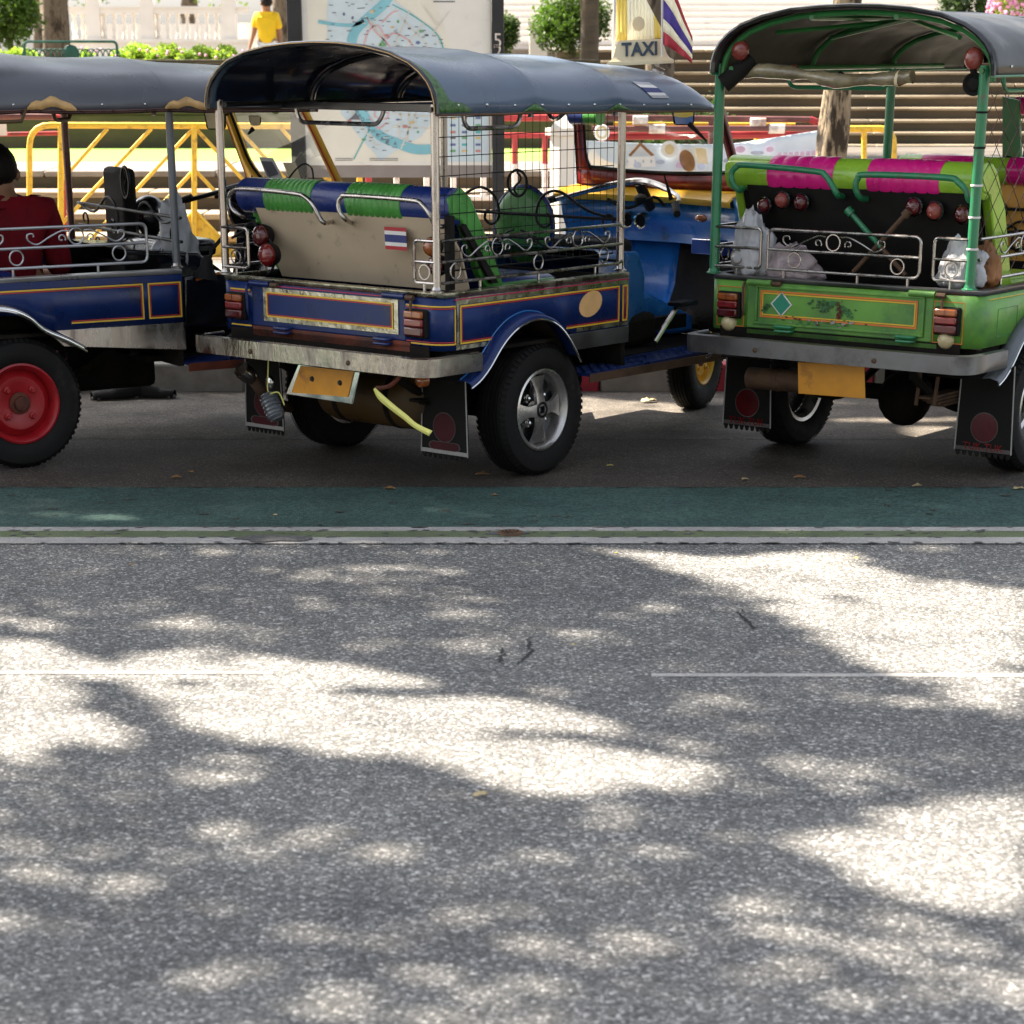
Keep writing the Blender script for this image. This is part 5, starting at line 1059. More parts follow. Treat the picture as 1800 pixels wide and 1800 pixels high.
    mb = MB(); mb.grid([[wsc(.12 + .93 * i / 10, .08) + Vector((.003, 0, 0)) for i in range(11)], [wsc(.12 + .93 * i / 10, .98) + Vector((.003, 0, 0)) for i in range(11)]]); mb.build('windscreen', 'glass', t)
    mb = MB(); mb.tube([wsc(.10, 1), wsc(.56, 1.02), wsc(1.07, 1)], .016, 8); mb.build('windscreen_top', pil, t)
    # handlebar, stem, controls
    mb = MB(); mb.tube(smooth_path([(1.86, .18, 1.035), (1.95, .26, 1.06), (2.02, .42, 1.095), (2.05, .55, 1.105), (2.02, .68, 1.085), (1.93, .84, 1.04), (1.84, .92, 1.01)], 5), [.011] * 8 + [.016] * 15 + [.011] * 8, 8); hb = mb.build('handlebar', 'chrome' if k == 'C' else 'black_metal', t)
    for vv in (.10, .92): mb = MB(); mb.tube([(1.78, vv + (.03 if vv < .5 else .05), .99), (1.86, vv + (.10 if vv < .5 else -.02), 1.025)], .017, 10); mb.build('grip', 'rubber', hb)
    mb = MB(); mb.tube([(2.05, .55, 1.10), (2.16, .56, .98)], .025, 8); mb.build('steering_stem', 'black_matt', hb)
    mb = MB(); mb.ball((2.0, .50, 1.03), .03, 10, (1, 1.2, .8)); mb.build('switch_box', 'black_matt', hb)
    mb = MB(); mb.tube(smooth_path([(1.90, .62, 1.03), (1.96, .54, .99), (2.02, .44, 1.04), (2.05, .40, 1.0)], 4), .008, 6); mb.build('cable', 'black_matt', hb)
    mb = MB(); mb.tube([(1.90, .25, 1.04), (1.88, .28, 1.15)], [.012, .003], 6); mb.build('lever', 'black_matt', hb)
    # fork, front fender, floor, engine tunnel
    mb = MB(); [mb.tube([(2.36, .56 + s * .08, .75), (2.56, .56 + s * .08, .25)], .018, 8) for s in (-1, 1)]; mb.build('front_fork', 'chrome', t)
    mb = MB(); mb.grid([[(2.56 - .27 * math.cos(q), .56 + dv, .25 + .285 * math.sin(q)) for q in [i * math.pi / 12 for i in range(1, 11)]] for dv in (-.09, -.05, .05, .09)]); mb.build('front_fender', ck, t, solid=.004)
    # floor boards and steps
    mb = MB(); mb.box(1.25, 2.30, .10, 1.05, .385, .41); mb.box(1.9, 2.3, .2, .95, .3, .386); mb.build('cab_floor', 'under', t, sm=False)
    for (va, vb_) in ((-.10, .10), (1.05, 1.22)):
        mb = MB(); mb.quadbox([(.86 if k == 'C' else 1.36, va, .385), (1.88, va + .02, .40), (2.05, .12 if va < .5 else vb_, .40), (2.05, vb_, .40), (.86 if k == 'C' else 1.36, vb_, .385)], (0, 0, .012)); sp = mb.build('side_step', o['step'], t, sm=False)
        mb = MB(); mb.box(.86 if k == 'C' else 1.36, 1.88, va - .002, va + .004, .36, .395); mb.build('step_edge', o['stepedge'], sp, sm=False)
        mb = MB()
        if k == 'C' and va < .5:
            for i in range(34):
                for j in range(6):
                    cu = .88 + i * .029; cv_ = va + .02 + j * .028; d_ = .008 if (i + j) % 2 else -.008; mb.quadbox([(cu - .009, cv_ - d_, .398 + .0145 * (cu - .86)), (cu, cv_ - .003, .398 + .0145 * (cu - .86)), (cu + .009, cv_ + d_, .398 + .0145 * (cu - .86)), (cu, cv_ + .003, .398 + .0145 * (cu - .86))], (0, 0, .003))
            mb.build('tread_plate_relief', o['step'], sp, sm=False, kind='stuff')
    tm = o['tunnel']
    P = [(1.17, .10, .42), (1.75, .28, .42), (1.75, .28, .72), (1.55, .16, .84), (1.17, .10, .87)]
    mb = MB(); rows = [[Vector(p) for p in P], [Vector((p[0], .86 + (.0 if p[0] < 1.5 else -.1), p[2])) for p in P]]
    mb.grid(rows); mb.face([4, 3, 2, 1, 0]); mb.face([5, 6, 7, 8, 9]); mb.build('engine_cover', tm, t, bevel=.02)
    mb = MB(); mb.quadbox([(1.70, .42, .42), (2.18, .30, .42), (2.18, .30, .50), (1.9, .36, .62), (1.70, .42, .60)], (0, .30, 0)); mb.build('cab_tunnel', tm, t, bevel=.02)
    mb = MB(); mb.tube([(1.62, .12, .44), (1.86, .17, .58)], .012, 8); pd = mb.build('brake_lever', 'chrome', t); mb = MB(); mb.box(1.82, 1.95, .12, .20, .58, .60); mb.build('pedal_plate', 'black_metal', pd, bevel=.004)
    # driver seat
    mb = MB(); mb.box(1.46, 1.72, .32, .86, .80, .88); mb.build('driver_seat', o['dseat'], t, bevel=.03)
    MB.OFF = Vector((0, 0, 0))
    # --- passenger bench, padded back with roll, rear panel
    zb = o['zroll']; ur = .17; rr0 = .072
    bc = o['bands']
    def rollseg(v0, v1, m, parent, r, ribs=0):
        mb = MB(); prof = []
        if ribs:
            n_ = ribs
            for i in range(n_): a_ = v0 + (v1 - v0) * i / n_; b_ = v0 + (v1 - v0) * (i + 1) / n_; prof += [(r - .0005, a_ + .0005), (r + .0015, a_ + (b_ - a_) * .12), (r + .0025, (a_ + b_) / 2), (r + .0015, b_ - (b_ - a_) * .12), (r - .0005, b_ - .0005)]
        else: prof = [(r, v0), (r, v1)]
        mb.lathe(prof, (ur, 0, zb), (0, 1, 0), 36); return mb.build('roll_band', m, parent, angle=50)
    mb = MB(); mb.lathe([(0, .035), (rr0 * .8, .036), (rr0 * .97, .045), (rr0, .06), (rr0, 1.21), (rr0 * .97, 1.225), (rr0 * .7, 1.235), (0, 1.238)], (ur, 0, zb), (0, 1, 0), 36); rl_ = mb.build('backrest_roll', bc[0], t)
    for v0, v1, m, rb in bc[1]: rollseg(v0, v1, m, rl_, rr0 + .002, rb)
    # pad under the roll, sloping forward; green side strip
    S_ = [(ur - .06, zb + .03), (ur + .02, zb + .068), (ur + .075, zb + .03), (.34, zb - .12), (.43, .83), (.46, .74), (.37, .74), (.30, .84), (ur + .02, zb - .06), (ur - .05, zb - .04)]
    mb = MB(); mb.grid([[(u_, .075, z_) for u_, z_ in S_], [(u_, 1.19, z_) for u_, z_ in S_]]); mb.face(range(len(S_) - 1, -1, -1)); mb.face(range(len(S_), 2 * len(S_))); bk = mb.build('backrest', o['pad'], t, angle=50)
    for vv in (.030, 1.192):
        mb = MB(); mb.quadbox([(u_ + (0 if i else 0), vv, z_ + .004 if z_ > .9 else z_) for i, (u_, z_) in enumerate(S_)], (0, .044, 0)); mb.build('side_pad', o['padside'], bk, bevel=.008)
    # rear panel behind the backrest
    pt = [(.112, 1.12, zb - .045), (.112, .06, zb - .045), (.18, .035, .93), (.25, .05, .77), (.25, 1.115, .77), (.18, 1.12, .93)]
    mb = MB(); mb.quadbox(pt, (.012, 0, 0)); pn = mb.build('back_panel', o['panel'], t, sm=False)
    if k == 'C':
        mb = MB(); mb.box(.10, .13, .015, .045, .79, zb - .03); mb.build('panel_bracket', 'black_matt', t, bevel=.003)
        q = on('C', 'u', .13, 679, 398); flag_sticker(pn, (q.x - .012, q.y, q.z), (0, -1, 0), (.05, -.02, -1), (-1, 0, 0), .118, .088)
    # bench cushion
    mb = MB(); mb.box(.42, o.get("cu1", .92), .10, 1.12, .66, .80); cs = mb.build('seat_cushion', o['cushion'], t, bevel=.05)
    mb = MB(); mb.box(.46, o.get("cu1", .92) - .06, .085, .112, .68, .785); mb.build('cushion_end', o['padside'], cs, bevel=.012)
    mb = MB(); mb.box(.44, .9, .12, 1.1, .56, .66); mb.build('seat_base', 'under', t, sm=False)
    # grab rails on the roll
    gm = o['grab']
    gr = .0095 if k == 'C' else .0125
    pxs = {'C': [[(446, 384, .17), (424, 379, .05), (406, 365, .03), (403, 348, .03), (410, 335, .03), (430, 332, .03), (515, 340, .03), (537, 347, .03), (552, 363, .03), (562, 383, .04), (572, 392, .06), (590, 388, .17)], [(622, 394, .17), (608, 386, .05), (597, 372, .03), (595, 358, .03), (600, 347, .03), (615, 344, .03), (722, 352, .03), (742, 360, .03), (756, 378, .03), (764, 394, .05), (780, 398, .10), (795, 385, .17)]],
           'R': [[(1312, 326, .17), (1300, 334, .05), (1288, 322, .02), (1286, 305, .02), (1294, 294, .02), (1312, 290, .02), (1430, 301, .02), (1450, 308, .02), (1464, 328, .02), (1473, 343, .04), (1486, 346, .17)], [(1530, 350, .17), (1512, 347, .05), (1504, 330, .02), (1508, 314, .02), (1525, 307, .02), (1660, 312, .02), (1684, 320, .02), (1698, 335, .02), (1704, 352, .04), (1716, 350, .17)]]}
    if k in pxs:
        for P_ in pxs[k]: mb = MB(); mb.tube(smooth_path([on(k, 'u', uu, px, py) for px, py, uu in P_], 5), gr, 10); mb.build('grab_rail', gm, t)
    # overhead hand rails
    def bent(name, pts, m, r=.009): mb = MB(); mb.tube(round_path(pts, .05), r, 8); return mb.build(name, m, t)
    e0 = ed + .01
    bent('hand_rail', [(.33, 1.08, e0), (.33, 1.06, e0 - .075), (.33, .60, e0 - .075), (.33, .56, e0)], o['hand'])
    if k == 'R': pass
    bent('hand_rail', [(.16, 0, e0), (.18, .0, e0 - .075), (.50, 0, e0 - .075), (.53, 0, e0)], o['hand'])
    bent('hand_rail', [(.85, 0, e0), (.90, .12, e0 - .06), (1.02, .25, e0 - .06), (1.04, .3, e0)], o['hand'])
    # --- side and rear guard rails with scrollwork
    rm = o['rail']; ra = .0065
    def rail(pts, r=ra, rd=.03, name='guard_rail', m=None, parent=None): mb = MB(); mb.tube(round_path(pts, rd), r, 8); return mb.build(name, m or rm, parent or t)
    def scroll(c_, e1, w_, h_, r=.0036, parent=None, m=None):
        """ring in the middle, S arms with curled ends on both sides"""
        c_ = Vector(c_); e1 = Vector(e1); e3 = Vector((0, 0, 1)); mb = MB()
        mb.tube(circle(c_, h_ * .46, e1, e3, 18), r, 6, closed=True)
        for s in (-1, 1):
            q = e1 * s
            arm = [p for p in spiral(c_ + q * (w_ * .30) + e3 * (-h_ * .10), h_ * .08, h_ * .26, -2.2, 3.6, q, e3, 12)]
            mb.tube(arm, r, 6)
            arm = smooth_path([c_ + q * (h_ * .50) + e3 * (h_ * .30), c_ + q * (w_ * .30) + e3 * (h_ * .32), c_ + q * (w_ * .55) + e3 * (h_ * .0), c_ + q * (w_ * .80) + e3 * (-h_ * .38), c_ + q * (w_ * .97) + e3 * (-h_ * .15), c_ + q * (w_ * .98) + e3 * (h_ * .18), c_ + q * (w_ * .88) + e3 * (h_ * .22), c_ + q * (w_ * .86) + e3 * (h_ * .05)], 5)
            mb.tube(arm, r, 6)
        return mb.build('scrollwork', m or rm, parent or t)
    def ring(c_, e1, r0, parent=None): mb = MB(); mb.tube(circle(c_, r0, e1, (0, 0, 1), 18), .0036, 6, closed=True); mb.build('rail_ring', rm, parent or t)
    zA, zB, zC = .985, .905, .825
    for vv in (-.012, 1.212):
        ue = o['Lp'] - (.0 if k != 'L' else .14)
        g0 = .02 if k != 'R' else .04
        fr_ = rail([(g0, vv, zA), (ue, vv, zA - .0), (ue, vv, zC), (g0, vv, zC)], rd=.03); rail([(g0, vv, zB), (ue, vv, zB)], parent=fr_, name='middle_bar')
        for uu in (.25, .62, 1.0): mb = MB(); mb.tube([(uu, vv, zr), (uu, vv, zC)], .006, 6); mb.build('rail_foot', rm, fr_)
        scroll((ue * .30, vv, (zA + zB) / 2), (1, 0, 0), .22, .072, parent=fr_); scroll((ue * .74, vv, (zA + zB) / 2), (1, 0, 0), .22, .072, parent=fr_)
        for uu in (.10, ue * .52, ue - .13): ring((uu, vv, zB - .038), (1, 0, 0), .030, fr_)
    if k != 'L':
        if k == 'R':
            fr_ = rail([(-.012, .93, zC), (-.012, .93, zA), (-.012, .22, zA), (-.012, .22, zC), (-.012, .93, zC)], rd=.03); rail([(-.012, .93, zB), (-.012, .22, zB)], parent=fr_, name='middle_bar'); scroll((-.012, .62, (zA + zB) / 2), (0, -1, 0), .24, .070, parent=fr_)
            for vv in (.80, .32): ring((-.012, vv, zB - .038), (0, 1, 0), .030, fr_)
            for vv in (.85, .50, .27): mb = MB(); mb.tube([(-.012, vv, zr), (-.012, vv, zC)], .006, 6); mb.build('rail_foot', rm, fr_)
        va, vb_ = ((.0, .14), (1.2, .96)) if k == 'R' else ((.0, .10), (1.2, 1.04))
        for (a_, b_) in (va if isinstance(va, tuple) and False else (0.0, (.16 if k == 'R' else .105)), (1.2, (.965 if k == 'R' else 1.045))):
            fr_ = rail([(-.012, a_, zA), (-.012, b_, zA), (-.012, b_, zC), (-.012, a_, zC)], rd=.02); rail([(-.012, a_, zB), (-.012, b_, zB)], parent=fr_, name='middle_bar'); ring((-.012, (a_ + b_) / 2, zB - .038), (0, 1, 0), .028, fr_)
            mb = MB(); mb.tube([(-.012, (a_ + b_) / 2, zr), (-.012, (a_ + b_) / 2, zC)], .006, 6); mb.build('rail_foot', rm, fr_)
    # --- driver's back partition
    pu = o['Lp'] + .03; pm_ = 'black_metal'; cv0 = .60; po = o.get('po', .06)
    fr_ = rail([(pu, 0, 1.0), (pu, 1.2, 1.0)], .007, name='partition_rail', m=pm_); rail([(pu, 0, .90), (pu, 1.2, .90)], .007, name='partition_bar', m=pm_, parent=fr_); rail([(pu, 0, .83), (pu, 1.2, .83)], .007, name='partition_bar', m=pm_, parent=fr_)
    for s in (-1, 1):
        mb = MB(); e1 = Vector((0, s, 0)); c_ = Vector((pu, cv0, -po)); e3 = Vector((0, 0, 1))
        mb.tube(smooth_path([c_ + e1 * .58 + e3 * (1.0 + po), c_ + e1 * .40 + e3 * 1.09, c_ + e1 * .25 + e3 * 1.16, c_ + e1 * .17 + e3 * 1.155, c_ + e1 * .12 + e3 * 1.11, c_ + e1 * .11 + e3 * 1.04, c_ + e1 * .15 + e3 * 1.01, c_ + e1 * .19 + e3 * 1.03, c_ + e1 * .18 + e3 * 1.065, c_ + e1 * .155 + e3 * 1.06], 5), .0065, 6)
        mb.tube(spiral(c_ + e1 * .52 + e3 * 1.05, .012, .045, -1, 4.2, e1, e3, 14), .005, 6)
        mb.tube(smooth_path([c_ + e1 * .02 + e3 * .99, c_ + e1 * .06 + e3 * .98, c_ + e1 * .09 + e3 * .95, c_ + e1 * .20 + e3 * .92, c_ + e1 * .32 + e3 * .90], 4), .005, 6)
        mb.tube(spiral(c_ + e1 * .10 + e3 * .945, .01, .03, -2, 3, e1, e3, 10), .004, 6); mb.tube(spiral(c_ + e1 * .38 + e3 * .95, .01, .035, -2, 3.4, e1, e3, 10), .004, 6)
        mb.build('partition_scroll', pm_, fr_)
    mb = MB(); c_ = Vector((pu, cv0, (1.19 if k == 'C' else 1.24) - po)); mb.tube([p for p in circle(c_, .055 if k == 'C' else .045, (0, 1, 0), (0, 0, 1.5 if k == 'L' else 1.0), 20)], .0065, 6, closed=True); mb.tube([c_ + Vector((0, .02 * math.sin(i * .8), -.05 + i * .012)) for i in range(9)], .005, 6); mb.build('partition_crest', pm_, fr_)
    # front indicator, mirror
    return t

CFG = {
 'C': dict(wb=.25, L=1.20, Lp=1.19, LpL=1.41, zt=1.46, edge=1.462, slope=-.012, uroof=1.80, seams=(.52, 1.07), hoops=(.55, 1.1), hoop='black_gloss', paint='blue_paint', rimcap='hammered', sillm='bumper_dark', fender='blue_paint', bumper='bumper_metal', post='chrome', canopy='canopy_blue', lining='canopy_under', roll='black_gloss', bead='rust_steel', wheel=('alloy', 0), fwheel='yellow', steer=.25, cowl='blue_bright', pillar='red_paint', shelf='yellow', step='blue_paint', stepedge='rust_steel', tunnel='blue_bright', dseat='black_matt', zroll=1.105, bands=('blue_vinyl', ((.78, 1.06, 'green_vinyl', 10), (.28, .585, 'green_vinyl', 10))), pad='blue_vinyl', padside='green_vinyl', panel='tan_panel', cushion='blue_vinyl', grab='chrome', hand='chrome', rail='chrome', handle='blue_paint'),
 'R': dict(ct=.15, L=1.50, Lp=1.48, LpL=1.48, cx=.40, zt=1.60, edge=1.600, slope=.0, uroof=2.20, seams=(.75, 1.45), hoops=(.02, .75, 1.45), hoop='green_frame', paint='green_paint', rimcap='bumper_dark', sillm='bumper_dark', fender='grey_paint', bumper='bumper_dark', post='green_post', canopy='canopy_black', lining='canopy_under_olive', roll='black_gloss', bead='green_post', wheel=('open', 0), fwheel='red_wheel', cowl='green_paint', pillar='green_paint', shelf='green_paint', step='under', stepedge='under', tunnel='green_paint', dseat='orange_vinyl', zroll=1.195, bands=('lime_vinyl', ((.70, 1.017, 'pink_vinyl', 5), (.215, .545, 'pink_vinyl', 6))), pad='black_matt', padside='lime_vinyl', panel='black_matt', cushion='lime_vinyl', grab='green_post', hand='green_post', rail='chrome', handle='green_post'),
 'L': dict(L=1.40, Lp=1.37, LpL=1.36, po=.12, cu1=.70, zt=1.45, edge=1.455, slope=-.006, uroof=2.05, seams=(.72, 1.32), hoops=(.02, .72, 1.32), hoop='pipe_brown', paint='blue_paint', rimcap='silver_paint', sillm='chrome', fender='chrome_clean', bumper='bumper_metal', post='grey_paint', canopy='canopy_grey', lining='canopy_under_olive', roll='black_gloss', bead='pipe_brown', wheel=('steel', 'red_wheel'), fwheel='red_wheel', cowl='black_gloss', pillar='yellow', shelf='black_matt', step='blue_paint', stepedge='rust_red', tunnel='black_gloss', dseat='black_gloss', zroll=1.10, bands=('blue_vinyl', ()), pad='blue_vinyl', padside='blue_vinyl', panel='black_matt', cushion='blue_vinyl', grab='chrome', hand='tank_yellow', rail='silver_paint', handle='chrome'),
}
TC = tuk('C', 'blue tuk tuk with grey blue roof and blue and green seat roll, in the middle', CFG['C'])
TR = tuk('R', 'green tuk tuk with black roof and pink and lime seat roll, on the right', CFG['R'])
TL = tuk('L', 'blue tuk tuk with grey roof and red wheel, seen side on at the left', CFG['L'])

# ---------------------------------------------------------------- parts that only one tuk tuk has
def lathe_part(name, prof, c, ax, m, parent, n=24): mb = MB(); mb.lathe(prof, c, ax, n); return mb.build(name, m, parent)
def ball_part(name, c, r, m, parent, sq=(1, 1, 1), n=16): mb = MB(); mb.ball(c, r, n, sq); return mb.build(name, m, parent)
def poly_part(name, k, ax, val, pts, m, parent, off, bevel=0): mb = MB(); mb.quadbox([on(k, ax, val, *p) for p in pts], off); return mb.build(name, m, parent, sm=False, bevel=bevel)
# --- centre tuk tuk: wire mesh on its right side
mb = MB(); u0, u1, z0, z1 = .03, 1.165, .865, 1.44
for i in range(26): u = u0 + (u1 - u0) * i / 25; mb.tube([(u, .022, z0), (u + .002 * math.sin(i), .022, z1)], .0016, 4, cap=False)
for i in range(9): z = z0 + (z1 - z0) * i / 8; mb.tube([(u0, .0245, z), (.6, .0245, z + .002), (u1, .0245, z)], .0018, 4, cap=False)
mb.build('wire_mesh', 'black_metal', TC, kind='stuff')
mb = MB(); mb.tube([(u0, .022, z0), (u0, .022, z1)], .004, 6); mb.tube([(u0, .022, z0), (u1, .022, z0)], .004, 6); mb.build('mesh_frame', 'black_metal', TC)
# round marker lamps either side of the back panel, and their brackets
for px, py, uu, r, m in ((459, 415, .10, .045, 'lens_dark'), (470, 448, .06, .047, 'lens_red'), (757, 434, .10, .036, 'lens_amber'), (766, 467, .10, .04, 'lens_dark')):
    p = on('C', 'u', uu, px, py); q = ball_part('marker_lamp', p, r, m, TC, (.75, 1, 1)); lathe_part('lamp_ring', [(r * 1.04, .0), (r * 1.1, .012), (r * .9, .04), (0, .045)], p, (1, 0, 0), 'black_metal', q)
for pts in ([(425, 404), (440, 392), (452, 396)], [(408, 418), (430, 406), (440, 412)], [(474, 420), (482, 440), (480, 470), (472, 482)], [(430, 425), (424, 450), (436, 470)]):
    mb = MB(); mb.tube(smooth_path([on('C', 'u', .08, *p) for p in pts], 4), .006, 6); mb.build('lamp_bracket', 'black_metal', TC)
# number plate in a bright frame
N4 = [on('C', 'u', -.10, *p) for p in ((524, 640), (632, 654), (619, 711), (502, 693))]
mb = MB(); mb.quadbox(N4, (.006, 0, 0)); fr = mb.build('number_plate', 'chrome_clean', TC, bevel=.003)
N5 = [on('C', 'u', -.104, *p) for p in ((528, 643), (622, 653), (611, 698), (512, 690))]; mb = MB(); mb.quadbox(N5, (.003, 0, 0)); mb.build('plate_face', 'plate_orange', fr, sm=False)
for px, py in ((548, 666), (597, 673)):
    p = on('C', 'u', -.106, px, py); lathe_part('plate_bolt', [(.012, .002), (.009, -.004), (0, -.005)], p, (1, 0, 0), 'tar', fr, 8)
mb = MB(); mb.tube([on('C', 'u', -.09, 560, 652), on('C', 'u', -.05, 565, 625)], .008, 6); mb.build('plate_stay', 'under', TC)
# gas tank, exhaust, tow eye
mb = MB(); mb.lathe([(0, -.31), (.06, -.305), (.11, -.27), (.125, -.22), (.125, .22), (.11, .27), (.06, .305), (0, .31)], (.22, .52, .325), (0, 1, 0), 28); tk = mb.build('gas_tank', 'tank_yellow', TC)
for dv in (-.14, .16): lathe_part('tank_strap', [(.1265, -.015), (.128, -.012), (.128, .012), (.1265, .015)], (.22, .52 + dv, .325), (0, 1, 0), 'under', tk)
P = [on('C', 'u', uu, px, py) for px, py, uu in ((432, 656, -.12), (446, 668, -.08), (462, 690, -.04), (480, 706, .06), (505, 715, .3), (530, 716, .7))]
mb = MB(); mb.tube(smooth_path(P, 5), .024, 12, cap=False); ex = mb.build('exhaust_pipe', 'rust_steel', TC, solid=.002)
d = (P[0] - P[1]).normalized(); mb = MB(); mb.lathe([(.024, -.045), (.036, -.02), (.038, .03), (.035, .03), (.03, -.03), (0, -.035)], P[0], d, 20); mb.build('exhaust_tip', 'chrome', ex)
p = on('C', 'u', -.08, 474, 672); ball_part('fog_lamp', p, .03, 'chrome_clean', TC, (.5, .8, 1))
mb = MB(); mb.tube(smooth_path([on('C', 'u', -.14, *q) for q in ((703, 661), (694, 672), (680, 680), (662, 682))], 4), .009, 6); mb.build('tow_eye', 'rust_red', TC)
p = on('C', 'u', -.10, 738, 670); lathe_part('side_marker', [(.026, .03), (.024, 0), (.016, -.008), (0, -.01)], p, (1, 0, 0), 'lens_amber', TC)
# diagonal strut right of the back panel
mb = MB(); mb.quadbox([(.16, .005, 1.03), (.185, .005, 1.04), (.385, .005, .80), (.345, .005, .80)], (0, .02, 0)); mb.build('seat_bracket', 'black_matt', TC, sm=False)
# driver's oval backrest seen through the ironwork
c = on('C', 'u', 1.34, 920, 396); mb = MB(); mb.ball(c, 1.0, 22, (.03, .165, .165)); sb = mb.build('driver_backrest', 'green_vinyl', TC); mb = MB(); mb.tube(circle(c + Vector((.006, 0, 0)), .166, (0, 1, 0), (0, 0, 1), 28), .012, 8, closed=True); mb.build('backrest_piping', 'blue_vinyl', sb)
# small sun visor roll, mirrors
c = on('C', 'u', 2.05, 1026, 205); mb = MB(); mb.tube([c + Vector((0, .07, 0)), c + Vector((0, -.02, 0))], .036, 14); vr = mb.build('visor_roll', 'blue_vinyl', TC); mb = MB(); mb.tube([c + Vector((0, -.021, 0)), c + Vector((0, -.10, 0))], .038, 14); mb.build('roll_band', 'green_vinyl', vr)
def mirror(k, par, ax, val, px, py, w_, h_, m1, m2, arm):
    c = on(k, ax, val, px, py); a = -POSE[k][2]; q = Vector((math.cos(a), math.sin(a), 0)); nb = Vector((math.sin(a), -math.cos(a), 0))
    mb = MB(); P = round_path([c - q * w_ + Vector((0, 0, h_)), c + q * w_ + Vector((0, 0, h_)), c + q * w_ * .95 - Vector((0, 0, h_)), c - q * w_ * .8 - Vector((0, 0, h_)), c - q * w_ + Vector((0, 0, h_))], .015, 3); mb.quadbox(P[:-1], -nb * .02); o = mb.build('mirror', 'black_matt', par, sm=False)
    mb = MB(); mb.quadbox([c + q * a_ * w_ * .88 + Vector((0, 0, b_ * h_ * .86)) + nb * .003 for a_, b_ in ((-1, 1), (1, 1), (.92, -1), (-.75, -1))], nb * .001); mb.build('mirror_glass', m1, o, sm=False)
    if m2:
        mb = MB(); mb.quadbox([c + q * a_ * w_ * .84 + Vector((0, 0, b_ * h_ * .82)) + nb * .006 for a_, b_ in ((-1, 1), (1, 1), (1, .2), (.3, -.05), (-.5, 0), (-1, .2))], nb * .001); mb.build('reflection_patch', m2, o, sm=False)
    mb = MB(); mb.tube([on(k, ax, val, *p_) for p_ in arm], [.012, .004], 6); mb.build('mirror_arm', 'black_matt', o)
mirror('C', TC, 'u', 1.95, 1201, 206, .052, .034, 'reflected_blue', 'reflected_yellow', ((1212, 218), (1242, 248)))
# flag sticker on the roof flank, edge trims
def can_pt(k, u, jf, off=.004):
    can, nu, a, b = CAN[k]; i = (u - a) / (b - a) * nu; i0 = max(0, min(nu - 1, int(i))); j0 = int(jf); fi, fj = i - i0, jf - j0
    P = [Vector(can(i0 + x, j0 + y)) for x, y in ((0, 0), (1, 0), (0, 1), (1, 1))]; p = (P[0] * (1 - fi) + P[1] * fi) * (1 - fj) + (P[2] * (1 - fi) + P[3] * fi) * fj
    n_ = (P[1] - P[0]).cross(P[2] - P[0]).normalized(); n_ = n_ if n_.y < 0 or n_.z > .5 else -n_
    return p + n_ * off
cnC = [o for o in TC.children if o.name.startswith('canopy')][0]; cnL = [o for o in TL.children if o.name.startswith('canopy')][0]; cnR = [o for o in TR.children if o.name.startswith('canopy')][0]
mb = MB()
for kx, (j0, j1, mi) in enumerate(((2.5, 2.95, 0), (2.95, 3.3, 1), (3.3, 4.0, 2), (4.0, 4.4, 1), (4.4, 4.8, 0))):
    nn = 5; mb.m(mi).grid([[can_pt('C', u_ + (.035 if False else -.03 * (jj - 3.1)), jj, .005) for u_ in [1.30 + .12 * q / nn for q in range(nn + 1)]] for jj in (j0, (j0 + j1) / 2, j1)])
mat('sticker_faded', (.42, .42, .46), .5); mb.build('flag_sticker', ['sticker_faded', 'sticker_white', 'sticker_blue'], cnC, solid=.0015, sm=False)
mb = MB(); mb.grid([[can_pt('C', -.066 + w_ * q / 4, jj, .005) for q in range(5)] for jj, w_ in ((.15, .20), (.6, .19), (1.1, .15), (1.6, .085), (2.3, .07), (3.2, .06), (4.2, .052), (5.2, .04), (6.2, .02))]); mb.build('green_corner_trim', 'green_trim', cnC, solid=.002)
for s_ in (.52, 1.07):
    mb = MB(); mb.grid([[can_pt('C', s_ + x, .1, .006), can_pt('C', s_ + x, .1 + .95 * (1 - abs(x) / .075), .006)] for x in (-.075, -.05, -.025, 0, .025, .05, .075)]); mb.build('green_trim', 'green_trim', cnC, solid=.002)
for px0 in ((47, 134), (290, 366)):
    xs = [px0[0] + (px0[1] - px0[0]) * q / 10 for q in range(11)]; hh = (.0, .35, .55, .5, .8, 1.0, .95, .7, .5, .3, 0); mb = MB(); rows = [[], []]
    for x_, h_ in zip(xs, hh):
        u_ = on('L', 'v', -.075, x_, 190).x; rows[0].append(can_pt('L', u_, .1 + .9 * max(0, h_ - .45), .008)); rows[1].append(can_pt('L', u_, .35 + 2.0 * h_, .008))
    mb.grid(rows); mb.build('tan_trim', 'wood_trim', cnL, solid=.006)
mb = MB(); a_, b_ = CAN['L'][2], CAN['L'][3]; mb.grid([[can_pt('L', a_ + (b_ - a_) * i / 40, jj, .006) for i in range(41)] for jj in (.0, .22)]); mb.build('edge_strip', 'pipe_brown', cnL, solid=.004)

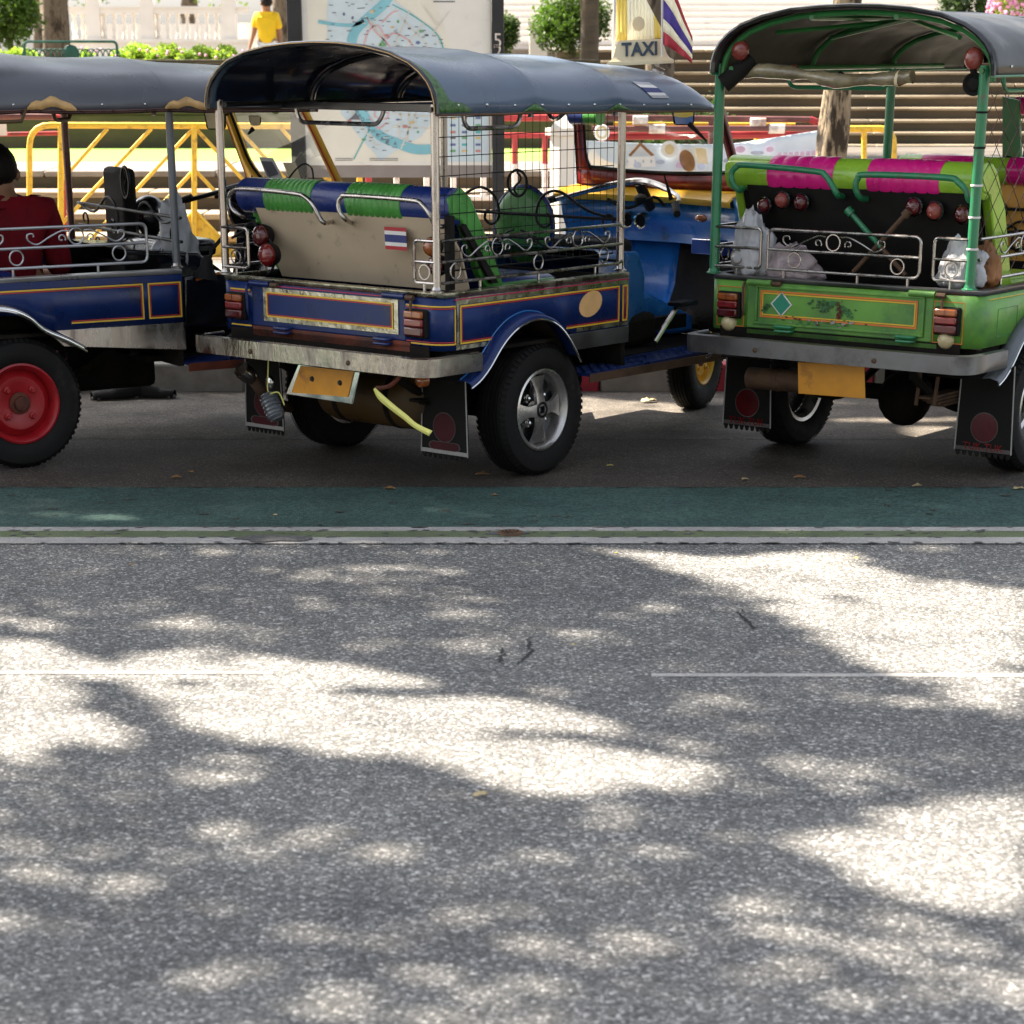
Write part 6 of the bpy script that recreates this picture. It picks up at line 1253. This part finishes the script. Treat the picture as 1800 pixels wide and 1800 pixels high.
# --- green tuk tuk
for px, py, r, m in ((1343, 361, .030, 'lens_dark'), (1375, 352, .032, 'lens_pink'), (1408, 356, .032, 'lens_dark'), (1606, 364, .034, 'lens_dark'), (1643, 371, .034, 'lens_pink'), (1692, 377, .034, 'lens_dark')):
    p = on('R', 'u', .09, px, py); q = lathe_part('marker_lamp', [(r, .03), (r, 0), (r * .85, -.016), (r * .5, -.026), (0, -.028)], p, (1, 0, 0), m, TR); lathe_part('lamp_ring', [(r * 1.02, .03), (r * 1.18, .0), (r * 1.02, -.006)], p, (1, 0, 0), 'black_gloss', q)
for a, b, m, r in (((1495, 374), (1592, 484), 'green_post', .011), ((1593, 376), (1500, 478), 'rust_steel', .011)):
    mb = MB(); pa, pb = on('R', 'u', .06, *a), on('R', 'u', .06, *b); md = pa * .45 + pb * .55
    mb.tube([pa, md], r, 8); mb.lathe([(.018, -.01), (.018, .02), (0, .02)], pa, (pa - pb).normalized(), 10); st = mb.build('folding_stay', m, TR); mb = MB(); mb.tube([md, pb], r * .9, 8); mb.build('stay_tube', 'rust_steel', st)
def bag(name, k, par, c, r, sq, m, label, seed):
    rr_ = random.Random(seed); mb = MB(); n = 26; rows = []
    for i in range(n + 1):
        ph = math.pi * i / n; row = []
        for j in range(37):
            th = 2 * math.pi * (j % 36) / 36; d = Vector((math.sin(ph) * math.cos(th), math.sin(ph) * math.sin(th), math.cos(ph)))
            q = 1 + .42 * noise.noise(d * 1.6 + Vector((seed, 0, 0))) + .18 * noise.noise(d * 4.2 + Vector((0, seed, 0))) + .14 * abs(noise.noise(Vector((math.cos(th) * 3.4, math.sin(th) * 3.4, d.z * 1.2 + seed)))) + .07 * abs(noise.noise(d * 10)) + (.35 * max(0, d.z - .75) / .25 * (.6 + noise.noise(d * 7)) if d.z > .75 else 0); top = max(0, d.z); q *= 1 + .0 * top
            row.append(Vector((d.x * sq[0], d.y * sq[1], (d.z if d.z > 0 else d.z * .8) * sq[2])) * r * q)
        rows.append(row)
    mb.grid(rows); 
    o = mb.build(name, m, None, angle=80); x, y, a_ = POSE[k]; w_ = Vector((x + c[0] * math.cos(a_) - c[1] * math.sin(a_), y + c[0] * math.sin(a_) + c[1] * math.cos(a_), c[2])); o.location = w_; o.rotation_euler = (0, 0, a_); return tag(o, label, 'bag')
c = on('R', 'u', .05, 1325, 452); bag('plastic_bag', 'R', TR, c, .115, (.5, .8, 1.15), 'bag_plastic', 'crumpled white plastic bag in the left rear corner of the green tuk tuk', 4)
c = on('R', 'u', .06, 1392, 476); bag('plastic_bag', 'R', TR, c, .085, (.6, 1.5, 1.0), 'bag_red', 'low pinkish white plastic bag beside the crumpled bag behind the green tuk tuk rails', 5)
c = on('R', 'u', .06, 1688, 478); bag('plastic_bag', 'R', TR, c, .09, (.6, 1.1, 1.1), 'bag_plastic', 'white plastic bag slumped against the right rear post of the green tuk tuk', 6)
c = on('R', 'u', .16, 1732, 478); bag('paper_bag', 'R', TR, c, .075, (.6, .8, 1.1), 'brown_bag', 'small brown bag inside the right corner of the green tuk tuk', 7)
# rolled clear rain curtain under the roof
mb = MB(); P = [on('R', 'u', .05 if x < 1500 else .12, x, y) for x, y in ((1306, 128), (1340, 124), (1390, 128), (1440, 136), (1475, 142), (1520, 140), (1570, 138), (1604, 134))]; P = smooth_path(P, 5)
mb.tube(P, [.021 + .012 * noise.noise(Vector((i * .35, 0, 3))) + .010 * math.sin(i * .25) ** 2 for i in range(len(P))], 12); rc = mb.build('rolled_curtain', 'clear_roll', TR)
for x, y, m in ((1396, 128, 'lens_pink'), (1476, 140, 'black_matt'), (1580, 138, 'cream')):
    p = on('R', 'u', .06 if x < 1500 else .12, x, y); lathe_part('curtain_tie', [(.030, -.008), (.033, 0), (.030, .008)], p, (0, 1, .1), m, rc, 12)
for px, py, m in ((1301, 88, 'lens_pink'), (1712, 103, 'lens_pink')):
    p = on('R', 'u', -.01, px, py); q = ball_part('turn_lamp', p, .042, m, TR, (.7, .95, 1)); mb = MB(); mb.tube([p - Vector((0, 0, .035)), p - Vector((-.02, 0, .085))], .014, 8); mb.build('lamp_stem', 'black_matt', q)
p = on('R', 'u', .0, 1290, 132); mb = MB(); mb.lathe([(.0, -.02), (.028, -.018), (.034, -.05), (.038, -.055), (.036, .03), (.026, .10), (0, .10)], p, Vector((.4, -.75, .7)), 20); mb.build('horn', 'black_matt', TR)
p = on('R', 'u', -.01, 1712, 148); lathe_part('round_speaker', [(.036, .03), (.044, .0), (.040, -.008), (.028, .0), (.02, -.01), (0, -.012)], p, (1, .4, 0), 'black_matt', TR)
# chicken wire on the right side
mb = MB(); rr = random.Random(2)
for i in range(-7, 14):
    for sg in (1, -1):
        P = []
        for q in range(14):
            uu = .02 + i * .115 + q * .0575; zz = (.84 + q * .0575) if sg > 0 else (1.57 - q * .0575)
            if .02 <= uu <= 1.47 and .83 <= zz <= 1.58: P.append((uu + rr.uniform(-.006, .006), .004 * sg, zz + rr.uniform(-.006, .006)))
        if len(P) > 1: mb.tube(P, .0019, 4, cap=False)
mb.build('chicken_wire', 'pipe_brown', TR, kind='stuff')
for z_ in (.95, 1.07, 1.19, 1.33, 1.46): lathe_part('cable_tie', [(.0235, -.004), (.0245, 0), (.0235, .004)], (0, 0, z_), (0, 0, 1), 'sticker_white' if z_ < 1.25 else 'black_matt', TR, 12)
# driver's seat back with roll: orange panel with dark scrolls
pu_ = 1.52; mb = MB(); mb.box(pu_, pu_ + .03, .10, 1.12, .70, 1.13); op = mb.build('partition_panel', 'orange_vinyl', TR, bevel=.01)
mb = MB(); mb.lathe([(0, .08), (.055, .085), (.06, .10), (.06, 1.12), (.055, 1.14), (0, 1.145)], (pu_ + .0, 0, 1.165), (0, 1, 0), 24); rl2 = mb.build('partition_roll', 'lime_vinyl', TR)
for v0, v1 in ((.72, 1.02), (.28, .58)): lathe_part('roll_band', [(.0615, v0), (.0625, (v0 + v1) / 2), (.0615, v1)], (pu_, 0, 1.165), (0, 1, 0), 'pink_vinyl', rl2)
mb = MB()
for vv, zz, r_, a_ in ((.92, 1.02, .06, 0), (.78, .92, .07, 2), (.95, .85, .05, 4), (.62, 1.0, .06, 1), (.5, .85, .06, 3), (.8, .78, .04, 5), (.35, .98, .05, 1)): mb.tube(spiral((pu_ - .012, vv, zz), .015, r_, a_, a_ + 4.6, (0, 1, 0), (0, 0, 1), 16), .006, 6)
mb.tube(smooth_path([(pu_ - .012, 1.05, .80), (pu_ - .012, .9, .93), (pu_ - .012, .7, .83), (pu_ - .012, .5, .95), (pu_ - .012, .3, .80)], 6), .006, 6); mb.build('panel_scroll', 'black_metal', op)
c = on('R', 'u', 2.0, 1792, 186); mb = MB(); mb.tube([c + Vector((0, .05, 0)), c + Vector((0, -.2, 0))], .04, 14); mb.build('visor_roll', 'lime_vinyl', TR); mb = MB(); mb.tube([c + Vector((0, .01, 0)), c + Vector((0, -.10, 0))], .042, 14); mb.build('visor_band', 'pink_vinyl', TR)
poly_part('side_pillar', 'R', 'u', 1.9, [(1762, 170), (1790, 176), (1796, 320), (1762, 320)], 'green_frame', TR, (.02, 0, 0))
# number plate and silencer
mb = MB(); mb.quadbox([on('R', 'u', -.12, *p) for p in ((1402, 636), (1519, 643), (1521, 701), (1403, 692))], (.004, 0, 0)); mb.build('number_plate', 'plate_orange', TR, bevel=.002)
mb = MB(); p = on('R', 'u', .02, 1318, 664); mb.lathe([(.0, .03), (.040, .02), (.040, 0), (.046, 0), (.047, .14), (.049, .142), (.049, .155), (.046, .157), (.046, .34), (0, .34)], p, (0, -1, .02), 24); mb.build('silencer', 'rust_steel', TR)
mb = MB(); p = on('R', 'u', .6, 1590, 700); mb.ball(p, .12, 16, (.9, 1, 1)); mb.build('differential', 'under', TR)
for px in (1618, 1650): mb = MB(); mb.tube([on('R', 'u', .1, px, 655), on('R', 'u', .1, px - 8, 712)], .009, 6); mb.build('spring_shackle', 'rust_steel', TR)
# --- left tuk tuk: black driver's seat back and headrest, mirror, gear lever
c = on('L', 'u', 1.48, 212, 372); mb = MB(); mb.box(c.x - .02, c.x + .05, c.y - .10, c.y + .16, .80, 1.17); mb.build('driver_backrest', 'black_matt', TL, bevel=.025)
c = on('L', 'u', 1.6, 262, 378); ball_part('helmet', c, .085, 'black_gloss', TL, (1, 1, 1.05), 20)
mirror('L', TL, 'v', .2, 378, 212, .048, .038, 'lens_cream', None, ((385, 206), (402, 200)))
mirror('L', TL, 'v', .6, 448, 212, .028, .022, 'lens_cream', None, ((445, 226), (436, 236)))
for P_, m in (([(456, 276), (480, 278), (497, 312), (472, 318)], 'sticker_white'), ([(498, 286), (520, 286), (530, 318), (510, 318)], 'cream')):
    o = poly_part('dash_card', 'L', 'v', .55, P_, m, TL, (0, .004, 0)); 
o = poly_part('card_print', 'L', 'v', .545, [(460, 283), (478, 284), (490, 306), (474, 311)], 'map_ink', TL, (0, .002, 0))
mb = MB(); mb.tube(smooth_path([on('L', 'v', .4, *p) for p in ((503, 320), (520, 298), (535, 288), (548, 296), (551, 318))], 5), .004, 6); mb.build('cable', 'black_matt', TL)
mb = MB(); mb.tube([on('L', 'v', -.02, *p) for p in ((402, 404), (372, 440), (366, 468))], .009, 8); gl = mb.build('gear_lever', 'black_metal', TL); p = on('L', 'v', -.02, 362, 478); mb = MB(); mb.lathe([(.055, -.03), (.042, 0), (.03, .02), (.026, .05), (.012, .07), (0, .07)], p, (.15, 0, 1), 16); mb.build('lever_boot', 'rubber', gl)
mb = MB(); mb.quadbox([on('L', 'v', .0, *p) for p in ((322, 486), (402, 478), (404, 484), (404, 575), (322, 575))], (0, .5, 0)); mb.build('engine_side', 'black_gloss', TL, bevel=.03)
mb = MB(); mb.tube([on('L', 'v', -.02, *p) for p in ((345, 492), (392, 478))], .006, 6); mb.build('orange_trim', 'orange_line', TL)
c = on('L', 'v', .25, 308, 448); bag('plastic_bag', 'L', TL, c, .15, (.6, .45, 1.2), 'bag_plastic', 'tall white plastic bag behind the front post of the left tuk tuk', 8)
poly_part('under_cloth', 'L', 'v', .35, [(82, 620), (118, 612), (119, 632), (100, 642), (86, 628)], 'pink_cloth', TL, (0, .01, 0))
mb = MB(); mb.tube([on('L', 'v', -.09, *p) for p in ((-40, 191), (-5, 215), (38, 213), (45, 192))], .008, 8); mb.build('hand_rail', 'tank_yellow', TL)

# ---------------------------------------------------------------- taxi sign and flags on the centre roof
tx = root('taxi_sign', 'cream roof box reading TAXI on the front of the centre tuk tuk roof', 'taxi sign', (.572, 10.8, 1.575), R(-4))
mb = MB()
def tb(z, w_, d_): return [(-w_, -d_, z), (w_, -d_, z), (w_, d_, z), (-w_, d_, z)]
rows = [tb(.045, .148, .045), tb(.058, .150, .047), tb(.068, .130, .040), tb(.085, .118, .032), tb(.135, .100, .022), tb(.148, .092, .018)]
mb.grid([r + [r[0]] for r in rows]); b_ = len(mb.v); mb.v += rows[-1] + rows[0]; mb.face(range(b_, b_ + 4)); mb.face(range(b_ + 7, b_ + 3, -1)); bx_ = mb.build('sign_box', 'cream', tx, bevel=.005)
bx_.rotation_euler = (0, R(-2.5), 0)
mt = Matrix.Rotation(R(-2.5), 4, 'Y') @ Matrix.Translation((0, -.0335, .107)) @ Matrix.Rotation(R(80), 4, 'X')
mat('taxi_letters', (.035, .055, .085), .5)
tl = text_mesh('sign_lettering', 'TAXI', .078, 'taxi_letters', tx, mt @ Matrix.Scale(.92, 4, (1, 0, 0)), .006, bold=.0022)
for x in (-.09, .07): mb = MB(); mb.tube([(x, 0, -.06), (x, 0, .055)], .012, 8); mb.build('support', 'white_plaster', tx)
mb = MB(); mb.tube([(.05, 0, .02), (.10, 0, .0)], .026, 12); mb.build('bulb_holder', 'chrome', tx)
f = root('yellow_flag', 'pale yellow royal style flag on a white pole behind the taxi box', 'flag', (.46, 10.86, 1.60)); Yf = 10.86
def P2(px, py, Y, rt): p = A(px, py, Y); return Vector((p.x - rt[0], p.y - rt[1], p.z - rt[2]))
rt = (.46, 10.86, 1.60); mb = MB(); mb.tube([P2(1078, 108, Yf, rt), P2(1083, -90, Yf, rt)], .007, 8); mb.build('pole', 'white_plaster', f)
rows = []
for i in range(15):
    t_ = i / 14; xa = 1084 + 84 * t_; top = -70 + 130 * t_ ** 1.3; bot = 74 - 8 * t_; rows.append([P2(xa, top + (bot - top) * j / 8, Yf, rt) + Vector((0, .02 * math.sin(i * .7 + j * .4), 0)) for j in range(9)])
mb = MB()
for i in range(14):
    mb.m(0 if (i < 3 or i > 10) else 1).grid([rows[i], rows[i + 1]])
cl = mb.build('cloth', ['flag_yellow', 'flag_white'], f, angle=180, solid=.001)
mb = MB(); mb.ball(P2(1122, 42, Yf, rt) + Vector((0, -.03, 0)), .028, 12, (1, .05, 1.1)); mb.build('faded_emblem', 'cream', cl)
f = root('striped_flag', 'drooping red white and purple striped flag at the right end of the taxi box', 'flag', (.66, 10.7, 1.62)); rt = (.66, 10.7, 1.62); Yf = 10.7
mb = MB(); mb.tube([P2(1164, 100, Yf, rt), P2(1164, -80, Yf, rt)], .005, 8); mb.build('pole', 'fence_white', f)
rows = []
for i in range(13):
    t_ = i / 12; xa = 1165 + 52 * t_ + 0; y0 = -62 + (128 if True else 0) * t_ ** 1.1 ; y1 = 78 + 34 * t_ ** 1.2
    rows.append([P2(xa - 0 * j, y0 + (y1 - y0) * j / 12, Yf, rt) + Vector((0, .018 * math.sin(i * .9 + j * .25), 0)) for j in range(13)])
mb = MB()
for j0, j1, mi in ((0, 2, 0), (2, 5, 1), (5, 8, 2), (8, 10, 1), (10, 12, 0)): mb.m(mi).grid([r[j0:j1 + 1] for r in rows])
mb.build('cloth', ['flag_red', 'flag_white', 'flag_purple'], f, angle=180, solid=.001)

# ---------------------------------------------------------------- people
def skin_mesh(name, V, E_, m, parent, sub=2):
    me = bpy.data.meshes.new(name); names = list(V); me.from_pydata([V[n][0] for n in names], [(names.index(a), names.index(b)) for a, b in E_], []); o = bpy.data.objects.new(name, me); COL.objects.link(o)
    md = o.modifiers.new('skin', 'SKIN'); md.use_smooth_shade = True
    for i, n in enumerate(names): r = V[n][1]; r = r if isinstance(r, tuple) else (r, r); me.skin_vertices[0].data[i].radius = r
    me.skin_vertices[0].data[0].use_root = True
    sb = o.modifiers.new('sub', 'SUBSURF'); sb.levels = sub; sb.render_levels = sub; me.materials.append(M[m]); o.parent = parent; return o
def person(t, J, shirt, hairc, slv=.7):
    """J: joint positions; side keys end in l / r"""
    V = {'pelvis': (J['pelvis'], (.13, .10)), 'spine': (J['spine'], (.12, .10)), 'chest': (J['chest'], (.135, .10)), 'neck': (J['neck'], .055), 'head0': (J['head0'], .065), 'head1': (J['head1'], .076), 'head2': (J['head2'], .06)}
    E_ = [('pelvis', 'spine'), ('spine', 'chest'), ('chest', 'neck'), ('neck', 'head0'), ('head0', 'head1'), ('head1', 'head2')]
    for s in 'lr':
        V.update({'sh' + s: (J['sh' + s], .055), 'el' + s: (J['el' + s], .038), 'wr' + s: (J['wr' + s], .024), 'hip' + s: (J['hip' + s], .085), 'kn' + s: (J['kn' + s], .055), 'an' + s: (J['an' + s], .036), 'toe' + s: (J['toe' + s], .03)})
        E_ += [('chest', 'sh' + s), ('sh' + s, 'el' + s), ('el' + s, 'wr' + s), ('pelvis', 'hip' + s), ('hip' + s, 'kn' + s), ('kn' + s, 'an' + s), ('an' + s, 'toe' + s)]
        w_ = Vector(J['wr' + s]); d = (w_ - Vector(J['el' + s])).normalized(); side = d.cross(Vector((0, 0, 1))); side = side.normalized() if side.length > .1 else Vector((1, 0, 0)); V['pa' + s] = (tuple(w_ + d * .06), (.034, .018)); E_.append(('wr' + s, 'pa' + s))
        for q in range(4):
            b0 = w_ + d * .085 + side * (.03 - q * .02); b1 = b0 + d * (.035 if q in (1, 2) else .028); b2 = b1 + d * .022 + Vector((0, 0, -.014)); 
            for n_, p_ in (('a', b0), ('b', b1), ('c', b2)): V['f%d%s%s' % (q, n_, s)] = (tuple(p_), .0085)
            E_ += [('pa' + s, 'f%da%s' % (q, s)), ('f%da%s' % (q, s), 'f%db%s' % (q, s)), ('f%db%s' % (q, s), 'f%dc%s' % (q, s))]
        b0 = w_ + d * .04 + side * .04; V['ta' + s] = (tuple(b0), .010); V['tb' + s] = (tuple(b0 + d * .03 + side * .015), .009); E_ += [('pa' + s, 'ta' + s), ('ta' + s, 'tb' + s)]
    body = skin_mesh('body', V, E_, 'skin', t)
    SV = {k_: (V[k_][0], tuple(x + .018 for x in (V[k_][1] if isinstance(V[k_][1], tuple) else (V[k_][1],) * 2))) for k_ in ('pelvis', 'spine', 'chest', 'shl', 'shr')}
    SV['nk'] = (tuple((Vector(J['neck']) * 1.18 - Vector(J['chest']) * .18)), .072)
    for s in 'lr': SV['tr' + s] = (tuple(Vector(J['neck']) * .45 + Vector(J['sh' + s]) * .55), .062)
    SE = [('pelvis', 'spine'), ('spine', 'chest'), ('chest', 'shl'), ('chest', 'shr'), ('chest', 'nk')]
    SE += [('nk', 'trl'), ('nk', 'trr')]
    for s in 'lr': SV['m' + s] = (tuple(Vector(J['sh' + s]) * (1 - slv) + Vector(J['el' + s]) * slv), .062); SE.append(('sh' + s, 'm' + s))
    skin_mesh('shirt', SV, SE, shirt, t)
    TV = {'pelvis': (tuple(Vector(J['pelvis']) - Vector((0, 0, .02))), (.14, .115))}; TE = []
    for s in 'lr': TV.update({'h' + s: (J['hip' + s], .10), 'k' + s: (J['kn' + s], .075), 'a' + s: (tuple(Vector(J['an' + s]) + Vector((0, 0, .05))), .06)}); TE += [('pelvis', 'h' + s), ('h' + s, 'k' + s), ('k' + s, 'a' + s)]
    skin_mesh('trousers', TV, TE, hairc[1], t)
    h = Vector(J['head1']); fw = Vector(J['face']); mb = MB(); n = 20; rows = []
    for i in range(n // 2 + 6):
        ph = math.pi * i / n; row = []
        for j in range(25):
            th = 2 * math.pi * (j % 24) / 24; d = Vector((math.sin(ph) * math.cos(th), math.sin(ph) * math.sin(th), math.cos(ph)))
            if d.dot(fw) > .45: d2 = d * .93
            else: d2 = d
            row.append(h + Vector((0, 0, .006)) - fw * .012 + Vector((d2.x * .084, d2.y * .093, d2.z * .105)) * (1 + .05 * noise.noise(d * 5) + .03 * noise.noise(d * 17)) * (1 if ph < 1.75 else 1 - .28 * (ph - 1.75)))
        rows.append(row)
    mb.grid(rows); mb.build('hair', hairc[0], t, solid=.004)
    sd = fw.cross(Vector((0, 0, 1)))
    for s in (-1, 1): ball_part('ear', h + sd * .082 * s - Vector((0, 0, .02)) , .024, 'skin', body, (.6, .8, 1.1), 10); ball_part('eye', h + fw * .078 + sd * .03 * s, .012, 'white_cloth', body, n=8)
    ball_part('nose', h + fw * .092 - Vector((0, 0, .03)), .016, 'skin', body, (.8, 1, 1.3), 8)
t = root('person', 'man in a dark red shirt seen from behind sitting in the left tuk tuk', 'person', (-2.215, 10.47, .56), R(8))
b = .56
person(t, dict(pelvis=(0, 0, .62 - b), spine=(.0, -.03, .80 - b), chest=(-.01, -.02, .955 - b), neck=(-.02, .0, 1.085 - b), head0=(-.03, .015, 1.13 - b), head1=(-.035, .02, 1.19 - b), head2=(-.035, .025, 1.25 - b), face=(0, 1, 0),
  shr=(.165, -.01, 1.02 - b), elr=(.205, .04, .76 - b), wrr=(.12, .28, .74 - b), shl=(-.185, -.01, 1.02 - b), ell=(-.24, .06, .78 - b), wrl=(-.14, .28, .74 - b),
  hipr=(.09, .02, .62 - b), knr=(.12, .30, .66 - b), anr=(.12, .34, .66 - b - .40 + .42), toer=(.12, .42, .66 - b - .0), hipl=(-.09, .02, .62 - b), knl=(-.12, .30, .66 - b), anl=(-.12, .34, .66 - b + .02), toel=(-.12, .42, .66 - b)), 'red_shirt', ('hair', 'trousers'), 1.1)
t = root('person', 'person in a bright yellow shirt standing beside the white balustrade', 'person', (A(469, 40, 34).x, 34, .85), R(0))
person(t, dict(pelvis=(0, 0, .78), spine=(0, 0, .95), chest=(0, 0, 1.12), neck=(0, .0, 1.26), head0=(0, -.01, 1.31), head1=(0, -.01, 1.38), head2=(0, -.01, 1.44), face=(-.6, .8, 0),
  shr=(.135, 0, 1.19), elr=(.175, .02, .94), wrr=(.17, -.02, .72), shl=(-.135, 0, 1.19), ell=(-.19, .0, .97), wrl=(-.25, -.04, .78),
  hipr=(.08, 0, .76), knr=(.09, -.02, .42), anr=(.09, .0, .07), toer=(.09, -.12, .03), hipl=(-.08, 0, .76), knl=(-.10, .05, .42), anl=(-.12, .1, .07), toel=(-.14, -.0, .03)), 'yellow_shirt', ('hair', 'white_cloth'))

# ---------------------------------------------------------------- small things: shoes, ribbon, bottle, litter
def shoe(px, py, L_, rz, label):
    c = G(px, py); mb = MB(); rows = []
    for i in range(15):
        t_ = i / 14; w_ = .045 * (.75 + .35 * math.sin(math.pi * min(1, t_ * .9 + .12))); h_ = .035 + .055 * max(0, t_ - .35) ** .6 if t_ > .35 else .035 + .02 * t_
        if t_ > .93: h_ *= .9
        rows.append([Vector((-L_ / 2 + L_ * t_, w_ * math.cos(a), max(0, h_ * math.sin(a)) + .008)) for a in [math.pi * q / 10 for q in range(11)]] )
    mb.grid(rows); o = mb.build('upper', 'black_matt', None, solid=.003); r_ = root('shoe', label, 'shoe', c, rz); o.parent = r_
    mb = MB(); P = [(-L_ / 2 - .008, 0), (-L_ * .42, .045), (0, .048), (L_ * .4, .04), (L_ / 2 + .006, 0), (L_ * .4, -.04), (0, -.048), (-L_ * .42, -.045)]; mb.quadbox([(x, y, 0) for x, y in P], (0, 0, .018)); mb.build('sole', 'grey_print', r_, bevel=.004)
shoe(206, 702, .26, R(20), 'dark shoe lying under the left tuk tuk near its red wheel'); shoe(274, 700, .20, R(175), 'second dark shoe under the left tuk tuk, nearer the centre tuk tuk')
# yellow ribbon tied to the tow eye
P = [(658, 683), (668, 697), (690, 716), (712, 733), (730, 748), (757, 762)]; W_ = [3, 7, 7, 6.5, 6, 7]; up, dn = [], []
for (x, y), w_ in zip(P, W_): up.append(on('C', 'u', -.15 - .0006 * (x - 660), x + w_ * .45, y - w_ * .65)); dn.append(on('C', 'u', -.15 - .0006 * (x - 660), x - w_ * .45, y + w_ * .65))
mb = MB(); mb.grid([smooth_path(up, 4), smooth_path(dn, 4)]); rb = mb.build('ribbon', 'tape_yellow', None, solid=.0012, angle=180); x, y, a = POSE['C']; rb.location = (x, y, 0); rb.rotation_euler = (0, 0, a); tag(rb, 'pale yellow ribbon hanging from the bumper of the centre tuk tuk', 'ribbon')
# ribbed bottle hanging by the exhaust
r_ = root('plastic_bottle', 'crushed clear ribbed bottle hanging below the left end of the centre bumper', 'bottle', (x, y, 0), a)
p0, p1 = on('C', 'u', -.10, 470, 692), on('C', 'u', -.10, 488, 738); d = (p1 - p0); L_ = d.length; pr = []
for i in range(22): t_ = i / 21; pr.append((.040 * (1 if .12 < t_ < .9 else .75) + .0035 * math.sin(i * 2.1), L_ * t_))
mb = MB(); mb.lathe([(0, 0)] + pr + [(0, L_)], p0, d, 20); mb.build('body', 'bottle_plastic', r_); mb = MB(); mb.tube(smooth_path([on('C', 'u', -.11, *q) for q in ((472, 628), (471, 660), (472, 690), (490, 690), (500, 712))], 4), .003, 5); mb.build('string', 'tape_yellow', r_)
# leaves on the ground
def dry_leaf(px, py, s, m, label, seed, z=0.006):
    rr_ = random.Random(seed); c = G(px, py); mb = MB(); n = 9; rows = []
    for i in range(n):
        t_ = i / (n - 1); w_ = s * .32 * math.sin(math.pi * t_) ** .7 * (1 + .25 * rr_.uniform(-1, 1)); cz = s * .10 * math.sin(math.pi * t_)
        rows.append([(-s / 2 + s * t_, -w_, cz + s * .10 * rr_.random()), (-s / 2 + s * t_, 0, cz * .6), (-s / 2 + s * t_, w_, cz + s * .14 * rr_.random())])
    mb.grid(rows); o = mb.build('fallen_leaf', m, None, solid=.0008); o.location = (c.x, c.y, z); o.rotation_euler = (0, 0, rr_.uniform(-.6, .6)); tag(o, label, 'leaf', 'fallen leaves on the road')
for i, (px, py, s, m, lab) in enumerate([(310, 842, .045, 'leaf_dry', 'brown fallen leaf on the parking strip left of centre, farther left of two'), (336, 832, .03, 'leaf_dry', 'small brown leaf just above and right of a larger leaf on the left parking strip'), (848, 837, .06, 'leaf_dry', 'curled orange brown leaf in front of the centre rear wheel'),
    (684, 862, .05, 'leaf_dry', 'brown leaf at the edge of the green lane below the mud flap'), (1072, 821, .03, 'leaf_yellow', 'small yellow green leaf right of the centre rear wheel'), (1310, 845, .035, 'leaf_pale', 'pale leaf on the parking strip below the left wheel of the green tuk tuk'),
    (1405, 842, .05, 'leaf_dry', 'tan leaf on the parking strip below the green tuk tuk plate'), (1612, 857, .05, 'leaf_pale', 'pale leaf on the border of the green lane, left of the right edge leaf'), (1790, 862, .05, 'leaf_pale', 'pale tan leaf on the green lane edge at the far right'),
    (1140, 708, .09, 'leaf_pale', 'large curled tan leaf lying in the sun patch behind the centre wheel'), (484, 908, .02, 'leaf_pale', 'tiny pale scrap on the green lane left of the middle'), (1084, 975, .015, 'leaf_yellow', 'tiny yellow petal at the tip of the right sun patch'),
    (1007, 1136, .012, 'leaf_yellow', 'tiny yellow petal beside the road cracks'), (845, 1402, .042, 'leaf_pale', 'lone tan leaf on the asphalt in the lower middle'), (1505, 984, .018, 'leaf_yellow', 'tiny yellow petal in the bright patch at the upper right'), (232, 995, .02, 'leaf_dry', 'small dark twig like leaf near the white line on the left'),
    (870, 873, .03, 'leaf_dry', 'small brown leaf on the green lane near the middle'), (1540, 690, .06, 'leaf_pale', 'pale curled leaf under the green tuk tuk')]): dry_leaf(px, py, s, m, lab, i)
# unseen tree line added behind the viewer to block sky and darken reflections
t = root('added_tree_row', 'unseen row of dark trees added behind the viewer to block sky light', 'trees', (0, -11, 0))
rr = random.Random(31); mb = MB()
for i in range(9000):
    p = Vector((rr.uniform(-22, 22), rr.uniform(-1.5, 1.5), 1.6 + 7.4 * rr.random() ** .8)); 
    if noise.noise(Vector((p.x * .35, p.z * .4, 3))) < -.22: continue
    leaf(mb, p, .75, rr)
mb.build('crowns', 'leaf_dark', t, sm=False, kind='stuff')
for i in range(7): trunk('trunk', [(-18 + i * 6, 0, 0), (-17.9 + i * 6, 0, 2), (-18 + i * 6, .1, 5)], [.2, .16, .1], 'bark', t, n=8, seed=i)
